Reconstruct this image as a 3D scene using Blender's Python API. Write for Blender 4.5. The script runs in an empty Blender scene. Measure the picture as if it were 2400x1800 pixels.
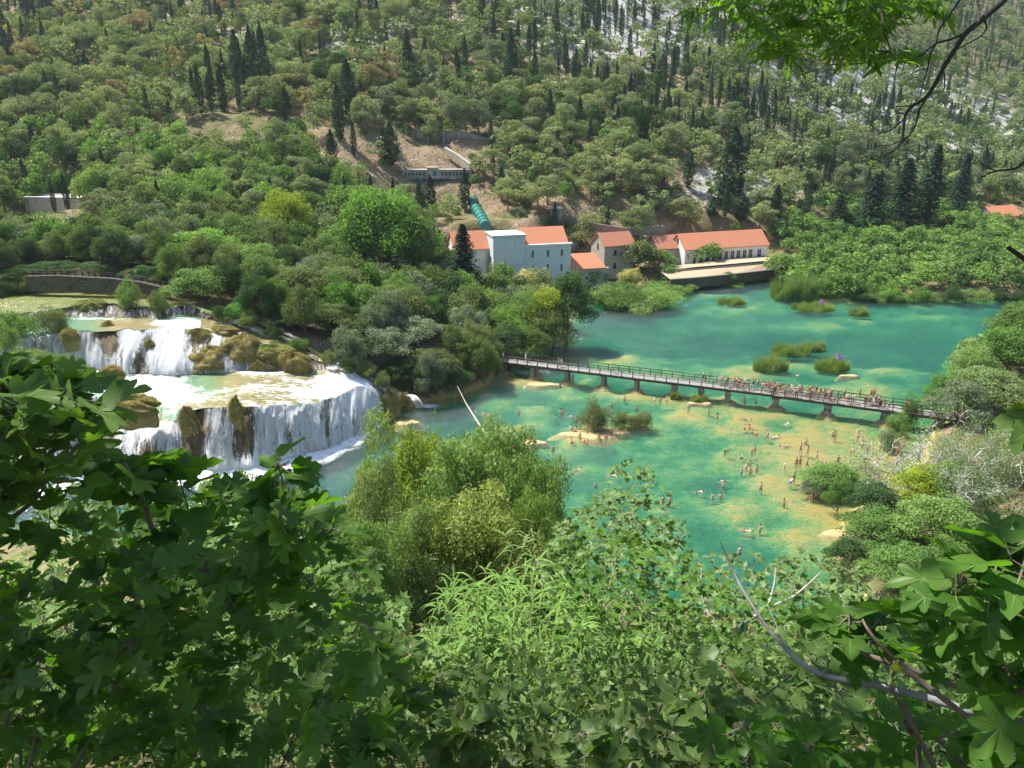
import bpy, math, random
import numpy as np
from math import sin, cos, pi, radians
from mathutils import Matrix, Vector
R = np.random.default_rng(11)
random.seed(5)
scn = bpy.context.scene
COL = scn.collection

# ---------------------------------------------------------------- camera frame (photo pixels 2400x1800)
F = 1813.0; CZ = 46.0; VH = 250.0
TH = math.atan((900 - VH) / F)
cT, sT = cos(TH), sin(TH)
def PD(u, v, d):                       # point at depth d along the optical axis
    a = (u - 1200) / F; b = (900 - v) / F
    return np.array([a * d, (cT + b * sT) * d, CZ + (-sT + b * cT) * d])
def P(u, v, z=0.0):                    # point at height z
    b = (900 - v) / F
    return PD(u, v, (z - CZ) / (-sT + b * cT))
def proj(x, y, z):
    x = np.asarray(x, float); y = np.asarray(y, float); z = np.asarray(z, float) - CZ
    d = y * cT - z * sT
    b = (y * sT + z * cT) / d
    return 1200 + F * x / d, 900 - F * b, d

# ---------------------------------------------------------------- helpers
def hsh(ix, iy, s=0):
    h = (ix.astype(np.int64) * 374761393 + iy.astype(np.int64) * 668265263 + s * 974711) & 0x7fffffff
    h = ((h ^ (h >> 13)) * 1274126177) & 0x7fffffff
    return ((h ^ (h >> 16)) & 0xffff) / 65535.0
def vnoise(x, y, s=0):
    ix = np.floor(x); iy = np.floor(y); fx = x - ix; fy = y - iy
    fx = fx * fx * (3 - 2 * fx); fy = fy * fy * (3 - 2 * fy)
    a = hsh(ix, iy, s); b = hsh(ix + 1, iy, s); c = hsh(ix, iy + 1, s); d = hsh(ix + 1, iy + 1, s)
    return (a * (1 - fx) + b * fx) * (1 - fy) + (c * (1 - fx) + d * fx) * fy - .5
def fbm(x, y, o=4, s=0):
    t = 0; a = 1.0
    for k in range(o):
        t = t + a * vnoise(x * 2 ** k + 17 * k, y * 2 ** k - 9 * k, s + k); a *= .5
    return t
def sstep(a, b, x):
    t = np.clip((x - a) / (b - a), 0, 1); return t * t * (3 - 2 * t)
def unit(v): return v / (np.linalg.norm(v, axis=-1, keepdims=True) + 1e-9)

class MB:
    def __init__(s): s.v = []; s.f = []; s.m = []; s.n = 0; s.at = {}
    def add(s, v, f, mi=0):
        v = np.asarray(v, float).reshape(-1, 3); f = np.asarray(f, int)
        s.v.append(v); s.f.append(f + s.n); s.m.append(mi); s.n += len(v); return s
    def box(s, a, b, mi=0, M=None):
        x0, y0, z0 = a; x1, y1, z1 = b
        v = np.array([(x0,y0,z0),(x1,y0,z0),(x1,y1,z0),(x0,y1,z0),(x0,y0,z1),(x1,y0,z1),(x1,y1,z1),(x0,y1,z1)], float)
        if M is not None: v = tf(M, v)
        return s.add(v, [(0,3,2,1),(4,5,6,7),(0,1,5,4),(1,2,6,5),(2,3,7,6),(3,0,4,7)], mi)
    def poly(s, pts, mi=0): return s.add(pts, [list(range(len(pts)))], mi)
    def tube(s, pts, rad, n=6, mi=0, cap=True):
        pts = np.asarray(pts, float); rad = np.broadcast_to(np.asarray(rad, float), (len(pts),))
        t = np.gradient(pts, axis=0); t = unit(t)
        ref = np.array([0.0, 0, 1]) if abs(t[0][2]) < .9 else np.array([1.0, 0, 0])
        a = unit(np.cross(t, ref)); b = np.cross(t, a)
        ang = np.arange(n) * 2 * pi / n
        ring = pts[:, None] + rad[:, None, None] * (a[:, None] * np.cos(ang)[None, :, None] + b[:, None] * np.sin(ang)[None, :, None])
        m = len(pts); i = np.arange(m - 1)[:, None] * n; j = np.arange(n)[None]; k = (j + 1) % n
        f = np.stack([i + j, i + k, i + n + k, i + n + j], -1).reshape(-1, 4)
        s.add(ring.reshape(-1, 3), f, mi)
        if cap:
            o = s.n - m * n
            s.f.append(np.array([[o + q for q in range(n)][::-1]])); s.m.append(mi)
            s.f.append(np.array([[o + (m - 1) * n + q for q in range(n)]])); s.m.append(mi)
        return s
    def mesh(s, name, mats, smooth=False, attrs=None, uv=None):
        me = bpy.data.meshes.new(name)
        v = np.concatenate(s.v) if s.v else np.zeros((0, 3))
        me.vertices.add(len(v)); me.vertices.foreach_set('co', v.astype(np.float32).ravel())
        li = np.concatenate([f.ravel() for f in s.f]); tot = np.concatenate([np.full(len(f), f.shape[1]) for f in s.f])
        mi = np.concatenate([np.full(len(f), m) if np.isscalar(m) else np.asarray(m) for f, m in zip(s.f, s.m)])
        me.loops.add(len(li)); me.loops.foreach_set('vertex_index', li.astype(np.int32))
        st = np.concatenate([[0], np.cumsum(tot)[:-1]])
        me.polygons.add(len(tot)); me.polygons.foreach_set('loop_start', st.astype(np.int32))
        me.polygons.foreach_set('loop_total', tot.astype(np.int32))
        me.polygons.foreach_set('material_index', mi.astype(np.int32))
        me.polygons.foreach_set('use_smooth', np.full(len(tot), bool(smooth)))
        for m in mats: me.materials.append(m)
        if attrs:
            for k, a in attrs.items():
                at = me.attributes.new(k, 'FLOAT', 'POINT'); at.data.foreach_set('value', np.asarray(a, np.float32).ravel())
        if uv is not None:
            l = me.uv_layers.new(name='UVMap'); l.data.foreach_set('uv', np.asarray(uv, np.float32)[li].ravel())
        me.update(calc_edges=True); me.validate()
        return me
    def build(s, name, mats, parent=None, smooth=False, attrs=None, uv=None, **tags):
        if not isinstance(mats, (list, tuple)): mats = [mats]
        return obj(name, s.mesh(name, mats, smooth, attrs, uv), parent, **tags)
def tf(M, v):
    M = np.array(M); return v @ M[:3, :3].T + M[:3, 3]
def obj(name, me, parent=None, **tags):
    o = bpy.data.objects.new(name, me); COL.objects.link(o)
    if parent is not None: o.parent = parent
    for k, a in tags.items():
        if a: o[k] = a
    return o
def thing(name, label, category, loc=(0, 0, 0), rz=0, group=None, s=1.0):
    o = obj(name, None, label=label, category=category, group=group)
    o.location = tuple(float(q) for q in loc); o.rotation_euler = (0, 0, rz); o.scale = (s, s, s); o.empty_display_size = .3
    return o
def copytree(o, parent=None):
    c = o.copy(); COL.objects.link(c); c.parent = parent
    for ch in o.children: copytree(ch, c)
    return c
def rotM(loc, rz=0.0): return np.array(Matrix.Translation(Vector([float(q) for q in loc])) @ Matrix.Rotation(rz, 4, 'Z'))

# ---------------------------------------------------------------- materials
class N:
    def __init__(s, name):
        s.m = bpy.data.materials.new(name); s.m.use_nodes = True; s.t = s.m.node_tree; s.t.nodes.clear()
        s.out = s.t.nodes.new('ShaderNodeOutputMaterial')
    def n(s, ty, ins=None, **kw):
        o = s.t.nodes.new('ShaderNode' + ty)
        for k, a in kw.items(): setattr(o, k, a)
        for k, a in (ins or {}).items():
            so = o.inputs[k]
            if isinstance(a, bpy.types.NodeSocket): s.t.links.new(a, so)
            else:
                if isinstance(a, tuple) and len(a) == 3 and so.type == 'RGBA': a = (*a, 1)
                so.default_value = a
        return o
    def pos(s): return s.n('NewGeometry').outputs['Position']
    def ocoord(s): return s.n('TexCoord').outputs['Object']
    def noise(s, vec, scale, det=3, rough=.55, dist=0): 
        return s.n('TexNoise', {'Vector': vec, 'Scale': scale, 'Detail': det, 'Roughness': rough, 'Distortion': dist}).outputs['Fac']
    def ramp(s, fac, stops, interp='LINEAR'):
        r = s.n('ValToRGB', {'Fac': fac}); cr = r.color_ramp; cr.interpolation = interp
        while len(cr.elements) < len(stops): cr.elements.new(.5)
        for e, (p, c) in zip(cr.elements, stops):
            e.position = p; e.color = (*c, 1) if isinstance(c, tuple) else (c, c, c, 1)
        return r.outputs['Color']
    def mix(s, f, a, b, mode='MIX'):
        o = s.n('Mix', data_type='RGBA', blend_type=mode)
        for so, val in ((o.inputs[0], f), (o.inputs[6], a), (o.inputs[7], b)):
            if isinstance(val, bpy.types.NodeSocket): s.t.links.new(val, so)
            else: so.default_value = (*val, 1) if isinstance(val, tuple) else val
        return o.outputs[2]
    def math(s, op, a, b=0.0, clamp=False):
        o = s.n('Math', {0: a, 1: b}, operation=op); o.use_clamp = clamp; return o.outputs[0]
    def scale(s, vec, sc): return s.n('VectorMath', {0: vec, 1: sc}, operation='MULTIPLY').outputs[0]
    def attr(s, name): return s.n('Attribute', attribute_name=name).outputs['Fac']
    def bump(s, h, strength=.3, dist=.1): return s.n('Bump', {'Height': h, 'Strength': strength, 'Distance': dist}).outputs[0]
    def pbr(s, col, rough=.8, spec=.3, normal=None, metal=0.0, **kw):
        d = {'Base Color': col, 'Roughness': rough, 'Specular IOR Level': spec, 'Metallic': metal}; d.update(kw)
        if normal is not None: d['Normal'] = normal
        b = s.n('BsdfPrincipled', d); return b.outputs[0]
    def done(s, sh): s.t.links.new(sh, s.out.inputs['Surface']); return s.m

def simple(name, col, rough=.8, var=.25, sc=3.0, spec=.3, bump=0.0, metal=0.0):
    k = N(name); v = k.ocoord(); n = k.noise(v, sc, 5)
    c2 = tuple(max(0, q * (1 - var)) for q in col); c1 = tuple(min(1, q * (1 + var)) for q in col)
    c = k.ramp(n, [(.3, c2), (.7, c1)])
    return k.done(k.pbr(c, rough, spec, k.bump(n, bump, .05) if bump else None, metal))
def leafmat(name, c1, c2, trans=.35, tcol=None, gloss=0.0, hv=.08):
    k = N(name)
    ri = k.n('NewGeometry').outputs['Random Per Island']; oi = k.n('ObjectInfo').outputs['Random']
    nz = k.noise(k.ocoord(), .9, 2)
    f = k.math('ADD', k.math('MULTIPLY', ri, .55), k.math('MULTIPLY', nz, .45))
    c = k.mix(f, c1, c2)
    c = k.n('HueSaturation', {'Hue': k.math('ADD', .5 - hv * .18, k.math('MULTIPLY', oi, hv * .36)), 'Saturation': k.math('ADD', .85, k.math('MULTIPLY', oi, .2)),
                              'Value': k.math('ADD', 1 - hv * 2.2, k.math('MULTIPLY', k.math('FRACT', k.math('MULTIPLY', oi, 7.3)), hv * 4.4)), 'Color': c}).outputs[0]
    d = k.n('BsdfDiffuse', {'Color': c}).outputs[0]
    tc = k.mix(1.0, c, tcol or (1.25, 1.25, .55), 'MULTIPLY')
    t = k.n('BsdfTranslucent', {'Color': tc}).outputs[0]
    sh = k.n('MixShader', {0: trans, 1: d, 2: t}).outputs[0]
    if gloss:
        g = k.n('BsdfGlossy', {'Color': (1, 1, 1), 'Roughness': .42}).outputs[0]
        sh = k.n('MixShader', {0: gloss, 1: sh, 2: g}).outputs[0]
    return k.done(sh)
bark = simple('bark', (.13, .10, .075), .9, .35, 6, bump=.5)
barkp = simple('bark_pale', (.32, .30, .27), .9, .3, 6, bump=.5)
barkr = simple('bark_reddish', (.19, .12, .08), .9, .35, 5, bump=.5)
# ================================================================ terrain
def poly_sd(x, y, poly):
    poly = np.asarray(poly, float); n = len(poly)
    d = np.full(x.shape, 1e9); ins = np.zeros(x.shape, bool)
    for i in range(n):
        a = poly[i]; b = poly[(i + 1) % n]; e = b - a
        wx = x - a[0]; wy = y - a[1]
        t = np.clip((wx * e[0] + wy * e[1]) / (e @ e + 1e-9), 0, 1)
        d = np.minimum(d, np.hypot(wx - e[0] * t, wy - e[1] * t))
        c = ((a[1] > y) != (b[1] > y)); den = (b[1] - a[1]) if abs(b[1] - a[1]) > 1e-9 else 1e-9
        ins ^= c & (x < (b[0] - a[0]) * (y - a[1]) / den + a[0])
    return np.where(ins, d, -d)        # positive inside
lake_px = [(952,958),(1000,942),(1080,928),(1140,903),(1162,878),(1150,852),(1200,812),(1290,790),(1335,742),(1360,700),(1372,676),(1368,656),(1400,652),
           (1480,668),(1590,676),(1600,664),(1700,662),(1790,654),(1830,650),(1850,640),(1842,690),(1930,706),(2040,700),(2150,694),(2400,694),(2900,694),(2900,750),
           (2440,766),(2330,815),(2235,880),(2240,960),(2190,1010),(2150,1090),(2075,1150),(2010,1190),(1965,1215),(1985,1300),(2030,1420),(1900,1470),(1700,1440),(1300,1400),
           (1000,1340),(700,1300),(200,1260),(-350,1220),(-350,1150),(0,1148),(200,1108),(290,1094),(480,1100),(590,1094),(690,1072),(800,1036),(861,1012),(894,986),(919,966)]
LAKE = np.array([P(u, v, 0)[:2] for u, v in lake_px])
# cascade lines: (u, v) polylines and height polylines
def pl(u, pts): a = np.array(pts, float); return np.interp(u, a[:, 0], a[:, 1])
L0v = [(-350,1165),(0,1160),(120,1150),(200,1120),(290,1106),(480,1113),(590,1106),(690,1085),(760,1065),(800,1048),(861,1023),(894,998),(919,976),(960,958)]
L1v = [(-350,960),(0,955),(120,945),(190,930),(240,934),(280,975),(307,1002),(345,990),(385,983),(415,985),(425,965),(480,958),(565,951),(660,948),(750,940),(800,922),(835,905),(870,914),(905,928),(930,938),(960,946)]
L2v = [(-350,880),(0,878),(120,862),(200,862),(290,876),(420,880),(540,874),(560,867),(700,868),(790,866),(830,878),(870,898),(905,918),(930,930),(960,941)]
L3v = [(-350,800),(0,800),(150,783),(230,775),(310,773),(400,768),(470,772),(520,788),(600,798),(680,820),(740,842),(790,858),(830,872),(870,892),(905,912),(960,938)]
L3z = [(-350,13.4),(400,13.4),(470,12.9),(520,12.2),(600,11.0),(680,9.8),(740,8.8),(790,8.1),(830,7.0),(870,5.4),(905,3.9),(960,1.2)]
L4v = [(-350,770),(0,766),(150,742),(270,744),(370,747),(430,736),(500,750),(560,762),(620,788),(700,814),(760,842),(800,856),(840,870),(905,908),(960,934)]
L4z = [(-350,13.6),(430,13.6),(500,13.0),(560,12.1),(620,11.1),(700,10.0),(760,8.9),(800,8.2),(840,7.0),(905,4.1),(960,1.4)]
L5v = [(-350,745),(0,740),(150,722),(180,716),(270,711),(290,722),(400,720),(440,714),(500,738),(560,752),(620,780),(700,808),(760,838),(800,852),(840,866),(905,904),(960,930)]
L5z = [(-350,14.8),(440,14.8),(500,14.0),(560,12.9),(620,11.7),(700,10.5),(760,9.2),(800,8.4),(840,7.3),(905,4.4),(960,1.6)]
L6v = [(-350,684),(0,684),(100,684),(200,686),(300,694),(380,704),(430,708),(500,730),(560,744),(620,772),(700,800),(760,832),(800,847),(840,862),(905,900),(960,926)]
L6z = [(-350,14.95),(430,14.95),(500,14.5),(560,13.5),(620,12.2),(700,11.0),(760,9.6),(800,8.7),(840,7.6),(905,4.7),(960,1.8)]
def dep0(u, v): return CZ * F / (v - VH)
def cascade_lines(u):
    v0 = pl(u, L0v); v1 = pl(u, L1v); d0 = dep0(u, v0)
    setback = np.interp(u, [-350, 200, 300, 420, 440, 700, 800, 960], [9, 8, 5, 3.0, 1.2, 1.4, 3, 2])
    z1 = CZ - (v1 - VH) * (d0 + setback) / F
    z1 = np.maximum(z1, .3)
    z2 = np.minimum(np.interp(u, [-350, 700, 790, 830, 870, 905, 960], [8.3, 8.2, 7.9, 6.8, 5.2, 3.8, 1.0]), 20)
    z2 = np.maximum(z2, z1 + .15)
    return [(v0, np.full_like(v0, -.4)), (v1, z1), (pl(u, L2v), z2), (pl(u, L3v), pl(u, L3z)), (pl(u, L4v), pl(u, L4z)), (pl(u, L5v), pl(u, L5z)), (pl(u, L6v), pl(u, L6z))]
def Pv(u, v, z):
    b = (900 - v) / F; d = (z - CZ) / (-sT + b * cT)
    return np.stack([(u - 1200) / F * d, (cT + b * sT) * d, z + 0 * d], -1)
_u = np.linspace(-350, 960, 60); _L = cascade_lines(_u)
_f = Pv(_u, _L[0][0], _L[0][1] + .4)[:, :2]; _b = Pv(_u, _L[6][0], _L[6][1])[::-1, :2]
FALLS = np.concatenate([_f, _b])

ctl = []
for u, v, d in [(-300,690,133),(0,688,132),(200,688,132),(380,700,132),(600,755,128),(700,805,124),(850,870,120),(1000,925,122),(1100,895,127),(1030,800,142),(1150,760,155),(1300,700,178),(1350,640,195),
    (700,700,145),(500,640,150),(300,620,150),(900,700,160),(100,505,200),(-300,500,200),(400,520,195),(700,560,195),(900,600,190),(1100,640,190),
    (50,200,290),(-400,200,290),(400,230,275),(60,330,245),(500,330,240),(800,340,240),(800,430,222),(750,260,265),(1000,320,262),(1000,480,233),(1000,400,243),(1150,520,213),(1230,590,206),
    (1300,450,235),(1300,300,275),(1300,200,310),(1300,100,350),(1300,0,395),(1300,-150,470),(800,150,310),(800,0,380),(800,-150,450),(400,100,330),(400,0,375),(400,-150,440),
    (50,100,335),(50,0,380),(50,-150,440),(-500,0,380),(-500,-150,440),(-500,330,245),
    (1400,590,212),(1600,500,243),(1600,590,224),(1600,400,265),(1600,300,300),(1600,200,340),(1600,100,390),(1600,0,450),(1600,-150,540),
    (1900,590,232),(1900,500,262),(1900,400,300),(1900,300,350),(1900,200,410),(1900,100,480),(1900,0,560),(1900,-150,680),
    (2300,600,232),(2300,505,300),(2300,400,370),(2300,300,450),(2300,200,530),(2300,100,640),(2300,0,770),(2300,-150,900),
    (2800,600,240),(2800,500,310),(2800,300,480),(2800,100,700),(2800,0,820),(2800,-150,950)]:
    ctl.append(PD(u, v, d))
for u, v, z in [(2300,950,2),(2600,860,2.5),(2300,1100,2),(2500,1200,6),(2200,1150,1.0),(2100,1350,2.0),(2300,1400,6),(2700,1300,12),(2000,660,1.2),(2300,660,1.4),(1750,625,2.2),(1650,655,1.0)]:
    ctl.append(P(u, v, z))
for x in (-90, -50, -20, 0, 20, 45, 90):
    for y, z in ((-25, 52), (-10, 47), (0, 44.2), (10, 36.5), (17, 30.5), (30, 20), (45, 9), (56, 1.5)):
        ctl.append(np.array([x, y, z + (max(0, x - 20) * .1 if y > 20 else 0)], float))
ctl = np.array(ctl)
def _phi(r2): return r2 * np.log(r2 + 1e-6) * .5
_n = len(ctl); _d2 = ((ctl[:, None, :2] - ctl[None, :, :2]) ** 2).sum(-1) / 1e4
_A = np.zeros((_n + 3, _n + 3)); _A[:_n, :_n] = _phi(_d2) + np.eye(_n) * 2e-3
_A[:_n, _n] = 1; _A[:_n, _n + 1:] = ctl[:, :2] / 100; _A[_n:, :_n] = _A[:_n, _n:].T
_w = np.linalg.solve(_A, np.concatenate([ctl[:, 2], np.zeros(3)]))
def tps(x, y):
    sh = x.shape; x = x.ravel(); y = y.ravel(); out = np.zeros(x.shape)
    for i in range(0, len(x), 20000):
        xs = x[i:i + 20000]; ys = y[i:i + 20000]
        r = ((xs[:, None] - ctl[None, :, 0]) ** 2 + (ys[:, None] - ctl[None, :, 1]) ** 2) / 1e4
        out[i:i + 20000] = _phi(r) @ _w[:_n] + _w[_n] + _w[_n + 1] * xs / 100 + _w[_n + 2] * ys / 100
    return out.reshape(sh)
# shallow ochre banks under the water: photo px centre, px radii, remaining depth
shal = [(1179,885,60,18,.3),(1252,894,45,12,.3),(1331,903,45,12,.3),(1417,915,45,12,.35),(1494,924,45,12,.35),(1590,935,80,20,.35),(1700,948,70,18,.4),(1821,965,60,16,.5),(1943,985,70,16,.5),
    (1100,895,70,25,.5),(1150,940,70,22,.9),(1400,838,200,16,.7),(1560,870,150,22,.8),(1780,855,170,18,.7),(2010,905,160,22,.7),(2080,860,60,10,.9),
    (1400,1010,95,30,.12),(1470,1000,90,22,.15),(1255,950,50,14,.8),(1240,1035,40,14,.5),(1320,1045,60,16,.7),(1270,995,60,14,.9),
    (1640,965,110,22,.35),(1740,1000,120,24,.4),(1620,1100,45,16,.9),(1830,1040,90,40,.5),(1900,1050,150,55,.35),(1990,1000,130,30,.45),(1960,1080,150,40,.35),(2060,1045,120,55,.4),(1860,1110,110,45,.4),(1840,1165,110,45,.3),(1930,1200,60,50,.2),(1890,1250,70,50,.9),
    (1960,1240,60,50,.1),(2010,1190,60,40,.1),(1700,1190,90,18,1.0),(1580,1100,60,14,1.2),(1500,1080,90,14,1.4),
    (1780,720,190,12,1.3),(1900,760,240,12,1.5),(1650,690,120,10,1.3),(2100,740,200,10,1.5),(1930,860,80,14,1.1),(1700,880,120,12,.9),(1830,905,110,10,.8),(2250,845,50,6,1.3),(1700,640,60,10,.2),(1640,660,60,10,.2),(2120,700,300,14,1.2),(1440,690,80,10,1.4)]
def bed_depth(x, y):
    u, v, d = proj(x, y, 0 * x)
    dep = 3.3 + 1.4 * fbm(x * .05, y * .05, 3, 3)
    up = sstep(820, 960, v); dep = dep * (1 - up * .42)
    dep = np.where(u < 1150, dep + 2.2 * sstep(1190, 1080, u) * sstep(900, 960, v), dep)
    n = fbm(x * .22, y * .22, 4, 9)
    for cu, cv, ru, rv, rem in shal:
        g = np.exp(-(((u - cu) / ru) ** 2 + ((v - cv) / rv) ** 2) * (1.0 + .9 * n))
        dep = dep * (1 - g) + rem * g
    m = sstep(900, 1000, v) * sstep(2000, 1500, u)
    return np.maximum(.06, dep + n * (.9 + .5 * m) + .35 * fbm(x * .9, y * .9, 3, 21))
pads = []   # (x, y, radius, z)
def H(x, y, detail=True):
    x = np.asarray(x, float); y = np.asarray(y, float)
    h = tps(x, y)
    if detail:
        far = sstep(130, 260, y)
        h = h + (fbm(x * .03, y * .03, 4, 1) * 5 + fbm(x * .2, y * .2, 3, 2) * 1.0) * far + fbm(x * .3, y * .3, 3, 4) * .35 * (1 - far)
    h = np.maximum(h, .5 + .4 * fbm(x * .15, y * .15, 2, 6))
    for px, py, pr, pz in pads:
        r = np.hypot(x - px, y - py); w = sstep(pr + 6, pr, r); h = h * (1 - w) + pz * w
    sd = poly_sd(x, y, LAKE)
    h = np.where(sd < 0, np.minimum(h, .12 + (-sd) * .55 + .02 * sd ** 2), h)
    inn = sd >= 0
    bd = -np.minimum(.12 + .42 * bed_depth(x, y), .05 + sd * .45)
    h = np.where(inn, bd, h)
    fd = poly_sd(x, y, FALLS)
    return np.where(fd > .6, np.minimum(h, -1.0), h)
def Hs(x, y): return float(H(np.array([x]), np.array([y]))[0])

# buildings' level pads are registered before the ground is made
c = PD(1290, 640, 203); pads += [(c[0], c[1], 11, 2.6), (c[0] - 14, c[1] + 2, 9, 2.6), (c[0] + 16, c[1] + 4, 9, 3.0)]
c = PD(1450, 610, 214); pads += [(c[0], c[1], 8, 3.4)]
c = PD(1640, 600, 228); pads += [(c[0], c[1], 9, 3.2), (c[0] + 12, c[1] + 5, 9, 3.2)]
c = PD(1600, 625, 214); pads += [(c[0], c[1], 5, 3.0)]
c = P(105, 505, 18); pads += [(c[0], c[1] + 4, 9, 18.0)]
c = PD(2360, 500, 300); pads += [(c[0], c[1], 9, 4.2)]

nr, nc = 540, 440
rr = 16 * (1050 / 16.) ** (np.linspace(0, 1, nr)); tt = np.linspace(-1.15, 1.15, nc)
GX = rr[:, None] * tt[None]; GY = (rr - 24)[:, None] + 0 * GX
GZ = H(GX, GY)
gu, gv, gd = proj(GX, GY, GZ)
def ell(u, v, cu, cv, ru, rv): return np.exp(-(((u - cu) / ru) ** 2 + ((v - cv) / rv) ** 2))
rock = np.clip(.9 * ell(gu, gv, 1480, 40, 260, 110) + 1.0 * ell(gu, gv, 2060, 260, 200, 90) + .8 * ell(gu, gv, 2300, 330, 160, 90) + .5 * ell(gu, gv, 1680, 430, 60, 40) + .5 * ell(gu, gv, 1900, 180, 200, 60) + .6 * ell(gu, gv, 830, 130, 60, 60)
     + .5 * ell(gu, gv, 1750, 440, 160, 50) + .4 * ell(gu, gv, 700, 60, 400, 60) + .2, 0, 1)
soil = np.clip(ell(gu, gv, 1640, 400, 120, 50) + ell(gu, gv, 830, 350, 100, 40) + ell(gu, gv, 1100, 350, 120, 60) + ell(gu, gv, 1400, 500, 120, 40) + ell(gu, gv, 1060, 800, 100, 60) + ell(gu, gv, 2300, 380, 120, 50) + .4 * ell(gu, gv, 680, 210, 150, 30) + .2, 0, 1)
i = np.arange(nr - 1)[:, None] * nc; j = np.arange(nc - 1)[None]
quads = np.stack([i + j, i + j + 1, i + nc + j + 1, i + nc + j], -1).reshape(-1, 4)
V = np.stack([GX, GY, GZ], -1).reshape(-1, 3)
bedq = (V[quads][:, :, 2] < -.02).any(1)
fd = poly_sd(V[quads].mean(1)[:, 0], V[quads].mean(1)[:, 1], FALLS) > 1.5
def submesh(q, name, mat, attrs, **tags):
    used, inv = np.unique(q, return_inverse=True)
    m = MB(); m.add(V[used], inv.reshape(q.shape)); return m.build(name, mat, None, True, {k: a.ravel()[used] for k, a in attrs.items()}, **tags)

k = N('hillside_ground'); p = k.pos()
n1 = k.noise(p, .12, 6, .62); n2 = k.noise(p, 1.1, 5, .7); n3 = k.noise(p, .35, 6, .7, .6)
grass = k.ramp(n2, [(.3, (.10, .10, .045)), (.7, (.21, .18, .085))])
soilc = k.ramp(n2, [(.3, (.17, .12, .075)), (.7, (.36, .27, .18))])
rockc = k.ramp(n2, [(.3, (.26, .25, .235)), (.6, (.56, .55, .53))])
ms = k.math('MULTIPLY', k.math('SUBTRACT', k.math('ADD', n1, k.math('MULTIPLY', k.attr('soil'), .42)), .58), 8, True)
mr = k.math('MULTIPLY', k.math('SUBTRACT', k.math('ADD', n3, k.math('MULTIPLY', k.attr('rock'), .40)), .68), 9, True)
c = k.mix(ms, grass, soilc); c = k.mix(mr, c, rockc)
zz_ = k.n('SeparateXYZ', {0: p}).outputs[2]
sh_ = k.math('MULTIPLY', k.math('SUBTRACT', k.math('ADD', .62, k.math('MULTIPLY', n2, .5)), zz_), 3.0, True)
c = k.mix(sh_, c, k.ramp(n3, [(.35, (.16, .20, .08)), (.65, (.34, .27, .14))]))
MG = k.done(k.pbr(c, .95, .1, k.bump(k.math('ADD', n2, k.math('MULTIPLY', n3, 2.0)), .9, .5)))
submesh(quads[~bedq & ~fd], 'hillside', MG, {'rock': rock, 'soil': soil}, kind='structure')

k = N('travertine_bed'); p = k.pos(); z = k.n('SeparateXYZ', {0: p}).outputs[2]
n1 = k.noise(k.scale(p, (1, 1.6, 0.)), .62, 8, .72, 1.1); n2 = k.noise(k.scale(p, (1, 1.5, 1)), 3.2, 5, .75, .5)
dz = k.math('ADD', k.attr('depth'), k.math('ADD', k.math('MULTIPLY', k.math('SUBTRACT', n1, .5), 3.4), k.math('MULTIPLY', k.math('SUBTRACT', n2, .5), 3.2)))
col = k.ramp(k.math('DIVIDE', dz, 5.0), [(0.02, (.43, .275, .10)), (.09, (.36, .28, .11)), (.15, (.21, .26, .10)), (.25, (.085, .215, .09)), (.40, (.018, .145, .075)), (.62, (.004, .09, .056)), (1.0, (.001, .055, .042))])  # light absorbed by deeper water, painted into the bed colour
n4 = k.noise(p, 5.5, 4, .75); col = k.mix(1.0, col, k.ramp(n4, [(.3, .62), (.62, 1.22)]), 'MULTIPLY')  # fine mottling, with caustic-like light ripple painted into the bed colour
MBED = k.done(k.pbr(col, 1.0, 0.0))
# finer bed grid only under the lake
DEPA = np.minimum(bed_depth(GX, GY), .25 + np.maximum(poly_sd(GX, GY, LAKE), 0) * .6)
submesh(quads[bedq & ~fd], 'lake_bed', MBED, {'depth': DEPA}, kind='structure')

k = N('lake_water'); p = k.pos()
w1 = k.noise(k.scale(p, (.8, 2.2, 1)), 1.5, 4, .6, .4); w2 = k.noise(k.scale(p, (1., 1.8, 1)), 6.5, 3, .6); w3 = k.noise(k.scale(p, (.3, 1.0, 1)), .7, 3)
h = k.math('ADD', k.math('ADD', k.math('MULTIPLY', w1, 1.0), k.math('MULTIPLY', w2, .30)), k.math('MULTIPLY', w3, 2.2))
nb = k.bump(h, 1.0, .34)
fr = k.n('Fresnel', {'IOR': 1.33, 'Normal': nb}).outputs[0]
g = k.n('BsdfGlossy', {'Color': (.9, .95, 1), 'Roughness': .09, 'Normal': nb}).outputs[0]
tr = k.n('BsdfTransparent', {'Color': (.88, .97, .84)}).outputs[0]
df = k.n('BsdfDiffuse', {'Color': (.010, .14, .085), 'Normal': nb}).outputs[0]
body = k.n('MixShader', {0: .10, 1: tr, 2: df}).outputs[0]
MW = k.done(k.n('MixShader', {0: k.math('MINIMUM', k.math('MULTIPLY', fr, .5), .28), 1: body, 2: g}).outputs[0])
m = MB(); lp = LAKE.copy(); cen = lp.mean(0)
grow = []
for q in range(len(lp)):
    a = lp[q - 1]; b = lp[(q + 1) % len(lp)]; t = b - a; t = t / np.linalg.norm(t); nrm = np.array([-t[1], t[0]])
    if poly_sd(np.array([lp[q][0] + nrm[0] * .8]), np.array([lp[q][1] + nrm[1] * .8]), LAKE)[0] > 0: nrm = -nrm
    grow.append(lp[q] + nrm * .9)
m.poly([(x, y, 0) for x, y in grow]); m.build('lake_water', MW, kind='structure')

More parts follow.
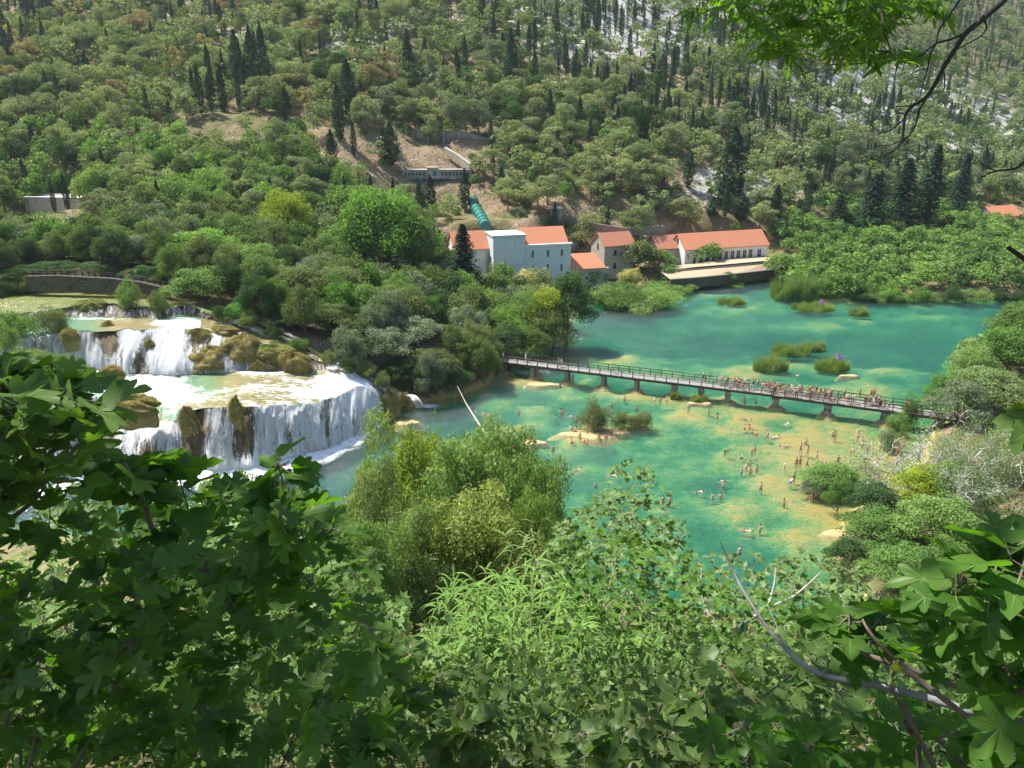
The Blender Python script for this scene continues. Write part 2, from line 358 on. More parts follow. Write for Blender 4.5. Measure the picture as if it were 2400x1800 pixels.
# ================================================================ cascade
k = N('wet_travertine'); p = k.pos(); n1 = k.noise(k.scale(p, (1, 1, .35)), 1.4, 6, .7); n2 = k.noise(k.scale(p, (3, 3, .5)), 2.2, 5, .7)
c = k.ramp(n1, [(.28, (.035, .028, .018)), (.5, (.14, .095, .045)), (.72, (.30, .22, .10))]); c = k.mix(k.math('MULTIPLY', n2, .5), c, (.12, .10, .04))
MROCK = k.done(k.pbr(c, .55, .4, k.bump(n2, .9, .4)))
def foammat(name, dens):
    k = N(name); uv = k.n('TexCoord').outputs['UV']; at = k.attr('foam')
    s1 = k.noise(k.scale(uv, (1.0, .10, 0.)), 1.3, 4, .62); s2 = k.noise(k.scale(uv, (1.0, .16, 0.)), 5.5, 4, .7, .5); s3 = k.noise(k.scale(uv, (1.0, .55, 0.)), 9.0, 4, .8)
    s = k.math('ADD', k.math('ADD', k.math('MULTIPLY', s1, .9), k.math('MULTIPLY', s2, .75)), k.math('MULTIPLY', s3, .6))
    a = k.math('MULTIPLY', k.math('ADD', k.math('SUBTRACT', s, 1.12 - dens), k.math('MULTIPLY', k.math('SUBTRACT', at, .5), .75)), 8.5, True)
    col = k.ramp(s3, [(.3, (.68, .73, .78)), (.55, (.90, .92, .93))])
    nb = k.bump(s, .8, .25)
    d = k.n('BsdfDiffuse', {'Color': col, 'Normal': nb}).outputs[0]; t = k.n('BsdfTranslucent', {'Color': (.93, .95, .97)}).outputs[0]
    sh = k.n('MixShader', {0: .5, 1: d, 2: t}).outputs[0]
    return k.done(k.n('MixShader', {0: a, 1: k.n('BsdfTransparent').outputs[0], 2: sh}).outputs[0])
MF = foammat('falling_water', -.01)
def poolmat(name, river=False):
    k = N(name); p = k.pos(); at = k.attr('foam'); oc = k.attr('ochre')
    q = k.scale(p, (.55, 1.9, 1.0)); s1 = k.noise(q, .7, 6, .7, 1.2); s2 = k.noise(q, 3.4, 5, .75, .6)
    n = k.noise(p, .9, 6, .75)
    base = k.ramp(k.math('ADD', k.math('MULTIPLY', oc, .75), k.math('MULTIPLY', n, .6)), [(.2, (.03, .16, .09)), (.42, (.10, .20, .08)), (.62, (.19, .20, .065)), (.82, (.25, .205, .07)), (1.0, (.20, .17, .06))])
    if river: base = k.ramp(n, [(.35, (.10, .15, .04)), (.55, (.20, .22, .06)), (.7, (.30, .26, .09))])
    f = k.math('MULTIPLY', k.math('SUBTRACT', k.math('ADD', k.math('ADD', k.math('MULTIPLY', s1, .9), k.math('MULTIPLY', s2, .5)), k.math('MULTIPLY', at, .62)), 1.04), 11, True)
    c = k.mix(f, base, k.ramp(s2, [(.35, (.56, .62, .62)), (.6, (.80, .83, .84))]))
    r = k.math('ADD', .18, k.math('MULTIPLY', f, .6))
    return k.done(k.pbr(c, r, .5, k.bump(k.math('ADD', s1, s2), .6, .15)))
MP = poolmat('shallow_running_water')
MRV = poolmat('olive_river_water', True)
nsub = [34, 18, 24, 9, 7, 8]
US = np.arange(-350, 961, 3.2); NU = len(US)
Ls = cascade_lines(US)
rowsV = []; rowsZ = []; band = []
for b in range(6):
    for q in range(nsub[b]):
        t = q / nsub[b]
        if b == 0:                                  # curved plunge: steep, rounded at the lip
            tz = 1 - (1 - t) ** 1.0; tv = t
            tz = sin(t * pi / 2) ** .93; tv = t
            # keep the ray geometry: interpolate the world position instead
        rowsV.append((b, t)); band.append(b)
rowsV.append((5, 1.0)); band.append(5)
Wl = [Pv(US, a, z) for a, z in Ls]
RW = np.zeros((len(rowsV), NU, 3)); FO = np.zeros((len(rowsV), NU)); OC = np.zeros_like(FO)
UU = US[None] + 0 * FO; arc = US / 1813. * 105
for r, (b, t) in enumerate(rowsV):
    A = Wl[b]; B = Wl[b + 1]
    if b in (0, 2):
        th_ = t ** 1.35; tz = t ** .88                          # horizontal lags, height leads: convex lip
        pt = A + (B - A) * th_; pt[:, 2] = A[:, 2] + (B[:, 2] - A[:, 2]) * tz
    else: pt = A + (B - A) * t
    RW[r] = pt
lipn = fbm(US * .022, US * 0 + 3.3, 4, 71) * 2.2; lipn3 = fbm(US * .03, US * 0 + 8.1, 4, 72) * 1.8
for r, (b, t) in enumerate(rowsV):
    w1_ = {0: t ** 2, 1: (1 - t) ** 2}.get(b, 0.0); w3_ = {2: t ** 2, 3: (1 - t) ** 2}.get(b, 0.0)
    e_ = np.clip((955 - US) / 120, 0, 1); RW[r, :, 1] += (lipn * w1_ + lipn3 * w3_) * e_
X, Y, Z = RW[..., 0], RW[..., 1], RW[..., 2]
bandA = np.array(band)[:, None] + 0 * UU
tA = np.array([t for b, t in rowsV])[:, None] + 0 * UU
steep = np.isin(bandA, (0, 2, 4)); win = np.sin(np.clip(tA, 0, 1) * pi)
# bulging columns on the steep faces
bul = (fbm(X * .45, Z * .08, 3, 31) * 2.3 + fbm(X * 1.6, Z * .2, 3, 33) * .9)
RW[..., 1] += np.where(steep, -bul * np.clip(win, 0, 1) * np.where(bandA == 0, 1, .7), 0)
RW[..., 2] += np.where(~steep, .10 * fbm(X * .7, Y * .7, 3, 35), 0)
U_, V_, D_ = proj(RW[..., 0], RW[..., 1], RW[..., 2])
# where the sheets are whiter or barer, by place on the terraces
FO = np.where(bandA == 0, .62, np.where(bandA == 2, .6, .45))
for cu, cv, ru, rv, am in [(455,1010,28,70,-.75),(575,1010,22,70,-.6),(352,1085,20,40,-.45),(500,1010,26,80,.05),(740,1000,110,70,.12),(620,1000,50,60,.1),(245,990,26,60,-.2),(205,1000,18,60,-.5),(690,1090,200,18,.4),(400,1108,130,14,.4),
        (385,1010,60,20,.15),(250,800,28,40,-.6),(300,810,20,45,.25),(330,850,22,30,-.35),(385,840,50,50,.25),(215,830,40,40,.4),(590,800,90,22,.0),(560,775,80,18,.35),(470,790,30,25,-.35),(700,850,60,18,-.35),(410,790,30,20,.2),(860,930,40,30,.25),(925,960,20,20,-.9),(765,980,14,60,-.25),(680,1020,10,40,-.25)]:
    FO = FO + am * np.exp(-(((U_ - cu) / ru) ** 2 + ((V_ - cv) / rv) ** 2))
pool = np.where(bandA == 1, .52, np.where(bandA == 3, .3, .12))
for cu, cv, ru, rv, am in [(330,895,110,26,.55),(400,930,90,16,.4),(560,905,130,14,.25),(260,870,60,20,.7),(240,740,70,9,.7),(430,760,70,14,.7),(600,868,60,9,.7),(820,900,70,24,.7),(740,925,70,10,.35),(640,945,80,8,.2),(500,895,70,14,-.5),(380,960,30,14,.1),(700,890,60,10,.1),(330,950,30,20,-.2),(300,690,200,15,-.3),(60,845,90,30,.4),(60,800,90,14,.3)]:
    pool = pool + am * np.exp(-(((U_ - cu) / ru) ** 2 + ((V_ - cv) / rv) ** 2))
FO = np.where(np.isin(bandA, (1, 3, 5)), pool, FO)
for cu, cv, ru, rv, am in [(600,900,90,22,1.),(700,880,120,14,.8),(640,930,120,14,.8),(530,945,110,10,1.),(760,890,60,20,1.),(700,915,60,20,.8),(320,770,80,14,1.),(345,985,40,10,.9),(450,955,40,10,.8),(200,700,200,14,.8),(820,880,30,12,.9),(300,755,70,12,.6)]:
    OC = OC + am * np.exp(-(((U_ - cu) / ru) ** 2 + ((V_ - cv) / rv) ** 2))
OC = OC + np.where(np.isin(bandA, (3, 5)) & (U_ > 470), .9, 0) 
FO = np.where(np.isin(bandA, (3, 5)) & (U_ > 470), .42 + .5 * vnoise(U_ * .03, V_ * .05, 3), FO)
FO = np.where(bandA == 1, FO - .10, FO)
OC = np.clip(OC, 0, 1)
UVc = np.stack([arc[None] + 0 * FO, RW[..., 2] * 1.0 + np.cumsum(np.concatenate([np.zeros((1, NU)), np.abs(np.diff(RW[..., 1], axis=0))]), 0) * .7], -1)
ri = np.arange(len(rowsV) - 1)[:, None]; ci = np.arange(NU - 1)[None]
def relief(name, mask, mat, off, seed=0, **tags):
    W = RW.copy(); W[..., 1] += -off * .8; W[..., 2] += off * .6
    if seed: W[..., 1] += fbm(X * .9 + seed, Z * .3, 3, seed) * .5 * steep
    q = np.stack([ri * NU + ci, ri * NU + ci + 1, (ri + 1) * NU + ci + 1, (ri + 1) * NU + ci], -1)[mask]
    used, inv = np.unique(q, return_inverse=True); m = MB(); m.add(W.reshape(-1, 3)[used], inv.reshape(-1, 4))
    return m.build(name, mat, None, True, {'foam': FO.ravel()[used], 'ochre': OC.ravel()[used]}, UVc.reshape(-1, 2)[used] + seed * 3.7, **tags)
bq = bandA[:-1, :-1]; uq = UU[:-1, :-1]; allq = np.ones_like(bq, bool)
relief('travertine_terraces', allq, MROCK, -.45, kind='structure')
relief('upper_river_water', bq == 5, MRV, 0, kind='structure')
relief('upper_pool_water', (bq == 3), MP, 0, kind='structure')
relief('middle_pool_water', (bq == 1), MP, 0, kind='structure')
def falls(mask, label, group='waterfalls stepping down the travertine terraces'):
    t = thing('waterfall', label, 'waterfall', (0, 0, 0), 0, group)
    a = relief('water_curtain', mask, MF, .0); a.parent = t
    b = relief('spray_strands', mask, MF, .32, 7); b.parent = t
falls((bq == 0) & (uq >= 425), 'broad white curtain waterfall dropping from the middle pool into the teal lake')
falls((bq == 0) & (uq >= 280) & (uq < 425), 'rounded domed waterfall left of the broad lower curtain')
falls((bq == 0) & (uq < 280), 'sloping cascade at lower left, half hidden behind dark fig leaves')
falls((bq == 2) & (uq >= 120) & (uq < 470), 'upper waterfall pouring past mossy pillars into the middle pool')
falls((bq == 2) & (uq >= 470), 'stepped side cascade running down along the forest edge')
falls((bq == 2) & (uq < 120), 'low white cascade at the left edge of the photo')
falls((bq == 4) & (uq < 470), 'topmost short waterfall spilling from the olive upper river')
falls((bq == 4) & (uq >= 470), 'narrow foaming run beside the curved stone wall')

# foam at the foot of the falls and small side fall
k = N('churned_foam'); p = k.pos(); at = k.attr('foam')
s1 = k.noise(p, .8, 6, .72, 1.0); s2 = k.noise(p, 5, 4, .7)
a = k.math('MULTIPLY', k.math('SUBTRACT', k.math('ADD', k.math('ADD', s1, k.math('MULTIPLY', s2, .4)), at), 1.25), 3.2, True)
d = k.n('BsdfDiffuse', {'Color': (.90, .93, .95), 'Normal': k.bump(s2, .8, .2)}).outputs[0]
MFO = k.done(k.n('MixShader', {0: a, 1: k.n('BsdfTransparent').outputs[0], 2: d}).outputs[0])
us = np.linspace(-340, 935, 240); v0 = pl(us, L0v); rows = []; fo = []
for t in np.linspace(0, 1, 22):
    w = P(0, 1000, 0)
    q = Pv(us, v0, np.zeros_like(us)); q[:, 1] += 1.0 - t * np.interp(us, [-340, 300, 600, 760, 880, 935], [9, 9, 9, 8, 6, 3]); q[:, 0] += t * 1.5
    q[:, 2] = .03 + .35 * (1 - t) ** 3 * (1 + fbm(us * .1, us * 0 + t * 4, 3, 5)); rows.append(q)
    fo.append(np.full(len(us), 1.15 * (1 - t) ** .8 - .05) * np.interp(us, [-340, 780, 900, 935], [1, 1, .75, .6]))
g = np.array(rows); n_ = len(us); a_ = np.arange(21)[:, None] * n_; b_ = np.arange(n_ - 1)[None]
m = MB(); m.add(g.reshape(-1, 3), np.stack([a_ + b_, a_ + b_ + 1, a_ + n_ + b_ + 1, a_ + n_ + b_], -1).reshape(-1, 4))
m.build('plunge_foam', MFO, None, True, {'foam': np.array(fo).ravel()}, kind='stuff', label='white foam spreading over teal water below the falls')
m = MB(); us = np.linspace(0, 1, 30); ws = np.linspace(-1, 1, 12); g = []; fo = []
for s_ in us:
    c0 = P(975 + 115 * s_, 952 + 6 * s_ - 3 * sin(s_ * 3), 0)
    for w_ in ws: g.append((c0[0], c0[1] + w_ * (1.1 + 1.6 * s_), .04)); fo.append((1.0 - s_) * (1 - w_ * w_) + .12)
a_ = np.arange(29)[:, None] * 12; b_ = np.arange(11)[None]
m.add(g, np.stack([a_ + b_, a_ + b_ + 1, a_ + 12 + b_ + 1, a_ + 12 + b_], -1).reshape(-1, 4)); m.build('side_fall_foam', MFO, None, True, {'foam': fo}, kind='stuff', label='foam tongue drifting right from the small side fall')
t = thing('waterfall', 'small white chute between dark rocks right of the broad falls', 'waterfall', (0, 0, 0), 0, 'waterfalls stepping down the travertine terraces')
g = []; fo = []; uvs = []
for s_ in np.linspace(0, 1, 14):
    c0 = P(962, 925, 2.6) * (1 - s_) + P(985, 953, 0.05) * s_; c0[2] = 2.6 * (1 - s_ ** 1.6)
    for w_ in np.linspace(-1, 1, 9): g.append((c0[0] + w_ * .7, c0[1] - .3 * w_ * w_, c0[2] + .05)); fo.append(.85); uvs.append((w_ * .9, c0[2]))
a_ = np.arange(13)[:, None] * 9; b_ = np.arange(8)[None]; m = MB(); m.add(g, np.stack([a_ + b_, a_ + b_ + 1, a_ + 9 + b_ + 1, a_ + 9 + b_], -1).reshape(-1, 4))
m.build('water_curtain', MF, t, True, {'foam': fo}, np.array(uvs))
# ================================================================ footbridge
wood = simple('weathered_planks', (.235, .225, .21), .85, .3, 2.5); wdark = simple('dark_timber', (.075, .055, .045), .85, .4, 3); conc = simple('pier_concrete', (.21, .185, .15), .9, .35, 2, bump=.4)
def Pz(u, v, z): return P(u, v, z)
bridge = thing('footbridge', 'long low timber footbridge on concrete piers crossing the turquoise lake', 'footbridge', P(1650, 931, 0))
BO = np.array(bridge.location)
def bpart(m, name, mats, parent=bridge, **t):
    m.v = [v - BO for v in m.v]; return m.build(name, mats, parent, **t)
segs = [(P(1120, 846.5, 2.0), P(1812, 931.2, 2.0), 2.3, 0.0), (P(1806, 931.5, 1.85), P(2262, 993, 1.85), 2.7, 0.0)]
rail_posts = []
DECK = []
for si, (A, B, wd, _) in enumerate(segs):
    A = A.copy(); B = B.copy(); d = B - A; Ln = np.hypot(d[0], d[1]); ex = d / Ln; ey = np.array([-ex[1], ex[0], 0.0])
    M = np.eye(4); M[:3, 0] = ex; M[:3, 1] = ey; M[:3, 2] = (0, 0, 1); M[:3, 3] = (A[0], A[1], 0)
    zb = A[2]; DECK.append((M, Ln, wd, zb + .45))
    m = MB()
    npl = int(Ln / .22)
    for q in range(npl):
        x = q * Ln / npl; jz = random.uniform(-.008, .008)
        m.box((x + .01, .0 + random.uniform(-.03, .0), zb + .39 + jz), (x + Ln / npl - .012, wd + random.uniform(0, .03), zb + .45 + jz), 0, M)
    bpart(m, 'deck', [wood])
    m = MB()
    for y in (.02, wd * .5 - .1, wd - .22): m.box((0, y, zb), (Ln, y + .2, zb + .385), 0, M)
    bpart(m, 'beam', [wdark])
    for side, y in (('near', 0.0), ('far', wd)):
        m = MB(); s = -1 if side == 'near' else 1
        x0 = 0 if side == 'near' or si else 3.5
        for h in (1.12, .62):
            m.box((x0, y + (-.09 if s < 0 else .03), zb + .45 + h - .05), (Ln, y + (-.03 if s < 0 else .09), zb + .45 + h + .05), 0, M)
        rl = bpart(m, 'railing', [wdark if (side == 'far' or si) else wood])
        npost = int((Ln - x0) / 1.85)
        for q in range(npost + 1):
            x = x0 + q * (Ln - x0) / npost - (.1 if q == npost else 0); pm = MB()
            pm.box((x, y + (-.03 if s < 0 else -.09), zb + .12), (x + .12, y + (.09 if s < 0 else .03), zb + .45 + 1.17), 0, M)
            yo = y + s * .02
            v = np.array([(x + .02, yo, zb + .95), (x + .1, yo, zb + .95), (x + .1, yo + s * .32, zb + .1), (x + .02, yo + s * .32, zb + .1), (x + .02, yo + s * .07, zb + 1.0), (x + .1, yo + s * .07, zb + 1.0), (x + .1, yo + s * .4, zb + .1), (x + .02, yo + s * .4, zb + .1)])
            pm.add(tf(M, v), [(0,1,2,3),(4,7,6,5),(0,4,5,1),(1,5,6,2),(2,6,7,3),(3,7,4,0)])
            bpart(pm, 'post', [wdark], rl)
def deckpt(u, v_hint, t):              # point on the deck under photo column u, t across
    for (M, Ln, wd, zt) in DECK:
        lo, hi = 0, Ln
        for _ in range(40):
            mid = (lo + hi) / 2; w = tf(M, np.array([[mid, wd * t, zt]]))[0]
            if proj(*w)[0] < u: lo = mid
            else: hi = mid
        if hi < Ln - .01: break
    return tf(M, np.array([[lo, wd * t, zt]]))[0], math.atan2(M[1, 0], M[0, 0])
piers = [(1179,885,0),(1252,894,0),(1331,903,0),(1417,915,0),(1494,924,0),(1582,931,0),(1645,936,0),(1708,954,0),(1821,968,1),(1943,985,2),(2078,1008,2),(2205,1024,2)]
for q, (u, v, ty) in enumerate(piers):
    b, an = deckpt(u, v, .5); top = (DECK[0][3] if u < 1815 else DECK[1][3]) - .47
    M = rotM((b[0], b[1], 0), an); m = MB()
    def prism(x0, x1, y0, y1, z0, z1, tx=.0):
        v = np.array([(x0 - tx, y0 - tx, z0), (x1 + tx, y0 - tx, z0), (x1 + tx, y1 + tx, z0), (x0 - tx, y1 + tx, z0), (x0, y0, z1), (x1, y0, z1), (x1, y1, z1), (x0, y1, z1)])
        m.add(tf(M, v), [(0,3,2,1),(4,5,6,7),(0,1,5,4),(1,2,6,5),(2,3,7,6),(3,0,4,7)])
    wd = 2.3 if u < 1815 else 2.7
    if q < 5: prism(-.28, .28, -1.1, -.5, -2, top - .12, .04); prism(-.28, .28, .4, 1.0, -2, top - .12, .04)
    else: prism(-.38, .38, -1.05, 1.0, -2, top - .12, .06)
    prism(-.45, .45, -1.2, 1.15, top - .12, top)
    if ty: prism(-.62, .62, -1.35, 1.2, top - .45, top - .123)
    if ty == 2: prism(-.55, .55, -1.3, 1.2, -2, .75, .15)
    bpart(m, 'pier', [conc])
    # pale travertine crust round the foot
    m = MB(); ang = np.linspace(0, 2 * pi, 17)[:-1]; rings = []
    for zz, rr_ in ((-1.2, 2.6), (-.25, 1.7), (.06, 1.15), (.16, .7), (.18, .02)):
        rings.append([(cos(a) * rr_ * (1.0 + .25 * sin(a * 3 + q)) * .75, sin(a) * rr_ * (1 + .2 * sin(2 * a + q)) - .3, zz + .05 * sin(5 * a + q)) for a in ang])
    g = tf(M, np.array(rings).reshape(-1, 3)); a_ = np.arange(4)[:, None] * 16; j_ = np.arange(16)[None]; k_ = (j_ + 1) % 16
    m.add(g, np.stack([a_ + j_, a_ + k_, a_ + 16 + k_, a_ + 16 + j_], -1).reshape(-1, 4))
    bpart(m, 'pier_footing', [simple('travertine_crust', (.44, .31, .15), .8, .25, 2) if q == 0 else bpy.data.materials['travertine_crust']])

# ================================================================ buildings
def tilemat(name, a, b):
    k = N(name); uv = k.n('TexCoord').outputs['Object']
    n = k.noise(uv, .7, 6, .8); n2 = k.noise(uv, 5, 4, .8)
    w = k.n('TexWave', {'Vector': uv, 'Scale': 1.6, 'Distortion': .3, 'Detail': 1.0}, wave_type='BANDS', bands_direction='X').outputs['Fac']
    c = k.mix(k.math('ADD', k.math('MULTIPLY', n, .6), k.math('MULTIPLY', n2, .4)), a, b)
    c = k.mix(k.math('MULTIPLY', k.math('LESS_THAN', w, .22), .35), c, tuple(q * .45 for q in a))
    return k.done(k.pbr(c, .85, .2, k.bump(w, .6, .08)))
tile_new = tilemat('orange_roof_tiles', (.50, .17, .085), (.74, .33, .19)); tile_old = tilemat('weathered_roof_tiles', (.36, .11, .06), (.62, .30, .19))
def stonemat(name, a, b, sc=1.6):
    k = N(name); oc = k.ocoord(); br = k.n('TexVoronoi', {'Vector': k.scale(oc, (1, 1, 1.7)), 'Scale': sc}, feature='DISTANCE_TO_EDGE').outputs[0]
    n = k.noise(oc, 2.5, 5, .7); c = k.mix(n, a, b); c = k.mix(k.math('LESS_THAN', br, .05), c, tuple(q * .6 for q in a))
    return k.done(k.pbr(c, .9, .2, k.bump(n, .5, .05)))
pale_plaster = simple('shade_tinted_plaster', (.50, .58, .58), .85, .06, .6); white_pl = simple('white_plaster', (.72, .71, .67), .85, .08, .7)  # mill plaster: blue grey shade of the front is put into its colour
stone = stonemat('pale_stone', (.36, .31, .25), (.52, .46, .38)); wallstone = stonemat('grey_retaining_stone', (.17, .155, .13), (.32, .29, .24), 1.2)
walldark = stonemat('dark_shaded_stone', (.06, .055, .04), (.15, .135, .10), 1.2)  # darker stone; tree shade on the embankment wall is put into its colour
greyc = simple('stained_concrete', (.26, .25, .23), .9, .4, .5, bump=.3); greyd = simple('dark_stained_concrete', (.17, .165, .155), .9, .45, .4, bump=.3)
glassd = simple('dark_glass', (.02, .03, .035), .15, .3, 1, .6); frame = simple('dark_green_frame', (.03, .07, .06), .6); framew = simple('pale_frame', (.6, .6, .56), .7); greenp = simple('green_painted_steel', (.012, .16, .125), .45, .2, 1.5, .5)
joint = simple('panel_joint', (.36, .44, .45), .85)
def gable_roof(m, x0, x1, y0, y1, ze, zr, ov=.35, th=.18, mi=0):
    ym = (y0 + y1) / 2; s = (zr - ze) / (ym - y0)
    for sg, ya in ((1, y0 - ov), (-1, y1 + ov)):
        za = ze - s * ov
        v = [(x0 - ov, ya, za), (x1 + ov, ya, za), (x1 + ov, ym, zr), (x0 - ov, ym, zr)]
        v2 = [(a, b, c + th) for a, b, c in v]
        f = [(0,1,2,3),(7,6,5,4),(0,4,5,1),(1,5,6,2),(2,6,7,3),(3,7,4,0)]
        m.add(v + v2, f if sg > 0 else [q[::-1] for q in f], mi)
def gable_walls(m, x0, x1, y0, y1, z0, ze, zr):
    ym = (y0 + y1) / 2
    v = [(x0,y0,z0),(x1,y0,z0),(x1,y1,z0),(x0,y1,z0),(x0,y0,ze),(x1,y0,ze),(x1,y1,ze),(x0,y1,ze),(x0,ym,zr),(x1,ym,zr)]
    m.add(v, [(0,1,5,4),(2,3,7,6)]); n = m.n - 10
    m.f.append(np.array([[n + 1, n + 2, n + 6, n + 9, n + 5]])); m.m.append(0); m.f.append(np.array([[n + 3, n + 0, n + 4, n + 8, n + 7]])); m.m.append(0)
def window(parent, x, z, w, h, arch=True, y=0.0, mf=None, face='y'):
    """window standing in a wall: frame proud of the wall, dark pane set within it, sill below"""
    mf = mf or framew
    def T(a, b, c_): return (a, b, c_) if face == 'y' else (b, a, c_)
    hw = w / 2; pts = [(-hw, 0), (hw, 0), (hw, h * (.86 if arch else 1))]
    if arch: pts += [(hw * cos(a), h * .86 + h * .14 * sin(a)) for a in (pi / 4, pi / 2, 3 * pi / 4)]
    pts += [(-hw, h * (.86 if arch else 1))]
    n = len(pts); m = MB(); yo = y - .035; t = .09
    inn = [(a * (1 - 2 * t / w), .07 + b * (1 - .14 / h)) for a, b in pts]
    v = [T(x + a, yo - .03, z + b) for a, b in pts] + [T(x + a, yo - .03, z + b) for a, b in inn] + [T(x + a, y + .02, z + b) for a, b in pts] + [T(x + a, yo + .01, z + b) for a, b in inn]
    f = []
    for q in range(n):
        r = (q + 1) % n; f += [(q, r, n + r, n + q), (q, 2 * n + q, 2 * n + r, r), (n + q, n + r, 3 * n + r, 3 * n + q)]
    m.add(v, f)
    if w > .5: m.box(T(x - .03, yo - .025, z + .07), T(x + .03, yo - .002, z + h * .95))
    fr = m.build('window', mf, parent)
    m = MB(); m.poly([T(x + a, yo + .006, z + b) for a, b in inn]); m.build('pane', glassd, fr)
    m = MB(); m.box(T(x - hw - .1, y - .16, z - .12), T(x + hw + .1, y + .02, z)); m.build('sill', mf, fr)
def setup(name, label, cat, w, ang): 
    t = thing(name, label, cat, w, ang); return t
# --- mill building
ang = radians(15)
w = PD(1337, 634, 199.5); w[2] = 0
mill = setup('mill_building', 'tall pale mill, shade-tinted blue grey, with orange tiled roofs and a flat topped tower', 'building', w, ang)
# local frame: x to the left is negative, front face at y = 0
fx = -12.6                                   # left end of the front wing
m = MB(); m.box((fx, 0, 1), (0, 9.5, 12.95)); m.build('wall', pale_plaster, mill)
m = MB(); m.box((fx - .02, -.25, 12.95), (.35, .95, 13.35)); m.build('parapet', white_pl, mill)
m = MB(); gable_walls(m, fx, -.9, .9, 9.3, 12.95, 13.4, 16.6); m.build('upper_wall', white_pl, mill)
m = MB(); gable_roof(m, fx, -.9, .9, 9.3, 13.5, 16.8); m.build('roof', tile_new, mill, label='bright orange tiled roof of the right wing')
for xx in (-10.2, -6.15, -2.45):
    window(mill, xx, 10.0, .78, 1.95)
window(mill, -10.2, 7.0, .78, 1.0); window(mill, -6.15, 6.6, .78, 1.75); window(mill, -2.45, 6.2, .78, 2.0); window(mill, -10.2, 3.2, .8, 1.6); window(mill, -2.45, 3.0, .8, 1.8)
m = MB(); m.box((fx - 8.2, -1.6, 1), (fx - .003, 6, 15.9)); tw = m.build('tower_wall', pale_plaster, mill)
m = MB(); m.box((fx - 8.45, -1.85, 15.9), (fx + .2, 6.2, 16.25)); m.build('tower_roof', simple('pale_green_roof', (.50, .62, .52), .7, .08, .5), mill)
m = MB()
for xx in (-8.2 + .02, -5.5, -2.8, -.12): m.box((fx + xx, -1.625, 2), (fx + xx + .1, -1.598, 15.7))
for zz in (5.4, 8.8, 12.2, 15.6): m.box((fx - 8.0, -1.63, zz), (fx - .1, -1.602, zz + .09))
m.build('panel_joints', joint, mill)
m = MB(); m.tube([(fx - .9, 1, 16.2), (fx - .9, 1, 18.6)], .05); m.tube([(fx - 1.3, 1, 18.2), (fx - .5, 1, 18.2)], .03); m.build('antenna', greyc, mill)
lx = fx - 8.2
m = MB(); gable_walls(m, lx - 9, lx - .003, 2.8, 11, 1, 12.4, 16.0); m.build('left_wall', white_pl, mill)
m = MB(); gable_roof(m, lx - 9, lx - .4, 2.8, 11, 12.5, 16.2); m.build('left_roof', tile_new, mill, label='orange tiled roof of the left wing')
m = MB()
for zz in np.arange(3, 11.5, .45): m.box((lx - .62, 2.52, zz), (lx - .12, 2.58, zz + .06))
for xx in (-.66, -.12): m.box((lx + xx, 2.5, 2), (lx + xx + .06, 2.6, 12))
m.build('ladder', greyc, mill)
m = MB(); m.box((lx - .05, .5, 8), (lx + .001, 1.5, 10.6)); m.build('tower_side_window', glassd, mill)
# --- low annex and stone house
w = PD(1337, 632, 200.5); w[2] = 0
an = setup('annex', 'low stone annex with orange roof and dark arched doorway beside the mill', 'building', w, ang)
m = MB(); m.box((.4, 0, 1), (9.6, 5, 6.3)); m.build('wall', stone, an)
m = MB(); v = [(.1, -.3, 6.15), (9.9, -.3, 6.15), (8.3, 5.0, 9.3), (.1, 5.0, 9.3)]; v2 = [(a, b, c_ + .18) for a, b, c_ in v]
m.add(v + v2, [(0,3,2,1),(4,5,6,7),(0,1,5,4),(1,2,6,5),(2,3,7,6),(3,0,4,7)]); m.build('roof', tile_new, an)
window(an, 1.7, 3.0, 1.0, 2.2); window(an, 4.6, 3.1, .8, 1.4)
m = MB(); m.box((.9, -1.0, 2.2), (2.6, -.1, 3.0)); m.build('planter', frame, an)
m = MB(); m.box((9.7, 1.0, 1), (11.2, 2.0, 6.0)); m.build('porch_pillar', stone, an)
w = PD(1416, 615, 212); w[2] = 0
ho = setup('stone_house', 'two storey pale stone house with weathered gable roof right of the mill', 'house', w, radians(24))
HL = 9.5
def rot90walls():
    m = MB(); gable_walls(m, 0, HL, 0, 7.4, 1, 10.2, 13.0); m.build('wall', stone, ho)
rot90walls()
m = MB(); gable_roof(m, 0, HL, 0, 7.4, 10.25, 13.15, .35); m.build('roof', tile_old, ho)
window(ho, 3.4, 7.6, .85, 1.4, False, mf=frame); window(ho, 3.4, 4.0, .85, 1.4, False, mf=frame); window(ho, 7.2, 7.6, .85, 1.4, False, mf=frame)
window(ho, 3.7, 9.2, .7, 1.4, True, 0.0, frame, 'x')
# --- long hall
w = PD(1796, 599, 228); w[2] = 0; zb = 46 - 349 * 228 / F
ha = setup('long_hall', 'long low hall with orange roof and a row of tall dark windows', 'building', w, radians(19))
m = MB(); gable_walls(m, -27.5, 0, 0, 8.5, 1, zb + 6.0, zb + 9.4); m.build('wall', white_pl, ha)
m = MB(); gable_roof(m, -27.5, 0, 0, 8.5, zb + 6.05, zb + 9.6, .5); m.build('roof', tile_new, ha)
for q in range(11): window(ha, -3.6 - q * 2.05 if q else -2.6, zb + 1.35, 1.4, 3.35, False)
for q in range(6): m = MB(); m.box((-4.6 - q * 4.1, -.14, 1), (-4.35 - q * 4.1, -.002, zb + 5.7)); m.build('pilaster', white_pl, ha)
m = MB(); m.box((-2.1, -.75, zb + .05), (-1.95, -.01, zb + 2.4)); m.box((-.9, -.75, zb + .05), (-.8, -.01, zb + 2.4)); m.box((-2.1, -.78, zb + 2.4), (-.8, -.01, zb + 2.5)); m.box((-3.0, -.06, zb + .05), (-2.2, -.003, zb + 2.6)); m.build('porch', frame, ha)
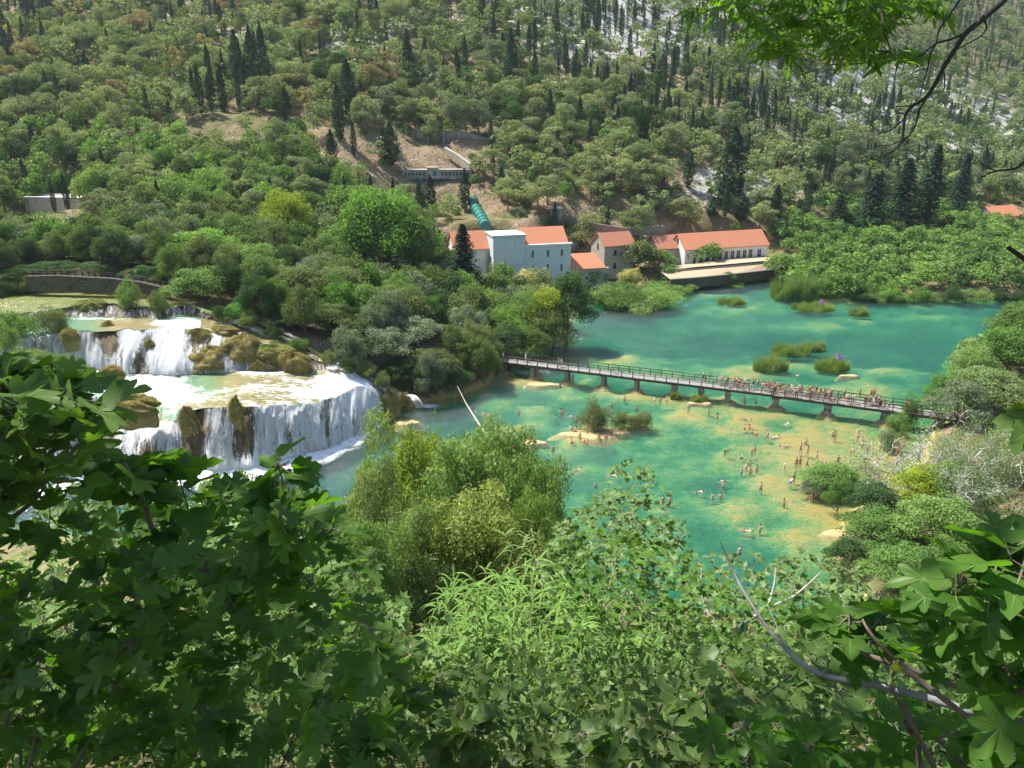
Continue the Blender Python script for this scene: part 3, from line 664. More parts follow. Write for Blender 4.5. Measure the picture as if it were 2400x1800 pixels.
window(ha, 4.25, zb + 7.0, .8, 1.2, False, -27.5, frame, 'x')
w = PD(1606, 612, 224); w[2] = 0
hb = setup('low_hall', 'lower orange roofed wing at the left end of the long hall', 'building', w, radians(19))
m = MB(); gable_walls(m, -9, 3.2, 0, 8, 1, 8.0, 10.8); m.build('wall', stone, hb)
m = MB(); gable_roof(m, -9, 3.2, 0, 8, 8.0, 11.0, .4); m.build('roof', tile_old, hb); window(hb, -4, 4, .9, 1.8); window(hb, -1, 4, .9, 1.8)
# --- house at the right edge
w = PD(2345, 507, 300); w[2] = 0; zb = 46 - 257 * 300 / F
hr = setup('small_house', 'small pale house with orange roof at the right edge of the photo', 'house', w, radians(20))
m = MB(); gable_walls(m, -3.5, 11, 0, 9, 0, zb + 2.6, zb + 5.6); m.build('wall', white_pl, hr)
m = MB(); gable_roof(m, -3.5, 11, 0, 9, zb + 2.6, zb + 5.8, .5); m.build('roof', tile_new, hr); window(hr, 2, zb + .8, .9, 1.3, False); window(hr, 6, zb + .8, .9, 1.3, False)
# --- ruin at the left
ru_ = setup('ruined_house', 'roofless white walled ruin among trees at the left edge', 'ruin', P(193, 505, 18) * np.array([1, 1, 0]), radians(-8))
m = MB(); pinkish = simple('faded_pink_plaster', (.62, .53, .49), .9, .12, .5)
m.box((-16.5, 0, 15), (0, .5, 22.6)); m.box((-16.5, .5, 15), (-16, 7, 22.2)); m.box((-.5, .5, 15), (0, 7, 22.8)); m.box((-16, 6.6, 15), (-.5, 7.1, 22.9)); m.build('wall', pinkish, ru_)
m = MB(); m.box((-16.7, -.12, 22.6), (.15, .62, 22.8)); m.box((-16.2, .62, 22.3), (-.2, 6.55, 22.45)); m.build('coping', white_pl, ru_)
m = MB()
for x in (-13.6, -11.6, -9.6, -6.2, -4.0, -2): m.box((x, -.02, 21.4), (x + .55, .01, 21.65))
for x in (-15.9, -8.6): m.box((x, -.05, 15), (x + .35, .01, 22.2))
m.build('slots', greyd, ru_)
m = MB(); m.box((-4.4, 7.2, 17), (-2.4, 8.8, 27.0)); m.build('chimney', stonemat('old_chimney_stone', (.34, .27, .22), (.48, .40, .33)), ru_)

# --- walls, gatehouse, penstock
def wall_line(name, label, cat, pts, th, mat, zdrop=3.0, group=None, cope=None):
    pts = np.array(pts, float); o = thing(name, label, cat, pts[0], 0, group); L0 = pts - pts[0]
    m = MB(); d = unit(np.gradient(pts[:, :2], axis=0)); nn = np.stack([-d[:, 1], d[:, 0]], -1) * th
    n = len(pts); top0 = L0.copy(); top1 = L0.copy(); top1[:, :2] += nn; b0 = top0 - [0, 0, zdrop]; b1 = top1 - [0, 0, zdrop]
    v = np.concatenate([b0, top0, top1, b1]); i_ = np.arange(n - 1)
    f = [np.stack([i_ + a * n, i_ + 1 + a * n, i_ + 1 + b * n, i_ + b * n], -1) for a, b in ((0, 1), (1, 2), (2, 3))]
    m.add(v, np.concatenate(f)); m.f.append(np.array([[0, n, 2 * n, 3 * n], [n - 1, 4 * n - 1, 3 * n - 1, 2 * n - 1]])); m.m.append(0)
    m.build('wall', mat, o)
    if cope:
        m = MB(); c0 = top0 + [0, 0, .004]; c1 = top1 + [0, 0, .004]; c0[:, :2] -= nn * .15; c1[:, :2] += nn * .15
        v = np.concatenate([c0, c0 + [0, 0, .18], c1 + [0, 0, .18], c1]); m.add(v, np.concatenate(f)); m.build('coping', cope, o)
    return o
palecope = simple('pale_coping', (.55, .50, .42), .9, .2, 2)
def line(pts, z=None, n=0): 
    a = np.array([PD(*q) if z is None else P(q[0], q[1], z) for q in pts]); return a
wall_line('retaining_wall', 'long grey concrete retaining wall with buttresses across the wooded slope', 'retaining wall', line([(800,291,262),(870,297,262),(930,302,261),(990,303,260),(1060,306,260),(1125,318,262),(1180,335,266)]), 1.2, greyc, 7.5)
for q, (u, v) in enumerate([(968,305),(1003,305),(1040,308),(1075,311)]):
    c_ = PD(u, v, 259); M = rotM(c_, 0); m = MB(); m.box((-.35, -1.0, -5), (.35, .9, -.2)); o = m.build('wall_buttress', greyc, label=['slim buttress at the pale left part of the long grey wall','second buttress from the left on the long grey wall','third buttress from the left on the long grey wall','rightmost buttress on the long grey wall'][q], category='buttress', group='buttresses on the grey wall'); o.matrix_world = Matrix(M.tolist())
wall_line('terrace_wall', 'short grey concrete wall glimpsed between pines left of centre', 'wall', line([(482,279,250),(541,279,250)]), 1, greyc, 3.5)
wall_line('terrace_wall', 'low dark wall at the path under the tall dark cypress', 'wall', line([(690,286,255),(800,291,256)]), 1, greyd, 2.2)
wall_line('path_kerb', 'pale stone kerb of the hillside path left of centre', 'kerb', line([(368,240,272),(440,228,274),(515,218,277)]), .8, palecope, .8)
wall_line('path_kerb', 'pale stone kerb of the lower hillside path below the cypress pair', 'kerb', line([(460,258,262),(560,262,262),(640,266,262),(760,272,262),(800,276,262)]), .8, palecope, .8)
wall_line('slope_wall', 'dark dry stone wall on the scrubby slope behind the stone house', 'wall', line([(1330,505,226),(1400,525,222),(1470,535,220),(1560,530,224)]), .8, wallstone, 2.2)
wall_line('stair_wall', 'slanting stepped wall dropping down the cutting under the grey wall', 'wall', line([(1040,345,250),(1070,362,246),(1100,384,242)]), 1.2, stone, 1.8)
wall_line('quay_wall', 'stone quay wall along the far shore below the long hall', 'quay wall', line([(1575,655,0),(1575,655,0)] if 0 else [(1572,656,203),(1640,651,205),(1720,643,210),(1800,634,216),(1890,622,222)]), .8, walldark, 2.6, None, wallstone)
wall_line('terrace_wall', 'low stone step wall across the sandy terrace below the long hall', 'wall', line([(1552,640,208),(1620,632,210.5),(1700,625,214),(1798,616,219)]), .6, walldark, 1.2, None, palecope)
wall_line('embankment_wall', 'old stone embankment wall under the path beyond the upper river', 'wall', line([(60,650,134.5),(130,648,134),(200,652,133.5),(260,655,133),(330,664,132.5),(390,678,131.5)]), .8, walldark, 2.5, None, walldark)
wall_line('curved_wall', 'curved low stone wall following the forest edge beside the side cascade', 'wall', line([(520,733,130),(560,745,127.5),(600,757,126),(640,772,124.5),(680,790,123.5),(720,808,122)]), .6, walldark, 2.2, None, wallstone)
sand = simple('sandy_terrace', (.42, .31, .20), .95, .15, .8)
m = MB(); a = [PD(1572,656,203.8), PD(1640,651,205.8), PD(1720,643,210.8), PD(1800,634,216.8), PD(1890,622,222.8)]; b = [PD(1552,640,207.9), PD(1620,633,210.4), PD(1700,626,213.9), PD(1798,617,218.9), PD(1890,606,226)]
b2 = [PD(1540,628,215), PD(1620,618,219), PD(1700,606,224), PD(1798,600,228), PD(1900,598,230)]
b1 = [q + np.array([0, .1, .75]) for q in b]
for A_, B_ in ((a, b), (b1, b2)):
    for q in range(4): m.poly([A_[q], A_[q + 1], B_[q + 1], B_[q]])
m.build('terrace', sand, kind='structure')
m = MB(); m.poly([P(1340,650,3.4), P(1372,668,1.2), P(1400,640,2.8), P(1415,628,3.4), P(1345,633,3.6)]); m.build('landing', sand, kind='structure')
gw = PD(1105, 405, 243); gw = np.array([gw[0], gw[1], 0]); zt = 46 - 155 * 243 / F
ga = setup('gatehouse', 'old concrete gatehouse with window strip standing on tall stained buttresses', 'building', gw, radians(6))
stainw = simple('stained_cream_plaster', (.36, .335, .28), .9, .4, .8)
m = MB(); m.box((-21.5, 0, zt), (0, 4, zt + 1.9)); m.build('wall', stainw, ga)
m = MB(); m.box((-22.2, -.5, zt + 1.9), (.6, 4.4, zt + 2.25)); m.build('roof', greyc, ga)
m = MB(); m.box((-13.9, -.6, zt), (-10.4, 3, zt + 3.0)); m.build('centre_bay', stainw, ga)
m = MB(); m.box((-12.0, -.66, zt + .4), (-10.9, -.603, zt + 1.9)); m.build('green_shutter', greenp, ga)
for q in range(18):
    x = -20.6 + q * 1.15
    if -14.5 < x < -10: continue
    window(ga, x, zt + .5, .8, .95, False, mf=greyc)
m = MB(); m.box((-22.4, -1.2, zt - .5), (3.6, 4.2, zt - .003)); m.build('platform', greyc, ga)
m = MB()
for x in (-6.2, -3.4, 1.2): m.box((x, -.9, zt - 11), (x + 1.2, 2, zt - .503))
m.box((-22, .5, zt - 11), (3.2, 3.8, zt - .505)); m.box((-9.2, -.4, zt - 12), (3.2, .49, zt - 3.2)); m.build('buttress_wall', greyd, ga)
for x in (-16.3, -2.0):
    m = MB(); m.tube([(x, -1.6, zt - 4.6), (x, -1.6, zt + .1)], .75, 14); m.build('sluice_pipe', greenp, ga)
m = MB(); c_ = PD(1109, 472, 233); pth = [np.zeros(3), PD(1113, 484, 230) - c_, PD(1120, 497, 225) - c_, PD(1131, 516, 217) - c_, PD(1138, 530, 210) - c_]
pe = thing('penstock', 'fat green ribbed penstock pipe running down behind the mill', 'pipe', c_)
m.tube(pth, 1.45, 20); m.build('pipe', greenp, pe)
for q in range(9):
    t = q / 8 * 3.6; a_ = int(t); p_ = pth[a_] * (1 - t + a_) + pth[a_ + 1] * (t - a_); d_ = unit(pth[a_ + 1] - pth[a_]); m = MB(); m.tube([p_ - d_ * .12, p_ + d_ * .12], 1.62, 20); m.build('ring', greenp, pe)
for q, (u, v, d, lab) in enumerate([(1302, 478, 226, 'upper small concrete block on the bare slope above the stone house'), (1340, 500, 222, 'lower small flat roofed concrete hut above the stone house')]):
    c_ = PD(u, v, d); c_[2] = min(c_[2], Hs(c_[0], c_[1]) + .5); o = thing('concrete_hut', lab, 'hut', c_, radians(10 + 12 * q), 'concrete blocks on the slope'); m = MB(); m.box((-1.6, -1.4, -3), (1.6, 1.4, 2.4)); m.build('wall', greyc, o); m = MB(); m.box((-1.9, -1.7, 2.4), (1.9, 1.7, 2.65)); m.build('roof', palecope, o); m = MB(); m.box((.2, -1.44, .2), (1.0, -1.398, 1.8)); m.build('doorway', greyd, o)
# path fence by the upper river
fo_ = thing('path_fence', 'dark wooden rail fence along the path above the embankment', 'fence', PD(130, 648, 134.8))
FB = np.array(fo_.location); m = MB(); fl = np.array([PD(60,641,135), PD(130,640,134.6), PD(200,643,134.2), PD(260,646,133.6), PD(330,655,133), PD(390,668,132)]) - FB
for h in (0.1, .5): m.tube(fl + [0, 0, h], .05, 4)
m.build('rail', wdark, fo_)
for q in np.linspace(0, 4.98, 22):
    a_ = int(q); p_ = fl[a_] * (1 - q + a_) + fl[a_ + 1] * (q - a_); m = MB(); m.box(p_ - [.07, .07, 1.0], p_ + [.07, .07, .6]); m.build('post', wdark, fo_)
# leaning dead trunk with white water streak, log at the lower right
o = thing('fallen_trunk', 'long bleached fallen trunk slanting into the lake beside the willow', 'fallen trunk', P(1080, 940, 0)); B_ = np.array(o.location)
m = MB(); m.tube(np.array([PD(1072, 905, 119), PD(1092, 945, 112), PD(1117, 985, 101), PD(1140, 1022, 88), PD(1165, 1065, 72)]) - B_, [.03, .06, .11, .15, .17], 8); m.build('trunk', simple('bleached_wood', (.44, .39, .28), .8, .2, 3), o)
o = thing('log', 'pale log lying on the shore rocks below the seated bathers', 'log', P(2045, 1352, 0)); m = MB(); B_ = np.array(o.location)
m.tube(np.array([P(2046, 1360, -.3), P(2052, 1335, .9), P(2056, 1315, 1.8)]) - B_, [.28, .24, .2], 8); m.build('trunk', bpy.data.materials['bleached_wood'], o)
# ================================================================ people
def skinned(name, joints, edges, sub=1):
    me = bpy.data.meshes.new(name); me.from_pydata([j[0] for j in joints], edges, []); o = bpy.data.objects.new(name, me); COL.objects.link(o)
    md = o.modifiers.new('skin', 'SKIN'); md.use_smooth_shade = True
    sv = me.skin_vertices[0].data
    for q, j in enumerate(joints):
        r = j[1]; sv[q].radius = r if isinstance(r, tuple) else (r, r)
        sv[q].use_root = (q == 0)
    if sub: s = o.modifiers.new('sub', 'SUBSURF'); s.levels = sub; s.render_levels = sub
    dg = bpy.context.evaluated_depsgraph_get(); dg.update()
    out = bpy.data.meshes.new_from_object(o.evaluated_get(dg)); bpy.data.objects.remove(o); bpy.data.meshes.remove(me)
    return out
def meshdata(me):
    v = np.zeros(len(me.vertices) * 3); me.vertices.foreach_get('co', v)
    return v.reshape(-1, 3), [tuple(p.vertices) for p in me.polygons]
def addme(m, me, mi=0):
    v, f = meshdata(me); o = m.n; m.v.append(v); m.n += len(v)
    for k_ in (3, 4):
        g = [q for q in f if len(q) == k_]
        if g: m.f.append(np.array(g) + o); m.m.append(mi)
    for q in f:
        if len(q) > 4: m.f.append(np.array([q]) + o); m.m.append(mi)
def ball(m, c, r, mi=0, n=8, half=None, k_=6):
    c = np.array(c, float); r = np.array(r, float) * np.ones(3); th = np.linspace(0, pi if half is None else half, k_)
    g = np.array([[(sin(a) * cos(b), sin(a) * sin(b), cos(a)) for b in np.arange(n) * 2 * pi / n] for a in th]).reshape(-1, 3) * r + c
    a_ = np.arange(k_ - 1)[:, None] * n; j_ = np.arange(n)[None]; kk = (j_ + 1) % n
    m.add(g, np.stack([a_ + j_, a_ + n_ * 0 + n + j_, a_ + n + kk, a_ + kk], -1).reshape(-1, 4), mi)
# each pose: joint positions; x across, -y forward, z up (metres)
def pose(kind):
    J = dict(pel=(0, 0, .95), wa=(0, 0, 1.10), ch=(0, 0, 1.30), nk=(0, .01, 1.47), hb=(0, 0, 1.56), ht=(0, -.005, 1.70),
             sl=(.17, 0, 1.41), el=(.25, .02, 1.14), wl=(.25, -.08, .90), hl=(.25, -.11, .82), sr=(-.17, 0, 1.41), er=(-.25, .02, 1.14), wr=(-.25, -.08, .90), hr=(-.25, -.11, .82),
             pl=(.09, 0, .90), kl=(.11, -.02, .50), al=(.11, .03, .09), tl=(.13, -.13, .03), pr=(-.09, 0, .90), kr=(-.11, -.02, .50), ar=(-.11, .03, .09), tr=(-.13, -.13, .03))
    def upd(**k): J.update(k)
    if kind == 'walk': upd(kl=(.1, -.16, .52), al=(.1, -.22, .09), tl=(.11, -.39, .04), kr=(-.1, .06, .51), ar=(-.1, .3, .16), tr=(-.11, .18, .03), el=(.25, .12, 1.16), wl=(.24, .08, .93), hl=(.24, .06, .85), er=(-.25, -.08, 1.16), wr=(-.22, -.27, 1.02), hr=(-.21, -.34, .99))
    if kind == 'phone': upd(el=(.25, -.12, 1.20), wl=(.10, -.33, 1.38), hl=(.06, -.38, 1.45), er=(-.25, -.12, 1.20), wr=(-.10, -.33, 1.38), hr=(-.06, -.38, 1.45))
    if kind == 'hips': upd(el=(.40, .08, 1.18), wl=(.22, -.03, 1.0), hl=(.16, -.08, .99), er=(-.26, .0, 1.14), wr=(-.24, -.14, .93), hr=(-.22, -.2, .88))
    if kind == 'lean': upd(wa=(0, -.06, 1.09), ch=(0, -.17, 1.26), nk=(0, -.26, 1.40), hb=(0, -.32, 1.47), ht=(0, -.37, 1.60), sl=(.17, -.22, 1.34), sr=(-.17, -.22, 1.34), el=(.27, -.36, 1.13), wl=(.10, -.50, 1.14), hl=(.03, -.53, 1.15), er=(-.27, -.36, 1.13), wr=(-.10, -.48, 1.15), hr=(-.03, -.5, 1.16))
    if kind == 'bend': upd(wa=(0, -.12, 1.06), ch=(0, -.30, 1.14), nk=(0, -.45, 1.20), hb=(0, -.53, 1.21), ht=(0, -.66, 1.26), sl=(.17, -.38, 1.18), sr=(-.17, -.38, 1.18), el=(.2, -.45, .93), wl=(.17, -.5, .72), hl=(.16, -.52, .64), er=(-.2, -.42, .92), wr=(-.16, -.40, .70), hr=(-.15, -.40, .62), kl=(.11, -.08, .5), kr=(-.11, .02, .5))
    if kind == 'wide': upd(el=(.42, .0, 1.27), wl=(.62, -.06, 1.22), hl=(.70, -.08, 1.22), er=(-.42, 0, 1.27), wr=(-.62, -.06, 1.20), hr=(-.70, -.08, 1.2))
    if kind == 'sit':
        for q in J: J[q] = (J[q][0], J[q][1], J[q][2] - .80)
        upd(kl=(.14, -.42, .42), al=(.13, -.55, .03), tl=(.13, -.72, .0), kr=(-.14, -.40, .38), ar=(-.14, -.55, .02), tr=(-.14, -.72, .0), el=(.24, -.12, .38), wl=(.17, -.34, .42), hl=(.13, -.40, .40), er=(-.26, .12, .35), wr=(-.27, .20, .12), hr=(-.27, .16, .05))
    if kind == 'swim':
        upd(pel=(0, .62, -.12), wa=(0, .46, -.09), ch=(0, .22, -.04), nk=(0, .05, .02), hb=(0, -.02, .07), ht=(0, -.10, .20), sl=(.17, .10, -.02), sr=(-.17, .10, -.02), el=(.34, -.10, -.06), wl=(.34, -.36, -.02), hl=(.33, -.44, -.01), er=(-.36, .10, -.1), wr=(-.50, .32, -.06), hr=(-.54, .38, -.06),
            pl=(.09, .68, -.14), kl=(.13, 1.06, -.12), al=(.13, 1.48, -.06), tl=(.13, 1.62, -.05), pr=(-.09, .68, -.14), kr=(-.13, 1.04, -.2), ar=(-.12, 1.44, -.22), tr=(-.12, 1.58, -.22))
    if kind == 'float':
        upd(pel=(0, .5, -.10), wa=(0, .34, -.06), ch=(0, .14, -.0), nk=(0, -.05, .02), hb=(0, -.13, .04), ht=(0, -.27, .08), sl=(.17, 0, -.0), sr=(-.17, 0, -.0), el=(.40, .05, -.04), wl=(.60, .16, -.03), hl=(.67, .2, -.02), er=(-.40, .05, -.04), wr=(-.60, .1, -.03), hr=(-.67, .1, -.02),
            pl=(.09, .56, -.12), kl=(.14, .95, -.05), al=(.14, 1.36, -.04), tl=(.15, 1.42, .08), pr=(-.09, .56, -.12), kr=(-.14, .95, -.07), ar=(-.14, 1.36, -.05), tr=(-.15, 1.42, .07))
    return {k_: np.array(v, float) for k_, v in J.items()}
RAD = dict(pel=(.155, .115), wa=(.135, .10), ch=(.165, .115), nk=.055, hb=.058, ht=.05, sl=.06, el=.042, wl=.03, hl=.035, pl=.092, kl=.058, al=.038, tl=.035)
for a, b in (('sr','sl'),('er','el'),('wr','wl'),('hr','hl'),('pr','pl'),('kr','kl'),('ar','al'),('tr','tl')): RAD[a] = RAD[b]
EDG = [('pel','wa'),('wa','ch'),('ch','nk'),('nk','hb'),('ch','sl'),('sl','el'),('el','wl'),('wl','hl'),('ch','sr'),('sr','er'),('er','wr'),('wr','hr'),('pel','pl'),('pl','kl'),('kl','al'),('al','tl'),('pel','pr'),('pr','kr'),('kr','ar'),('ar','tr')]
def subskin(name, J, keys, edges, scale, over=None, sub=1):
    idx = {k_: q for q, k_ in enumerate(keys)}
    js = []
    for k_ in keys:
        r = (over or {}).get(k_, RAD.get(k_.split('_')[0], .05)); r = tuple(x * scale for x in r) if isinstance(r, tuple) else r * scale
        js.append((tuple(J[k_]), r))
    return skinned(name, js, [(idx[a], idx[b]) for a, b in edges], sub)
def make_body(kind, fem=False):
    J = pose(kind); keys = [k_ for k_ in J if k_ != 'ht']
    body = subskin('body', J, keys, EDG, .93 if fem else 1.0)
    m = MB(); addme(m, body)
    up = unit(J['ht'] - J['hb']); fwd = np.array([0, -1.0, 0]) if abs(up[1]) < .9 else np.array([0, 0, 1.0]); fwd = unit(fwd - up * (fwd @ up)); sd = np.cross(up, fwd)
    c = J['ht'] * .75 + J['hb'] * .25
    # head with jaw, nose, ears, eyes, mouth: local frame sd, fwd, up
    def loc(pts): return c + pts[:, :1] * sd + pts[:, 1:2] * fwd + pts[:, 2:] * up
    hm = MB(); ball(hm, (0, 0, 0), (.076, .094, .115), 0, 10, None, 8); v = hm.v[0]; lowz = v[:, 2] < -.02; v[lowz, 0] *= .82; v[lowz, 1] = v[lowz, 1] * .9 + .012
    ball(hm, (0, .098, -.012), (.014, .02, .024), 0, 6, None, 5)
    for s in (-1, 1): ball(hm, (s * .079, -.005, -.01), (.012, .022, .032), 0, 6, None, 5)
    for s in (-1, 1): ball(hm, (s * .032, .084, .018), (.014, .01, .008), 1, 6, None, 5)
    ball(hm, (0, .085, -.055), (.026, .01, .006), 2, 6, None, 5)
    for v_, f_, mi_ in zip(hm.v, hm.f, hm.m): m.add(loc(v_), f_ - f_.min(), mi_)
    # five fingers on each hand
    for h, wv in (('hl', 'wl'), ('hr', 'wr')):
        d = unit(J[h] - J[wv]); ref = np.array([0, 0, 1.0]) if abs(d[2]) < .8 else np.array([0, 1.0, 0]); a = unit(np.cross(d, ref)); b = np.cross(d, a)
        for q, (o_, ln) in enumerate([(-.028, .065), (-.010, .078), (.010, .074), (.028, .058)]):
            s0 = J[h] + a * o_ + d * .02; m.tube([s0, s0 + d * ln * .55 + b * .004, s0 + d * ln + b * .03], [.010, .009, .007], 5)
        s0 = J[h] - a * .03 - d * .015; m.tube([s0, s0 - a * .03 + d * .02, s0 - a * .035 + d * .05 + b * .01], [.012, .010, .008], 5)
    parts = {}
    # hair
    hb = MB(); ball(hb, (0, -.012, .014), (.086, .100, .118), 0, 10, pi * .60, 7)
    if fem: hb.tube(np.array([(0, -.07, .03), (0, -.105, -.06), (0, -.10, -.18), (0, -.085, -.26)]), [.05, .06, .05, .02], 7)
    parts['hair'] = [(loc(v_), f_ - f_.min()) for v_, f_ in zip(hb.v, hb.f)]
    hb = MB(); ball(hb, (0, 0, .03), (.092, .108, .105), 0, 10, pi * .5, 6); hb.add(np.array([(-.07, .07, .03), (.07, .07, .03), (.05, .17, .02), (-.05, .17, .02)]), [(0, 1, 2, 3)]); parts['cap'] = [(loc(v_), f_ - f_.min()) for v_, f_ in zip(hb.v, hb.f)]
    J['pel_t'] = J['pel'] + (J['wa'] - J['pel']) * .35; J['ml'] = J['pl'] + (J['kl'] - J['pl']) * .55; J['mr'] = J['pr'] + (J['kr'] - J['pr']) * .55
    J['el_h'] = J['sl'] + (J['el'] - J['sl']) * .6; J['er_h'] = J['sr'] + (J['er'] - J['sr']) * .6
    ov = dict(pel_t=(.152, .116), ml=.086, mr=.086, el_h=.052, er_h=.052, pel=(.162, .122))
    parts['shorts'] = subskin('shorts', J, ['pel', 'pel_t', 'pl', 'ml', 'pr', 'mr'], [('pel', 'pel_t'), ('pel', 'pl'), ('pl', 'ml'), ('pel', 'pr'), ('pr', 'mr')], 1.10, ov)
    J['pl_b'] = J['pl'] + (J['kl'] - J['pl']) * .12; J['pr_b'] = J['pr'] + (J['kr'] - J['pr']) * .12; ov.update(pl_b=.09, pr_b=.09)
    parts['briefs'] = subskin('briefs', J, ['pel', 'pel_t', 'pl', 'pl_b', 'pr', 'pr_b'], [('pel', 'pel_t'), ('pel', 'pl'), ('pl', 'pl_b'), ('pel', 'pr'), ('pr', 'pr_b')], 1.03, ov)
    parts['shirt'] = subskin('shirt', J, ['ch', 'wa', 'pel', 'sl', 'el_h', 'sr', 'er_h'], [('ch', 'wa'), ('wa', 'pel'), ('ch', 'sl'), ('sl', 'el_h'), ('ch', 'sr'), ('sr', 'er_h')], 1.13, ov)
    J['c0'] = J['ch'] + (J['wa'] - J['ch']) * .1; J['c1'] = J['ch'] + (J['wa'] - J['ch']) * .55; ov.update(c0=(.166, .122), c1=(.152, .112))
    parts['bikini_top'] = subskin('bikini_top', J, ['c0', 'c1'], [('c0', 'c1')], 1.0, ov)
    parts['trousers'] = subskin('trousers', J, ['pel', 'pel_t', 'pl', 'kl', 'al', 'pr', 'kr', 'ar'], [('pel', 'pel_t'), ('pel', 'pl'), ('pl', 'kl'), ('kl', 'al'), ('pel', 'pr'), ('pr', 'kr'), ('kr', 'ar')], 1.12, ov)
    sw = dict(ov)
    parts['swimsuit'] = subskin('swimsuit', J, ['pel', 'wa', 'ch', 'pl', 'pl_b', 'pr', 'pr_b'], [('pel', 'wa'), ('wa', 'ch'), ('pel', 'pl'), ('pl', 'pl_b'), ('pel', 'pr'), ('pr', 'pr_b')], 1.04, ov)
    J['k0'] = (J['kl'] + J['kr']) / 2; J['k1'] = (J['pl'] + J['pr']) / 2; ov.update(k0=(.24, .19), k1=(.17, .13))
    parts['dress'] = subskin('dress', J, ['ch', 'wa', 'pel', 'k1', 'k0', 'sl', 'sr'], [('ch', 'wa'), ('wa', 'pel'), ('pel', 'k1'), ('k1', 'k0'), ('ch', 'sl'), ('ch', 'sr')], 1.1, ov)
    bp = MB(); bc = (J['ch'] + J['wa']) / 2; back = np.array([0, 1, 0.]); bp.box(bc + [-.14, .10, -.16], bc + [.14, .26, .22]); bp.box(bc + [-.10, .26, -.12], bc + [.10, .32, .05]); parts['backpack'] = [(v_, f_ - f_.min()) for v_, f_ in zip(bp.v, bp.f)]
    return m, parts
def cmat(name, c, r=.8): return simple(name, c, r, .08, 4)
skins = [cmat('fair_skin', (.60, .38, .27), .6), cmat('tanned_skin', (.43, .25, .155), .6), cmat('brown_skin', (.22, .115, .07), .6), cmat('reddened_skin', (.54, .29, .20), .6)]
eyem = cmat('eye_dark', (.03, .02, .02), .3); lipm = cmat('lip', (.40, .14, .11), .5)
PAL = dict(black=(.02, .02, .022), navy=(.03, .05, .13), blue=(.03, .30, .55), lightblue=(.40, .53, .68), white=(.80, .80, .80), grey=(.28, .28, .29), red=(.55, .035, .03), pink=(.65, .26, .32), green=(.05, .28, .16), olive=(.12, .13, .05), brown=(.16, .09, .05), teal=(.03, .24, .28), purple=(.16, .06, .18), yellow=(.62, .50, .15), beige=(.55, .46, .34), darkbrown=(.035, .02, .012), blond=(.40, .27, .12))
CM = {k_: cmat(k_ + '_cloth', v) for k_, v in PAL.items()}
CACHE = {}
def proto(kind, fem):
    key = (kind, fem)
    if key not in CACHE:
        m, parts = make_body(kind, fem)
        b = m.mesh('person', [skins[0], eyem, lipm], True); pm = {}
        for k_, v in parts.items():
            if isinstance(v, list):
                q = MB()
                for a_, f_ in v: q.add(a_, f_)
                pm[k_] = q.mesh(k_, [CM['black']], True)
            else:
                v.materials.clear(); v.materials.append(CM['black']); v.name = k_; pm[k_] = v
        CACHE[key] = (b, pm)
    return CACHE[key]
def setmat(o, i, m):
    o.material_slots[i].link = 'OBJECT'; o.material_slots[i].material = m
def person(loc, rz, kind, label, group, wear, hair='darkbrown', skin=0, fem=False, s=1.0):
    b, pm = proto(kind, fem)
    o = obj('person', b, None, label=label, category='person', group=group); o.location = [float(q) for q in loc]; o.rotation_euler = (0, 0, rz); o.scale = (s, s, s)
    setmat(o, 0, skins[skin])
    for it, colr in wear:
        c = obj(it, pm[it], o); setmat(c, 0, CM[colr])
    if not any(it == 'cap' for it, _ in wear): c = obj('hair', pm['hair'], o); setmat(c, 0, CM[hair])
    return o
GB = 'bathers wading and swimming in the lake'; GC = 'people on the footbridge'
def where(u, v):
    L_ = [('by the bushy tufa islet', 1380, 990, 150), ('near the bridge piers', 1500, 925, 260), ('on the ochre shallows below the bridge', 1900, 1040, 190), ('beyond the bridge', 2000, 880, 140), ('in the turquoise bay at lower right', 1760, 1150, 130), ('near the fallen trunk', 1150, 975, 90), ('near the dry grey trees', 2120, 1050, 110), ('by the sandy right shore', 2030, 1280, 90)]
    best = min(L_, key=lambda a: math.hypot((u - a[1]) / a[3], (v - a[2]) / (a[3] * .6)))
    return best[0]
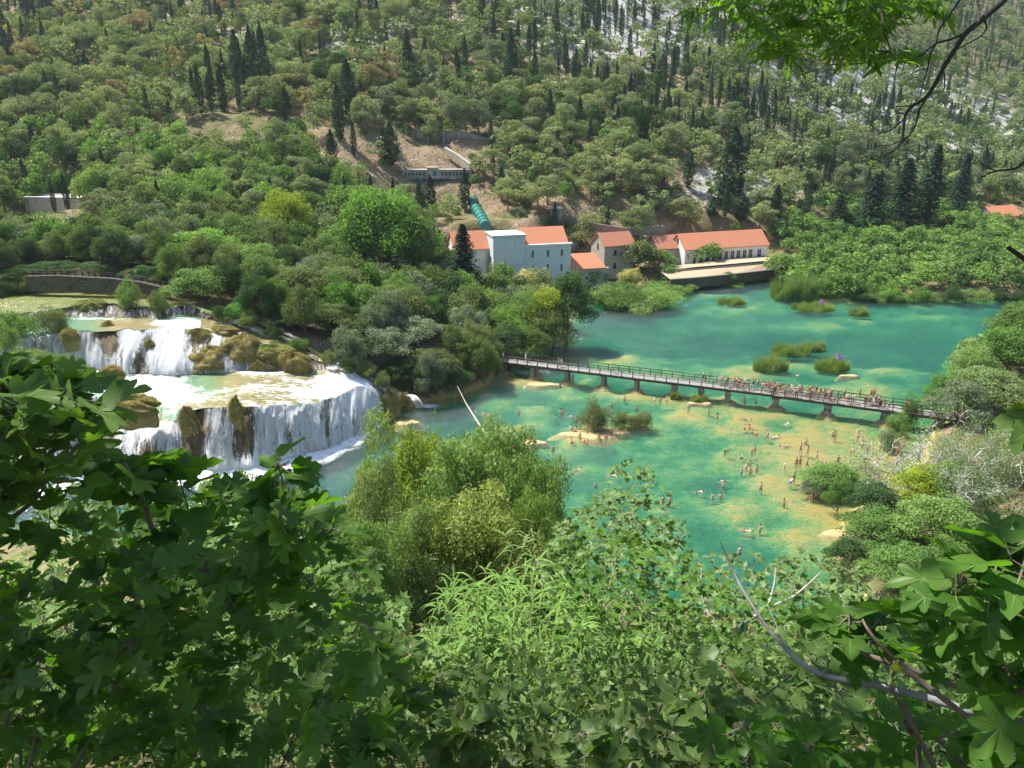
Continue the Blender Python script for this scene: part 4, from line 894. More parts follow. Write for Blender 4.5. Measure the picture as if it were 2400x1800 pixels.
# u, v of the waterline or feet, depth of immersion, pose, facing (deg), wear, hair, skin, female, text
Z7 = lambda X, Y: (1650 + X / 3.687, 850 + Y / 3.687)
Z6 = lambda X, Y: (1600 + X / 2.765, 600 + Y / 2.765)
Z5 = lambda X, Y: (800 + X / 2.765, 600 + Y / 2.765)
ZB = lambda X, Y: (1600 + X / 2.765, 1200 + Y / 2.765)
K = lambda c: [('shorts', c)]
BK = lambda c: [('briefs', c), ('bikini_top', c)]
people = [
 (Z7(350,362), .35, 'stand', 200, K('black'), 0, 'left of two men in black shorts standing in the bridge shadow'),
 (Z7(445,365), .35, 'hips', 170, K('black'), 0, 'right of two men in black shorts standing in the bridge shadow'),
 (Z7(40,440), .95, 'stand', 20, K('white'), 0, 'waist deep bather just left of the ochre shallows under the bridge shrub'),
 (Z7(112,518), .25, 'phone', 80, [('swimsuit','brown')], 1, 'slim woman in brown swimsuit wading alone left of the red swimsuit'),
 (Z7(400,492), 0, 'swim', 60, K('black'), 1, 'swimmer with dark hair just below the bridge shadow'),
 (Z7(350,580), 0, 'sit', 300, K('black'), 3, 'left of two bathers sitting on the submerged ledge'),
 (Z7(390,582), 0, 'sit', 60, BK('black'), 3, 'right of two bathers sitting on the submerged ledge'),
 (Z7(447,668), .2, 'phone', 30, [('swimsuit','red')], 0, 'woman in bright red swimsuit standing in shallow water'),
 (Z7(545,672), .25, 'hips', 200, K('blue'), 0, 'man in blue patterned shorts on the edge of the ledge'),
 (Z7(528,660), .25, 'stand', 60, K('white'), 1, 'person in white shorts close behind the man in blue patterned shorts'),
 (Z7(640,637), 0, 'swim', 100, K('white'), 0, 'swimmer with wet head in the green channel right of the blue shorts'),
 (Z7(675,718), 0, 'float', 260, BK('red'), 1, 'reclining bather at the edge of the green channel'),
 (Z7(878,700), .95, 'stand', 180, K('grey'), 0, 'bather chest deep above the pair of women in dark bikinis'),
 (Z7(832,784), .2, 'wide', 340, BK('black'), 1, 'woman in black bikini with arms raised sideways'),
 (Z7(890,806), .2, 'stand', 200, BK('black'), 0, 'woman in black bikini seen from behind in the middle shallows'),
 (Z7(972,838), .2, 'walk', 60, K('blue'), 1, 'boy in bright blue shorts walking through ankle deep water'),
 (Z7(180,800), .2, 'bend', 60, [('shorts','black')], 2, 'man bending slightly with dark shorts at left of the shallows'),
 (Z7(410,806), .25, 'hips', 180, K('green'), 3, 'broad man in dark green shorts beside a smaller companion'),
 (Z7(437,790), .25, 'stand', 30, BK('brown'), 1, 'smaller companion behind the broad man in dark green shorts'),
 (Z7(325,830), 0, 'sit', 280, K('black'), 0, 'upper left swimmer of the loose group left of the shallows'),
 (Z7(367,850), 0, 'swim', 300, K('black'), 1, 'swimmer just right of the upper left swimmer group'),
 (Z7(363,905), .9, 'wide', 240, K('black'), 0, 'dark haired bather chest deep in the loose group of five'),
 (Z7(325,942), .95, 'stand', 210, K('black'), 0, 'lowest left bather of the loose group of five'),
 (Z7(400,945), .95, 'stand', 20, BK('black'), 3, 'middle bather of the loose group of five'),
 (Z7(455,932), .9, 'phone', 330, BK('pink'), 1, 'rightmost bather of the loose group of five'),
 (Z7(793,912), .15, 'stand', 190, K('red'), 1, 'man in dark red shorts left of the green shorts'),
 (Z7(824,908), .15, 'hips', 170, K('green'), 1, 'man in bright green shorts standing on the ochre shallows'),
 (Z7(886,911), .15, 'walk', 40, K('black'), 1, 'man in long black shorts turned towards the camera'),
 (Z7(690,960), .15, 'walk', 30, BK('white') + [('cap','white')], 0, 'woman with white cap and white bikini on the ochre shallows'),
 (Z7(1043,953), .12, 'hips', 340, BK('black'), 1, 'slim woman in black bikini walking on the ochre shallows'),
 (Z7(1152,890), .12, 'stand', 330, K('purple'), 1, 'man in dark purple shorts holding a pale towel'),
 (Z7(1385,900), .12, 'stand', 180, K('black'), 2, 'dark skinned man in black trunks seen from behind'),
 (Z7(1262,797), .2, 'bend', 60, K('red'), 3, 'man in red shorts bending over the water'),
 (Z7(1287,780), .25, 'stand', 60, K('red'), 3, 'man in red shorts upright behind the bending man'),
 (Z7(1365,720), .4, 'hips', 300, K('white'), 3, 'man in white shorts left of the bright blue shorts'),
 (Z7(1407,788), .25, 'hips', 160, K('blue'), 0, 'man in bright blue shorts at the right of the shallows'),
 (Z7(1512,786), .15, 'wide', 180, K('yellow'), 0, 'man in pale yellow shorts at the right of the shallows'),
 (Z7(1325,680), .15, 'phone', 20, BK('beige'), 1, 'woman in pale bikini standing alone near the bridge shadow'),
 (Z7(1108,664), .2, 'hips', 170, K('black'), 0, 'man in black shorts, left half of a couple below the bridge'),
 (Z7(1130,668), .2, 'phone', 20, BK('black'), 1, 'woman in black bikini, right half of a couple below the bridge'),
 (Z7(1480,832), .0, 'float', 60, K('white'), 0, 'dark haired swimmer floating at the right of the shallows'),
 (Z7(1648,760), .4, 'stand', 20, K('red'), 3, 'left bather of the group beside the dry grey tree'),
 (Z7(1665,792), .4, 'phone', 340, BK('red'), 3, 'lowest bather of the group beside the dry grey tree'),
 (Z7(1717,738), .3, 'hips', 20, K('purple'), 3, 'right bather of the group beside the dry grey tree'),
 (Z7(1712,700), .4, 'stand', 180, K('black'), 3, 'uppermost bather of the group beside the dry grey tree'),
 (Z7(1660,905), .2, 'walk', 120, K('black'), 1, 'bather half hidden behind grey twigs on the right'),
 (Z7(775,1028), .3, 'stand', 200, [('swimsuit','black')], 1, 'woman in black swimsuit behind the man in blue trunks'),
 (Z7(742,1063), .35, 'bend', 130, K('blue'), 0, 'man in blue trunks leaning over near the women'),
 (Z7(858,1095), .0, 'sit', 240, K('black'), 3, 'broad bather sitting at the lower edge of the ochre shallows'),
 (Z7(140,1022), .0, 'swim', 280, K('black'), 0, 'swimmer making a white splash at left'),
 (Z7(165,1072), .9, 'phone', 30, K('black'), 3, 'chest deep man in front of the splashing swimmer'),
 (Z7(735,520), .0, 'swim', 120, K('white'), 0, 'swimmer in the green channel just under the bridge shadow'),
 (Z6(35,1020), .2, 'phone', 340, BK('white'), 1, 'woman with white bikini bottoms wading left of the bridge shrub'),
 (Z6(505,1520), .6, 'wide', 340, K('black'), 0, 'bather kneeling in deep water left of the big ochre patch'),
 (Z6(655,1612), .95, 'phone', 10, BK('black'), 1, 'dark haired bather deep in water below the ochre patch'),
 (Z6(798,1545), .0, 'sit', 100, K('black'), 3, 'second seated bather from the left at the lower ochre edge'),
 (Z6(832,1578), .0, 'sit', 330, BK('black'), 3, 'third seated bather from the left at the lower ochre edge'),
 (Z6(868,1565), .0, 'sit', 60, K('black'), 0, 'rightmost seated bather at the lower ochre edge'),
 (Z6(193,1572), .95, 'stand', 200, K('black'), 0, 'left of two bathers side by side low in the bay'),
 (Z6(247,1568), .95, 'hips', 160, K('blue'), 3, 'right of two bathers side by side low in the bay'),
 (Z6(130,1525), .0, 'swim', 90, K('black'), 0, 'pale swimmer with dark hair at the lower left of the bay'),
 (Z6(1003,1462), .9, 'stand', 60, K('black'), 1, 'bather showing above the round shrub at right'),
 (Z6(1148,892), .8, 'stand', 20, K('black'), 1, 'bather standing beyond the bridge left of a pair'),
 (Z6(1222,890), .8, 'hips', 180, K('black'), 3, 'left bather of a pair beyond the bridge'),
 (Z6(1242,892), .8, 'stand', 180, K('red'), 3, 'right bather of a pair beyond the bridge'),
 (Z6(733,790), .5, 'bend', 100, K('black'), 0, 'boy in black shorts wading beyond the bridge near the reeds'),
 (Z6(470,806), .5, 'walk', 60, K('black'), 0, 'boy wading beyond the bridge at the left of the crowd'),
 (Z6(1983,568), .0, 'swim', 60, K('black'), 1, 'left of two distant swimmers near the right shore'),
 (Z6(2010,574), .9, 'stand', 200, K('black'), 0, 'right of two distant swimmers near the right shore'),
 (Z5(1150,1018), 1.1, 'stand', 180, K('black'), 0, 'lone bather shoulder deep left of the islet'),
 (Z5(1424,1016), 1.0, 'phone', 60, BK('black'), 1, 'left of a pair in the water left of the round bush'),
 (Z5(1440,1020), 1.0, 'stand', 300, K('black'), 3, 'right of a pair in the water left of the round bush'),
 (Z5(1475,1037), .0, 'swim', 270, K('black'), 0, 'swimmer with white wake left of the round bush'),
 (Z5(1390,1050), 1.3, 'stand', 100, K('black'), 1, 'head of a swimmer left of the round bush'),
 (Z5(870,1022), .9, 'stand', 120, K('black'), 3, 'leftmost bather beside the fallen trunk'),
 (Z5(910,1018), .0, 'swim', 270, K('black'), 3, 'swimmer stretched out right of the fallen trunk'),
 (Z5(965,1026), .0, 'swim', 90, K('black'), 3, 'swimmer farthest right of three by the fallen trunk'),
 (Z5(1298,797), .2, 'bend', 280, [('shorts','black'),('shirt','black')], 1, 'figure in black bending beside the second bridge pier'),
 (Z5(1417,835), 1.1, 'stand', 120, K('black'), 2, 'head and shoulders in the shade left of the third pier'),
 (Z5(1500,815), .2, 'stand', 160, BK('black'), 1, 'slim bather behind the third bridge pier'),
 (Z5(1836,928), 1.15, 'stand', 200, K('black'), 0, 'bather shoulder deep under the middle of the bridge'),
 (Z5(1752,966), 1.1, 'wide', 180, K('black'), 0, 'bather with spread arms above the round bush'),
 (Z5(1727,1012), 1.0, 'stand', 200, K('black'), 3, 'left bather of two between the round bush and the twin bush'),
 (Z5(1758,1015), .9, 'hips', 40, K('black'), 3, 'right bather of two between the round bush and the twin bush'),
 (Z5(1916,996), .95, 'stand', 180, K('black'), 3, 'broad bather waist deep above the twin bush'),
 (Z5(2027,976), .25, 'walk', 120, BK('beige') + [('cap','white')], 0, 'woman in pale swimwear with white cap left of three standing bathers'),
 (Z5(2067,966), .2, 'hips', 20, BK('black'), 1, 'woman in black bikini, middle of three standing bathers'),
 (Z5(2108,970), .2, 'stand', 60, BK('beige') + [('cap','white')], 0, 'woman with white cap, right of three standing bathers'),
 (Z5(1520,1098), .15, 'stand', 200, K('black'), 1, 'man standing at the left edge of the tufa islet'),
 (Z5(1497,1138), .0, 'sit', 30, K('black'), 1, 'leftmost seated bather of the islet group'),
 (Z5(1521,1142), .0, 'sit', 300, BK('black'), 1, 'second seated bather of the islet group'),
 (Z5(1546,1178), .0, 'sit', 340, BK('black'), 1, 'dark haired bather sitting just under the round bush'),
 (Z5(1490,1208), .25, 'sit', 100, K('black'), 3, 'bather sitting low at the left of the islet rocks'),
 (Z5(1572,1220), .0, 'sit', 60, K('red'), 3, 'seated bather, left of the close pair on the islet rocks'),
 (Z5(1590,1218), .0, 'sit', 320, BK('black'), 3, 'seated bather, right of the close pair on the islet rocks'),
 (Z5(1668,1186), .15, 'sit', 20, K('black'), 1, 'bather crouching on the islet between the two bushes'),
 (Z5(1716,1214), .25, 'stand', 200, BK('white'), 1, 'woman standing in front of the gap between the islet bushes'),
 (Z5(1240,1202), .85, 'stand', 200, K('black'), 3, 'bather on the small rock left of the islet'),
 (Z5(1373,1258), .95, 'stand', 180, K('red'), 3, 'reddish bather above the green treetop'),
 (Z5(1415,1322), .95, 'hips', 190, K('black'), 3, 'broad backed bather at the edge of the green treetop'),
 (Z5(1385,1382), 1.3, 'stand', 180, K('black'), 1, 'left of two heads low in the water beside the green treetop'),
 (Z5(1422,1365), .0, 'swim', 100, K('black'), 1, 'swimmer right of two beside the green treetop'),
 (Z5(1551,1380), .0, 'swim', 120, K('black'), 3, 'solitary swimmer in the open lower bay'),
 (Z5(1778,1422), .0, 'float', 100, K('black'), 3, 'swimmer on the deep blue patch'),
 (Z5(1650,1490), 1.0, 'stand', 180, K('black'), 0, 'pale bather chest deep with long dark hair'),
 (Z5(2085,1590), .95, 'stand', 180, K('black'), 3, 'left bather of a pair above the fig thicket'),
 (Z5(2130,1592), .95, 'hips', 160, K('black'), 3, 'right bather of a pair above the fig thicket'),
 (ZB(440,125), .0, 'float', 70, K('red'), 3, 'swimmer floating beside a standing bather low in the bay'),
 (ZB(500,118), .9, 'phone', 100, K('black'), 3, 'bather standing beside a floating swimmer low in the bay'),
 (ZB(370,262), 1.0, 'stand', 190, K('black'), 0, 'pale bather with dark bun just above the fig leaves'),
 (ZB(1028,202), -.15, 'sit', 30, K('black'), 1, 'left of two people sitting on the ochre bank at lower right'),
 (ZB(1050,208), -.15, 'sit', 330, BK('black'), 0, 'right of two people sitting on the ochre bank at lower right'),
 (ZB(1205,272), .0, 'phone', 60, K('black'), 2, 'shaded person standing by the small tree trunk'),
 (ZB(1248,300), .0, 'hips', 20, [('shorts','navy'),('shirt','navy')], 1, 'person in dark blue clothes on the shaded shore rocks'),
 (ZB(1278,262), .0, 'stand', 20, K('black'), 3, 'bare chested man on the shaded shore rocks'),
 (ZB(1380,322), .0, 'sit', 60, K('brown'), 3, 'person crouching at the right end of the shore rocks'),
 (ZB(725,505), .4, 'wide', 60, K('red'), 0, 'bather stretching out arms among the fig branches'),
]
for (uv, im, kd, rz, wr, skn, tx) in people:
    w = P(uv[0], uv[1], 0.0)
    fem = any(a in ('bikini_top', 'swimsuit', 'dress') for a, _ in wr)
    z = {'swim': .0, 'float': .02}.get(kd, -im)
    person((w[0], w[1], z), radians(rz), kd, 'person: ' + tx if not any(q in tx for q in ('man', 'woman', 'boy', 'person', 'bather', 'swimmer')) else tx, GB, wr, random.choice(['darkbrown', 'darkbrown', 'black', 'brown', 'blond'] if not fem else ['darkbrown', 'black', 'brown']), skn, fem, random.uniform(.96, 1.05) * (.85 if 'boy' in tx or 'smaller' in tx else 1))
# crowd on the bridge: u, across the deck, pose, facing, wear, text
S = lambda a, b='grey', c=None: [('shirt', a), ('shorts', b)] + ([('cap', c)] if c else [])
D = lambda a: [('dress', a)]
z7x = lambda X: 1650 + X / 3.687
crowd = [(1163,.2,'walk',100,S('white'),'in white at the far left end of the bridge'),(1179,.3,'stand',60,S('white','grey'),'in pale clothes leaning near the first pier'),(1232,.6,'walk',110,S('white','white','beige'),'in white with hat walking between first two piers'),
 (1309,.3,'walk',280,S('grey','black'),'with grey top, left of a couple above the third pier'),(1316,.45,'walk',280,S('white','black'),'with white shirt and black shorts above the third pier'),(1437,.4,'walk',90,S('grey','grey'),'in grey walking alone above the fourth pier'),
 (1647,.8,'stand',200,S('navy','navy','white'),'in dark blue with pale cap, first of the crowd from the left'),(z7x(40),.85,'lean',180,S('black','beige'),'in black top second of the crowd from the left'),(z7x(120),.7,'stand',20,S('blue','navy'),'in blue shirt beside a pink one'),(z7x(132),.55,'stand',10,S('white','lightblue'),'in white top and pale blue shorts left of a red top'),(z7x(150),.85,'lean',180,S('pink','blue'),'in pink top leaning on the far rail'),
 (z7x(200),.5,'phone',200,S('red','beige'),'in dull red shirt carrying a bag'),(z7x(192),.3,'walk',40,[('shirt','brown'),('shorts','grey'),('backpack','brown')],'with brown backpack at the left of the crowd'),(z7x(262),.6,'stand',20,S('white','grey'),'in white shirt, left of the white shirted trio'),(z7x(283),.85,'stand',180,S('white','beige'),'in white shirt, middle of the white shirted trio'),(z7x(296),.3,'stand',0,S('black','black'),'in black at the near rail left of the joint'),
 (z7x(330),.25,'lean',0,S('black','black'),'in black leaning on the near rail left of the joint'),(z7x(350),.7,'stand',200,S('white','black','white'),'in white cap and shirt left of the joint'),(z7x(375),.35,'phone',330,S('black','grey'),'taking a picture over the near rail'),(z7x(410),.6,'walk',260,[('shirt','lightblue'),('trousers','white'),('backpack','navy')],'in pale blue with dark bag on the shoulder'),(z7x(503),.6,'walk',100,S('white','beige'),'in pale clothes walking alone towards the crowd'),
 (z7x(549),.6,'walk',100,S('black','black'),'in black just left of the bridge joint'),(z7x(578),.85,'stand',180,S('beige','grey'),'in beige at the far rail above the joint'),(z7x(595),.5,'stand',20,S('pink','white'),'in pink top at the bridge joint'),(z7x(612),.25,'stand',340,D('black'),'in black dress at the bridge joint'),(z7x(635),.85,'stand',180,S('white','grey'),'in white at the far rail right of the joint'),(z7x(655),.6,'stand',220,S('olive','olive'),'in olive green right of the joint'),
 (z7x(695),.12,'lean',0,S('black','brown'),'with dark hair in black at the near rail'),(z7x(712),.7,'stand',180,S('red','beige'),'with red top in the thick of the crowd'),(z7x(725),.35,'lean',350,S('white','navy'),'in white shirt and navy shorts leaning forward'),(z7x(745),.15,'lean',10,S('navy','navy'),'in navy leaning on the near rail'),(z7x(758),.85,'stand',180,S('white','white'),'in white at the far rail behind the navy figure'),(z7x(780),.2,'lean',0,S('white','blue'),'in white and blue leaning on the near rail'),(z7x(797),.12,'lean',20,S('lightblue','navy'),'in pale blue and navy at the near rail'),(z7x(812),.5,'stand',30,S('grey','grey'),'in grey amid the crowd'),
 (z7x(825),.85,'stand',180,S('white','black'),'in white with dark hair at the far rail'),(z7x(838),.6,'stand',200,S('pink','beige'),'in pinkish red left of the gap in the crowd'),(z7x(880),.15,'lean',350,S('white','black'),'in white, first right of the gap in the crowd'),(z7x(893),.2,'lean',0,S('white','grey'),'in white, second right of the gap in the crowd'),(z7x(915),.7,'stand',180,S('red','black'),'in red at the far side right of the gap'),(z7x(938),.4,'stand',0,S('white','beige'),'in big white shirt right of the gap'),(z7x(950),.3,'hips',20,S('lightblue','white'),'in pale blue right of the gap'),(z7x(960),.85,'stand',180,S('navy','navy'),'in navy shirt tall at the far rail'),(z7x(998),.8,'stand',170,S('olive','red'),'with green shirt and red bag at the far rail'),
 (z7x(1030),.7,'stand',180,S('white','white'),'in white at the far rail right of the green shirt'),(z7x(1044),.2,'stand',20,S('brown','black'),'in brown top at the near rail'),(z7x(1075),.3,'walk',40,[('shirt','beige'),('shorts','brown'),('backpack','olive')],'with tan backpack at the near rail'),(z7x(1095),.75,'stand',180,S('green','black','white'),'with green top and pale hat'),(z7x(1125),.35,'lean',10,S('navy','blue'),'in dark blue leaning at the near rail right half'),(z7x(1165),.12,'lean',350,S('black','navy'),'in black leaning far over the near rail'),(z7x(1205),.7,'phone',200,S('black','black'),'tall in black holding up a phone'),
 (z7x(1225),.3,'stand',20,S('white','beige'),'in white, left of a white and brown pair'),(z7x(1242),.2,'hips',0,S('beige','brown'),'in beige and brown at the near rail'),(z7x(1278),.25,'stand',10,S('white','white'),'in white alone before the last gap'),(z7x(1385),.3,'stand',20,S('brown','olive'),'in brown, left of the pale blue group'),(z7x(1402),.35,'hips',340,S('pink','beige'),'in pink, left of the pale blue group'),(z7x(1440),.5,'stand',20,D('lightblue'),'in pale blue dress'),(z7x(1462),.35,'stand',0,D('white'),'in long white dress beside the pale blue dress'),(z7x(1478),.75,'stand',180,S('white','grey'),'in white behind the long white dress'),
 (z7x(1505),.6,'phone',180,S('white','black'),'in white with dark hair near the right group'),(z7x(1520),.2,'stand',20,D('black'),'in long black dress at the near rail'),(z7x(1555),.12,'lean',340,S('black','brown'),'in black leaning beside the long black dress'),(z7x(1592),.15,'lean',20,S('teal','black'),'in teal top, last before the dry twigs'),(z7x(1735),.4,'stand',20,S('pink','pink'),'in pink, left of two behind dry twigs'),(z7x(1765),.3,'stand',0,S('pink','white'),'in pink, right of two behind dry twigs'),(z7x(1985),.5,'stand',180,K('red'),'bare backed in red shorts near the right end of the bridge'),(z7x(2082),.4,'walk',260,S('pink','grey'),'in pink at the right end of the bridge'),(z7x(2160),.5,'stand',30,S('black','black'),'in black at the right end of the bridge')]
for (u, t, kd, rz, wr, tx) in crowd:
    w, an_ = deckpt(u, 0, t if kd != 'lean' else (.12 if t < .5 else .88))
    fem = random.random() < .5 and not any(a == 'cap' for a, _ in wr) or any(a == 'dress' for a, _ in wr)
    person(w, an_ + radians(rz), kd, 'person ' + tx, GC, wr, random.choice(['darkbrown', 'black', 'brown', 'blond', 'darkbrown']), random.choice([0, 1, 3, 0]), fem, random.uniform(.95, 1.04))
rs_ = random.Random(8); seen = set()
tops = ['white', 'white', 'black', 'navy', 'grey', 'lightblue', 'pink', 'beige', 'red', 'teal', 'olive', 'brown', 'purple', 'yellow', 'green']; bots = ['black', 'navy', 'beige', 'white', 'grey', 'blue', 'brown', 'olive']
for q in range(34):
    while True:
        a_, b_, sd_ = rs_.choice(tops), rs_.choice(bots), rs_.choice(['near', 'far'])
        if (a_, b_, sd_) not in seen: seen.add((a_, b_, sd_)); break
    u = rs_.choice([rs_.uniform(1700, 1815), rs_.uniform(1815, 1900), rs_.uniform(1885, 1945), rs_.uniform(1990, 2080)]); sp_ = 'left of the bridge joint' if u < 1815 else 'just right of the joint' if u < 1943 else 'near the dry trees end'
    w, an_ = deckpt(u, 0, rs_.uniform(.3, .45) if sd_ == 'near' else rs_.uniform(.55, .75)); nm = dict(lightblue='pale blue')
    person(w, an_ + radians(rs_.choice([0, 180, 20, 200, 90, 260])), rs_.choice(['stand', 'walk', 'phone', 'hips']), 'person in %s top and %s shorts %s, %s side' % (nm.get(a_, a_), b_, sp_, sd_), GC, [('shirt', a_), ('shorts', b_)], rs_.choice(['darkbrown', 'black', 'blond', 'brown']), rs_.choice([0, 1, 3]), rs_.random() < .5, rs_.uniform(.93, 1.04))
for (u, v, d, rz, wr, tx) in [(299,650,134.6,200,S('red','black'),'in red on the path above the embankment'),(306,648,134.8,20,S('black','black'),'in black on the path above the embankment'),(320,647,134.6,200,S('white','grey'),'in white on the path above the embankment'),(188,642,136.5,90,S('pink','grey'),'in pink walking the shaded path at left')]:
    w = PD(u, v + 6, d + 1.6); person(w, radians(rz), 'stand', 'person ' + tx, 'walkers on the embankment path', wr, 'darkbrown', 0, False)
for (u, v, d, wr, tx) in [(1611,632,213.5,S('black','grey'),'in dark clothes on the lower sandy terrace'),(1632,612,218,S('black','black'),'in black by the sandy terrace edge'),(1715,606,225,S('navy','black'),'in dark blue before the long hall')]:
    w = PD(u, v + 5, d); w[2] = max(w[2], 1.5); person(w, .5, 'stand', 'person ' + tx, 'visitors on the sandy terrace', wr, 'darkbrown', 0, False)
# ================================================================ trees
LM = dict(
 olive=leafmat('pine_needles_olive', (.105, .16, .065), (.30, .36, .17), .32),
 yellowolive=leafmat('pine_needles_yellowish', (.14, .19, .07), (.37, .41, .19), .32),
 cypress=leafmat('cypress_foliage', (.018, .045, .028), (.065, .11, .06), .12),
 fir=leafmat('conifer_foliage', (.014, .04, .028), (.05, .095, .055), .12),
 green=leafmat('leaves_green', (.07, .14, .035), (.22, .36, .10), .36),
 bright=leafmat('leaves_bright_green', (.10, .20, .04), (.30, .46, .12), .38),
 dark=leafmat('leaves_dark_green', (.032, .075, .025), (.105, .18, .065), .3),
 mossolive=leafmat('leaves_olive', (.075, .12, .035), (.24, .31, .11), .32),
 lime=leafmat('leaves_yellow_green', (.20, .28, .02), (.42, .50, .05), .4),
 cream=leafmat('blossom_cream', (.40, .38, .14), (.62, .57, .26), .3),
 grey=leafmat('scrub_grey_green', (.11, .155, .09), (.27, .33, .20), .3),
 rust=leafmat('needles_rusty', (.20, .16, .07), (.36, .31, .15), .3),
 willow=leafmat('willow_leaves', (.10, .18, .045), (.30, .43, .14), .36, None, 0, .04),
 reed=leafmat('reed_leaves', (.08, .16, .035), (.26, .40, .12), .35, None, 0, .03),
 rush=leafmat('rush_leaves', (.13, .21, .05), (.33, .42, .13), .32, None, 0, .04))
TONE = dict(olive='olive green', yellowolive='yellowish', cypress='dark', fir='blackish green', green='mid green', bright='bright green', dark='deep green', mossolive='dull olive', lime='yellow green', cream='cream flowered', grey='grey green', rust='rusty', willow='silvery green')
def cards(c, nrm, size, rng, asp=.5):
    n = len(c); r = rng.normal(size=(n, 3)); t = unit(np.cross(nrm, r)); b = np.cross(nrm, t)
    s = (size * rng.uniform(.6, 1.25, n))[:, None]
    v = np.stack([c - t * s, c + b * s * asp, c + t * s, c - b * s * asp], 1).reshape(-1, 3)
    return v, np.arange(4 * n).reshape(-1, 4)
def clumps(cc, cr, n, size, rng, flat=.8, up=.35, rnd=.75, asp=.5, fill=.35, sur=None):
    """n leaves spread over clump shells (centres cc, radii cr)"""
    w = cr ** 2; k_ = rng.choice(len(cc), n, p=w / w.sum())
    d = unit(rng.normal(size=(n, 3))); d[:, 2] += up; d = unit(d)
    rad = 1 - fill * rng.random(n) ** 1.5
    off = d * (cr[k_] * rad)[:, None]; off[:, 2] *= flat
    off += (rng.normal(size=(n, 3)) * (.12 * cr[k_])[:, None])
    nn = unit(d + rng.normal(size=(n, 3)) * rnd)
    return cards(cc[k_] + off, nn, size, rng, asp)
def trunkmb(H, r, limbs, rng, lean=0.0, base=-1.2):
    m = MB(); z = np.linspace(base, H, 8); t = (z - base) / (H - base)
    x = lean * t ** 1.6 * H + .12 * np.sin(t * 5 + rng.uniform(0, 6)) * r * 6 * t; y = .1 * np.sin(t * 4 + 2) * r * 6 * t
    pts = np.stack([x, y, z], -1); m.tube(pts, r * (1.15 - .8 * t), 7)
    for c in limbs:
        zz = min(max(c[2] - rng.uniform(.5, 1.6), H * .25), H); q = np.array([np.interp(zz * .85, z, x), np.interp(zz * .85, z, y), zz * .78])
        mid = (q + c) / 2 + [0, 0, -.12 * np.linalg.norm(c - q)]
        m.tube([q, mid, c], [r * .42, r * .28, r * .08], 5)
    return m
PROTO = {}
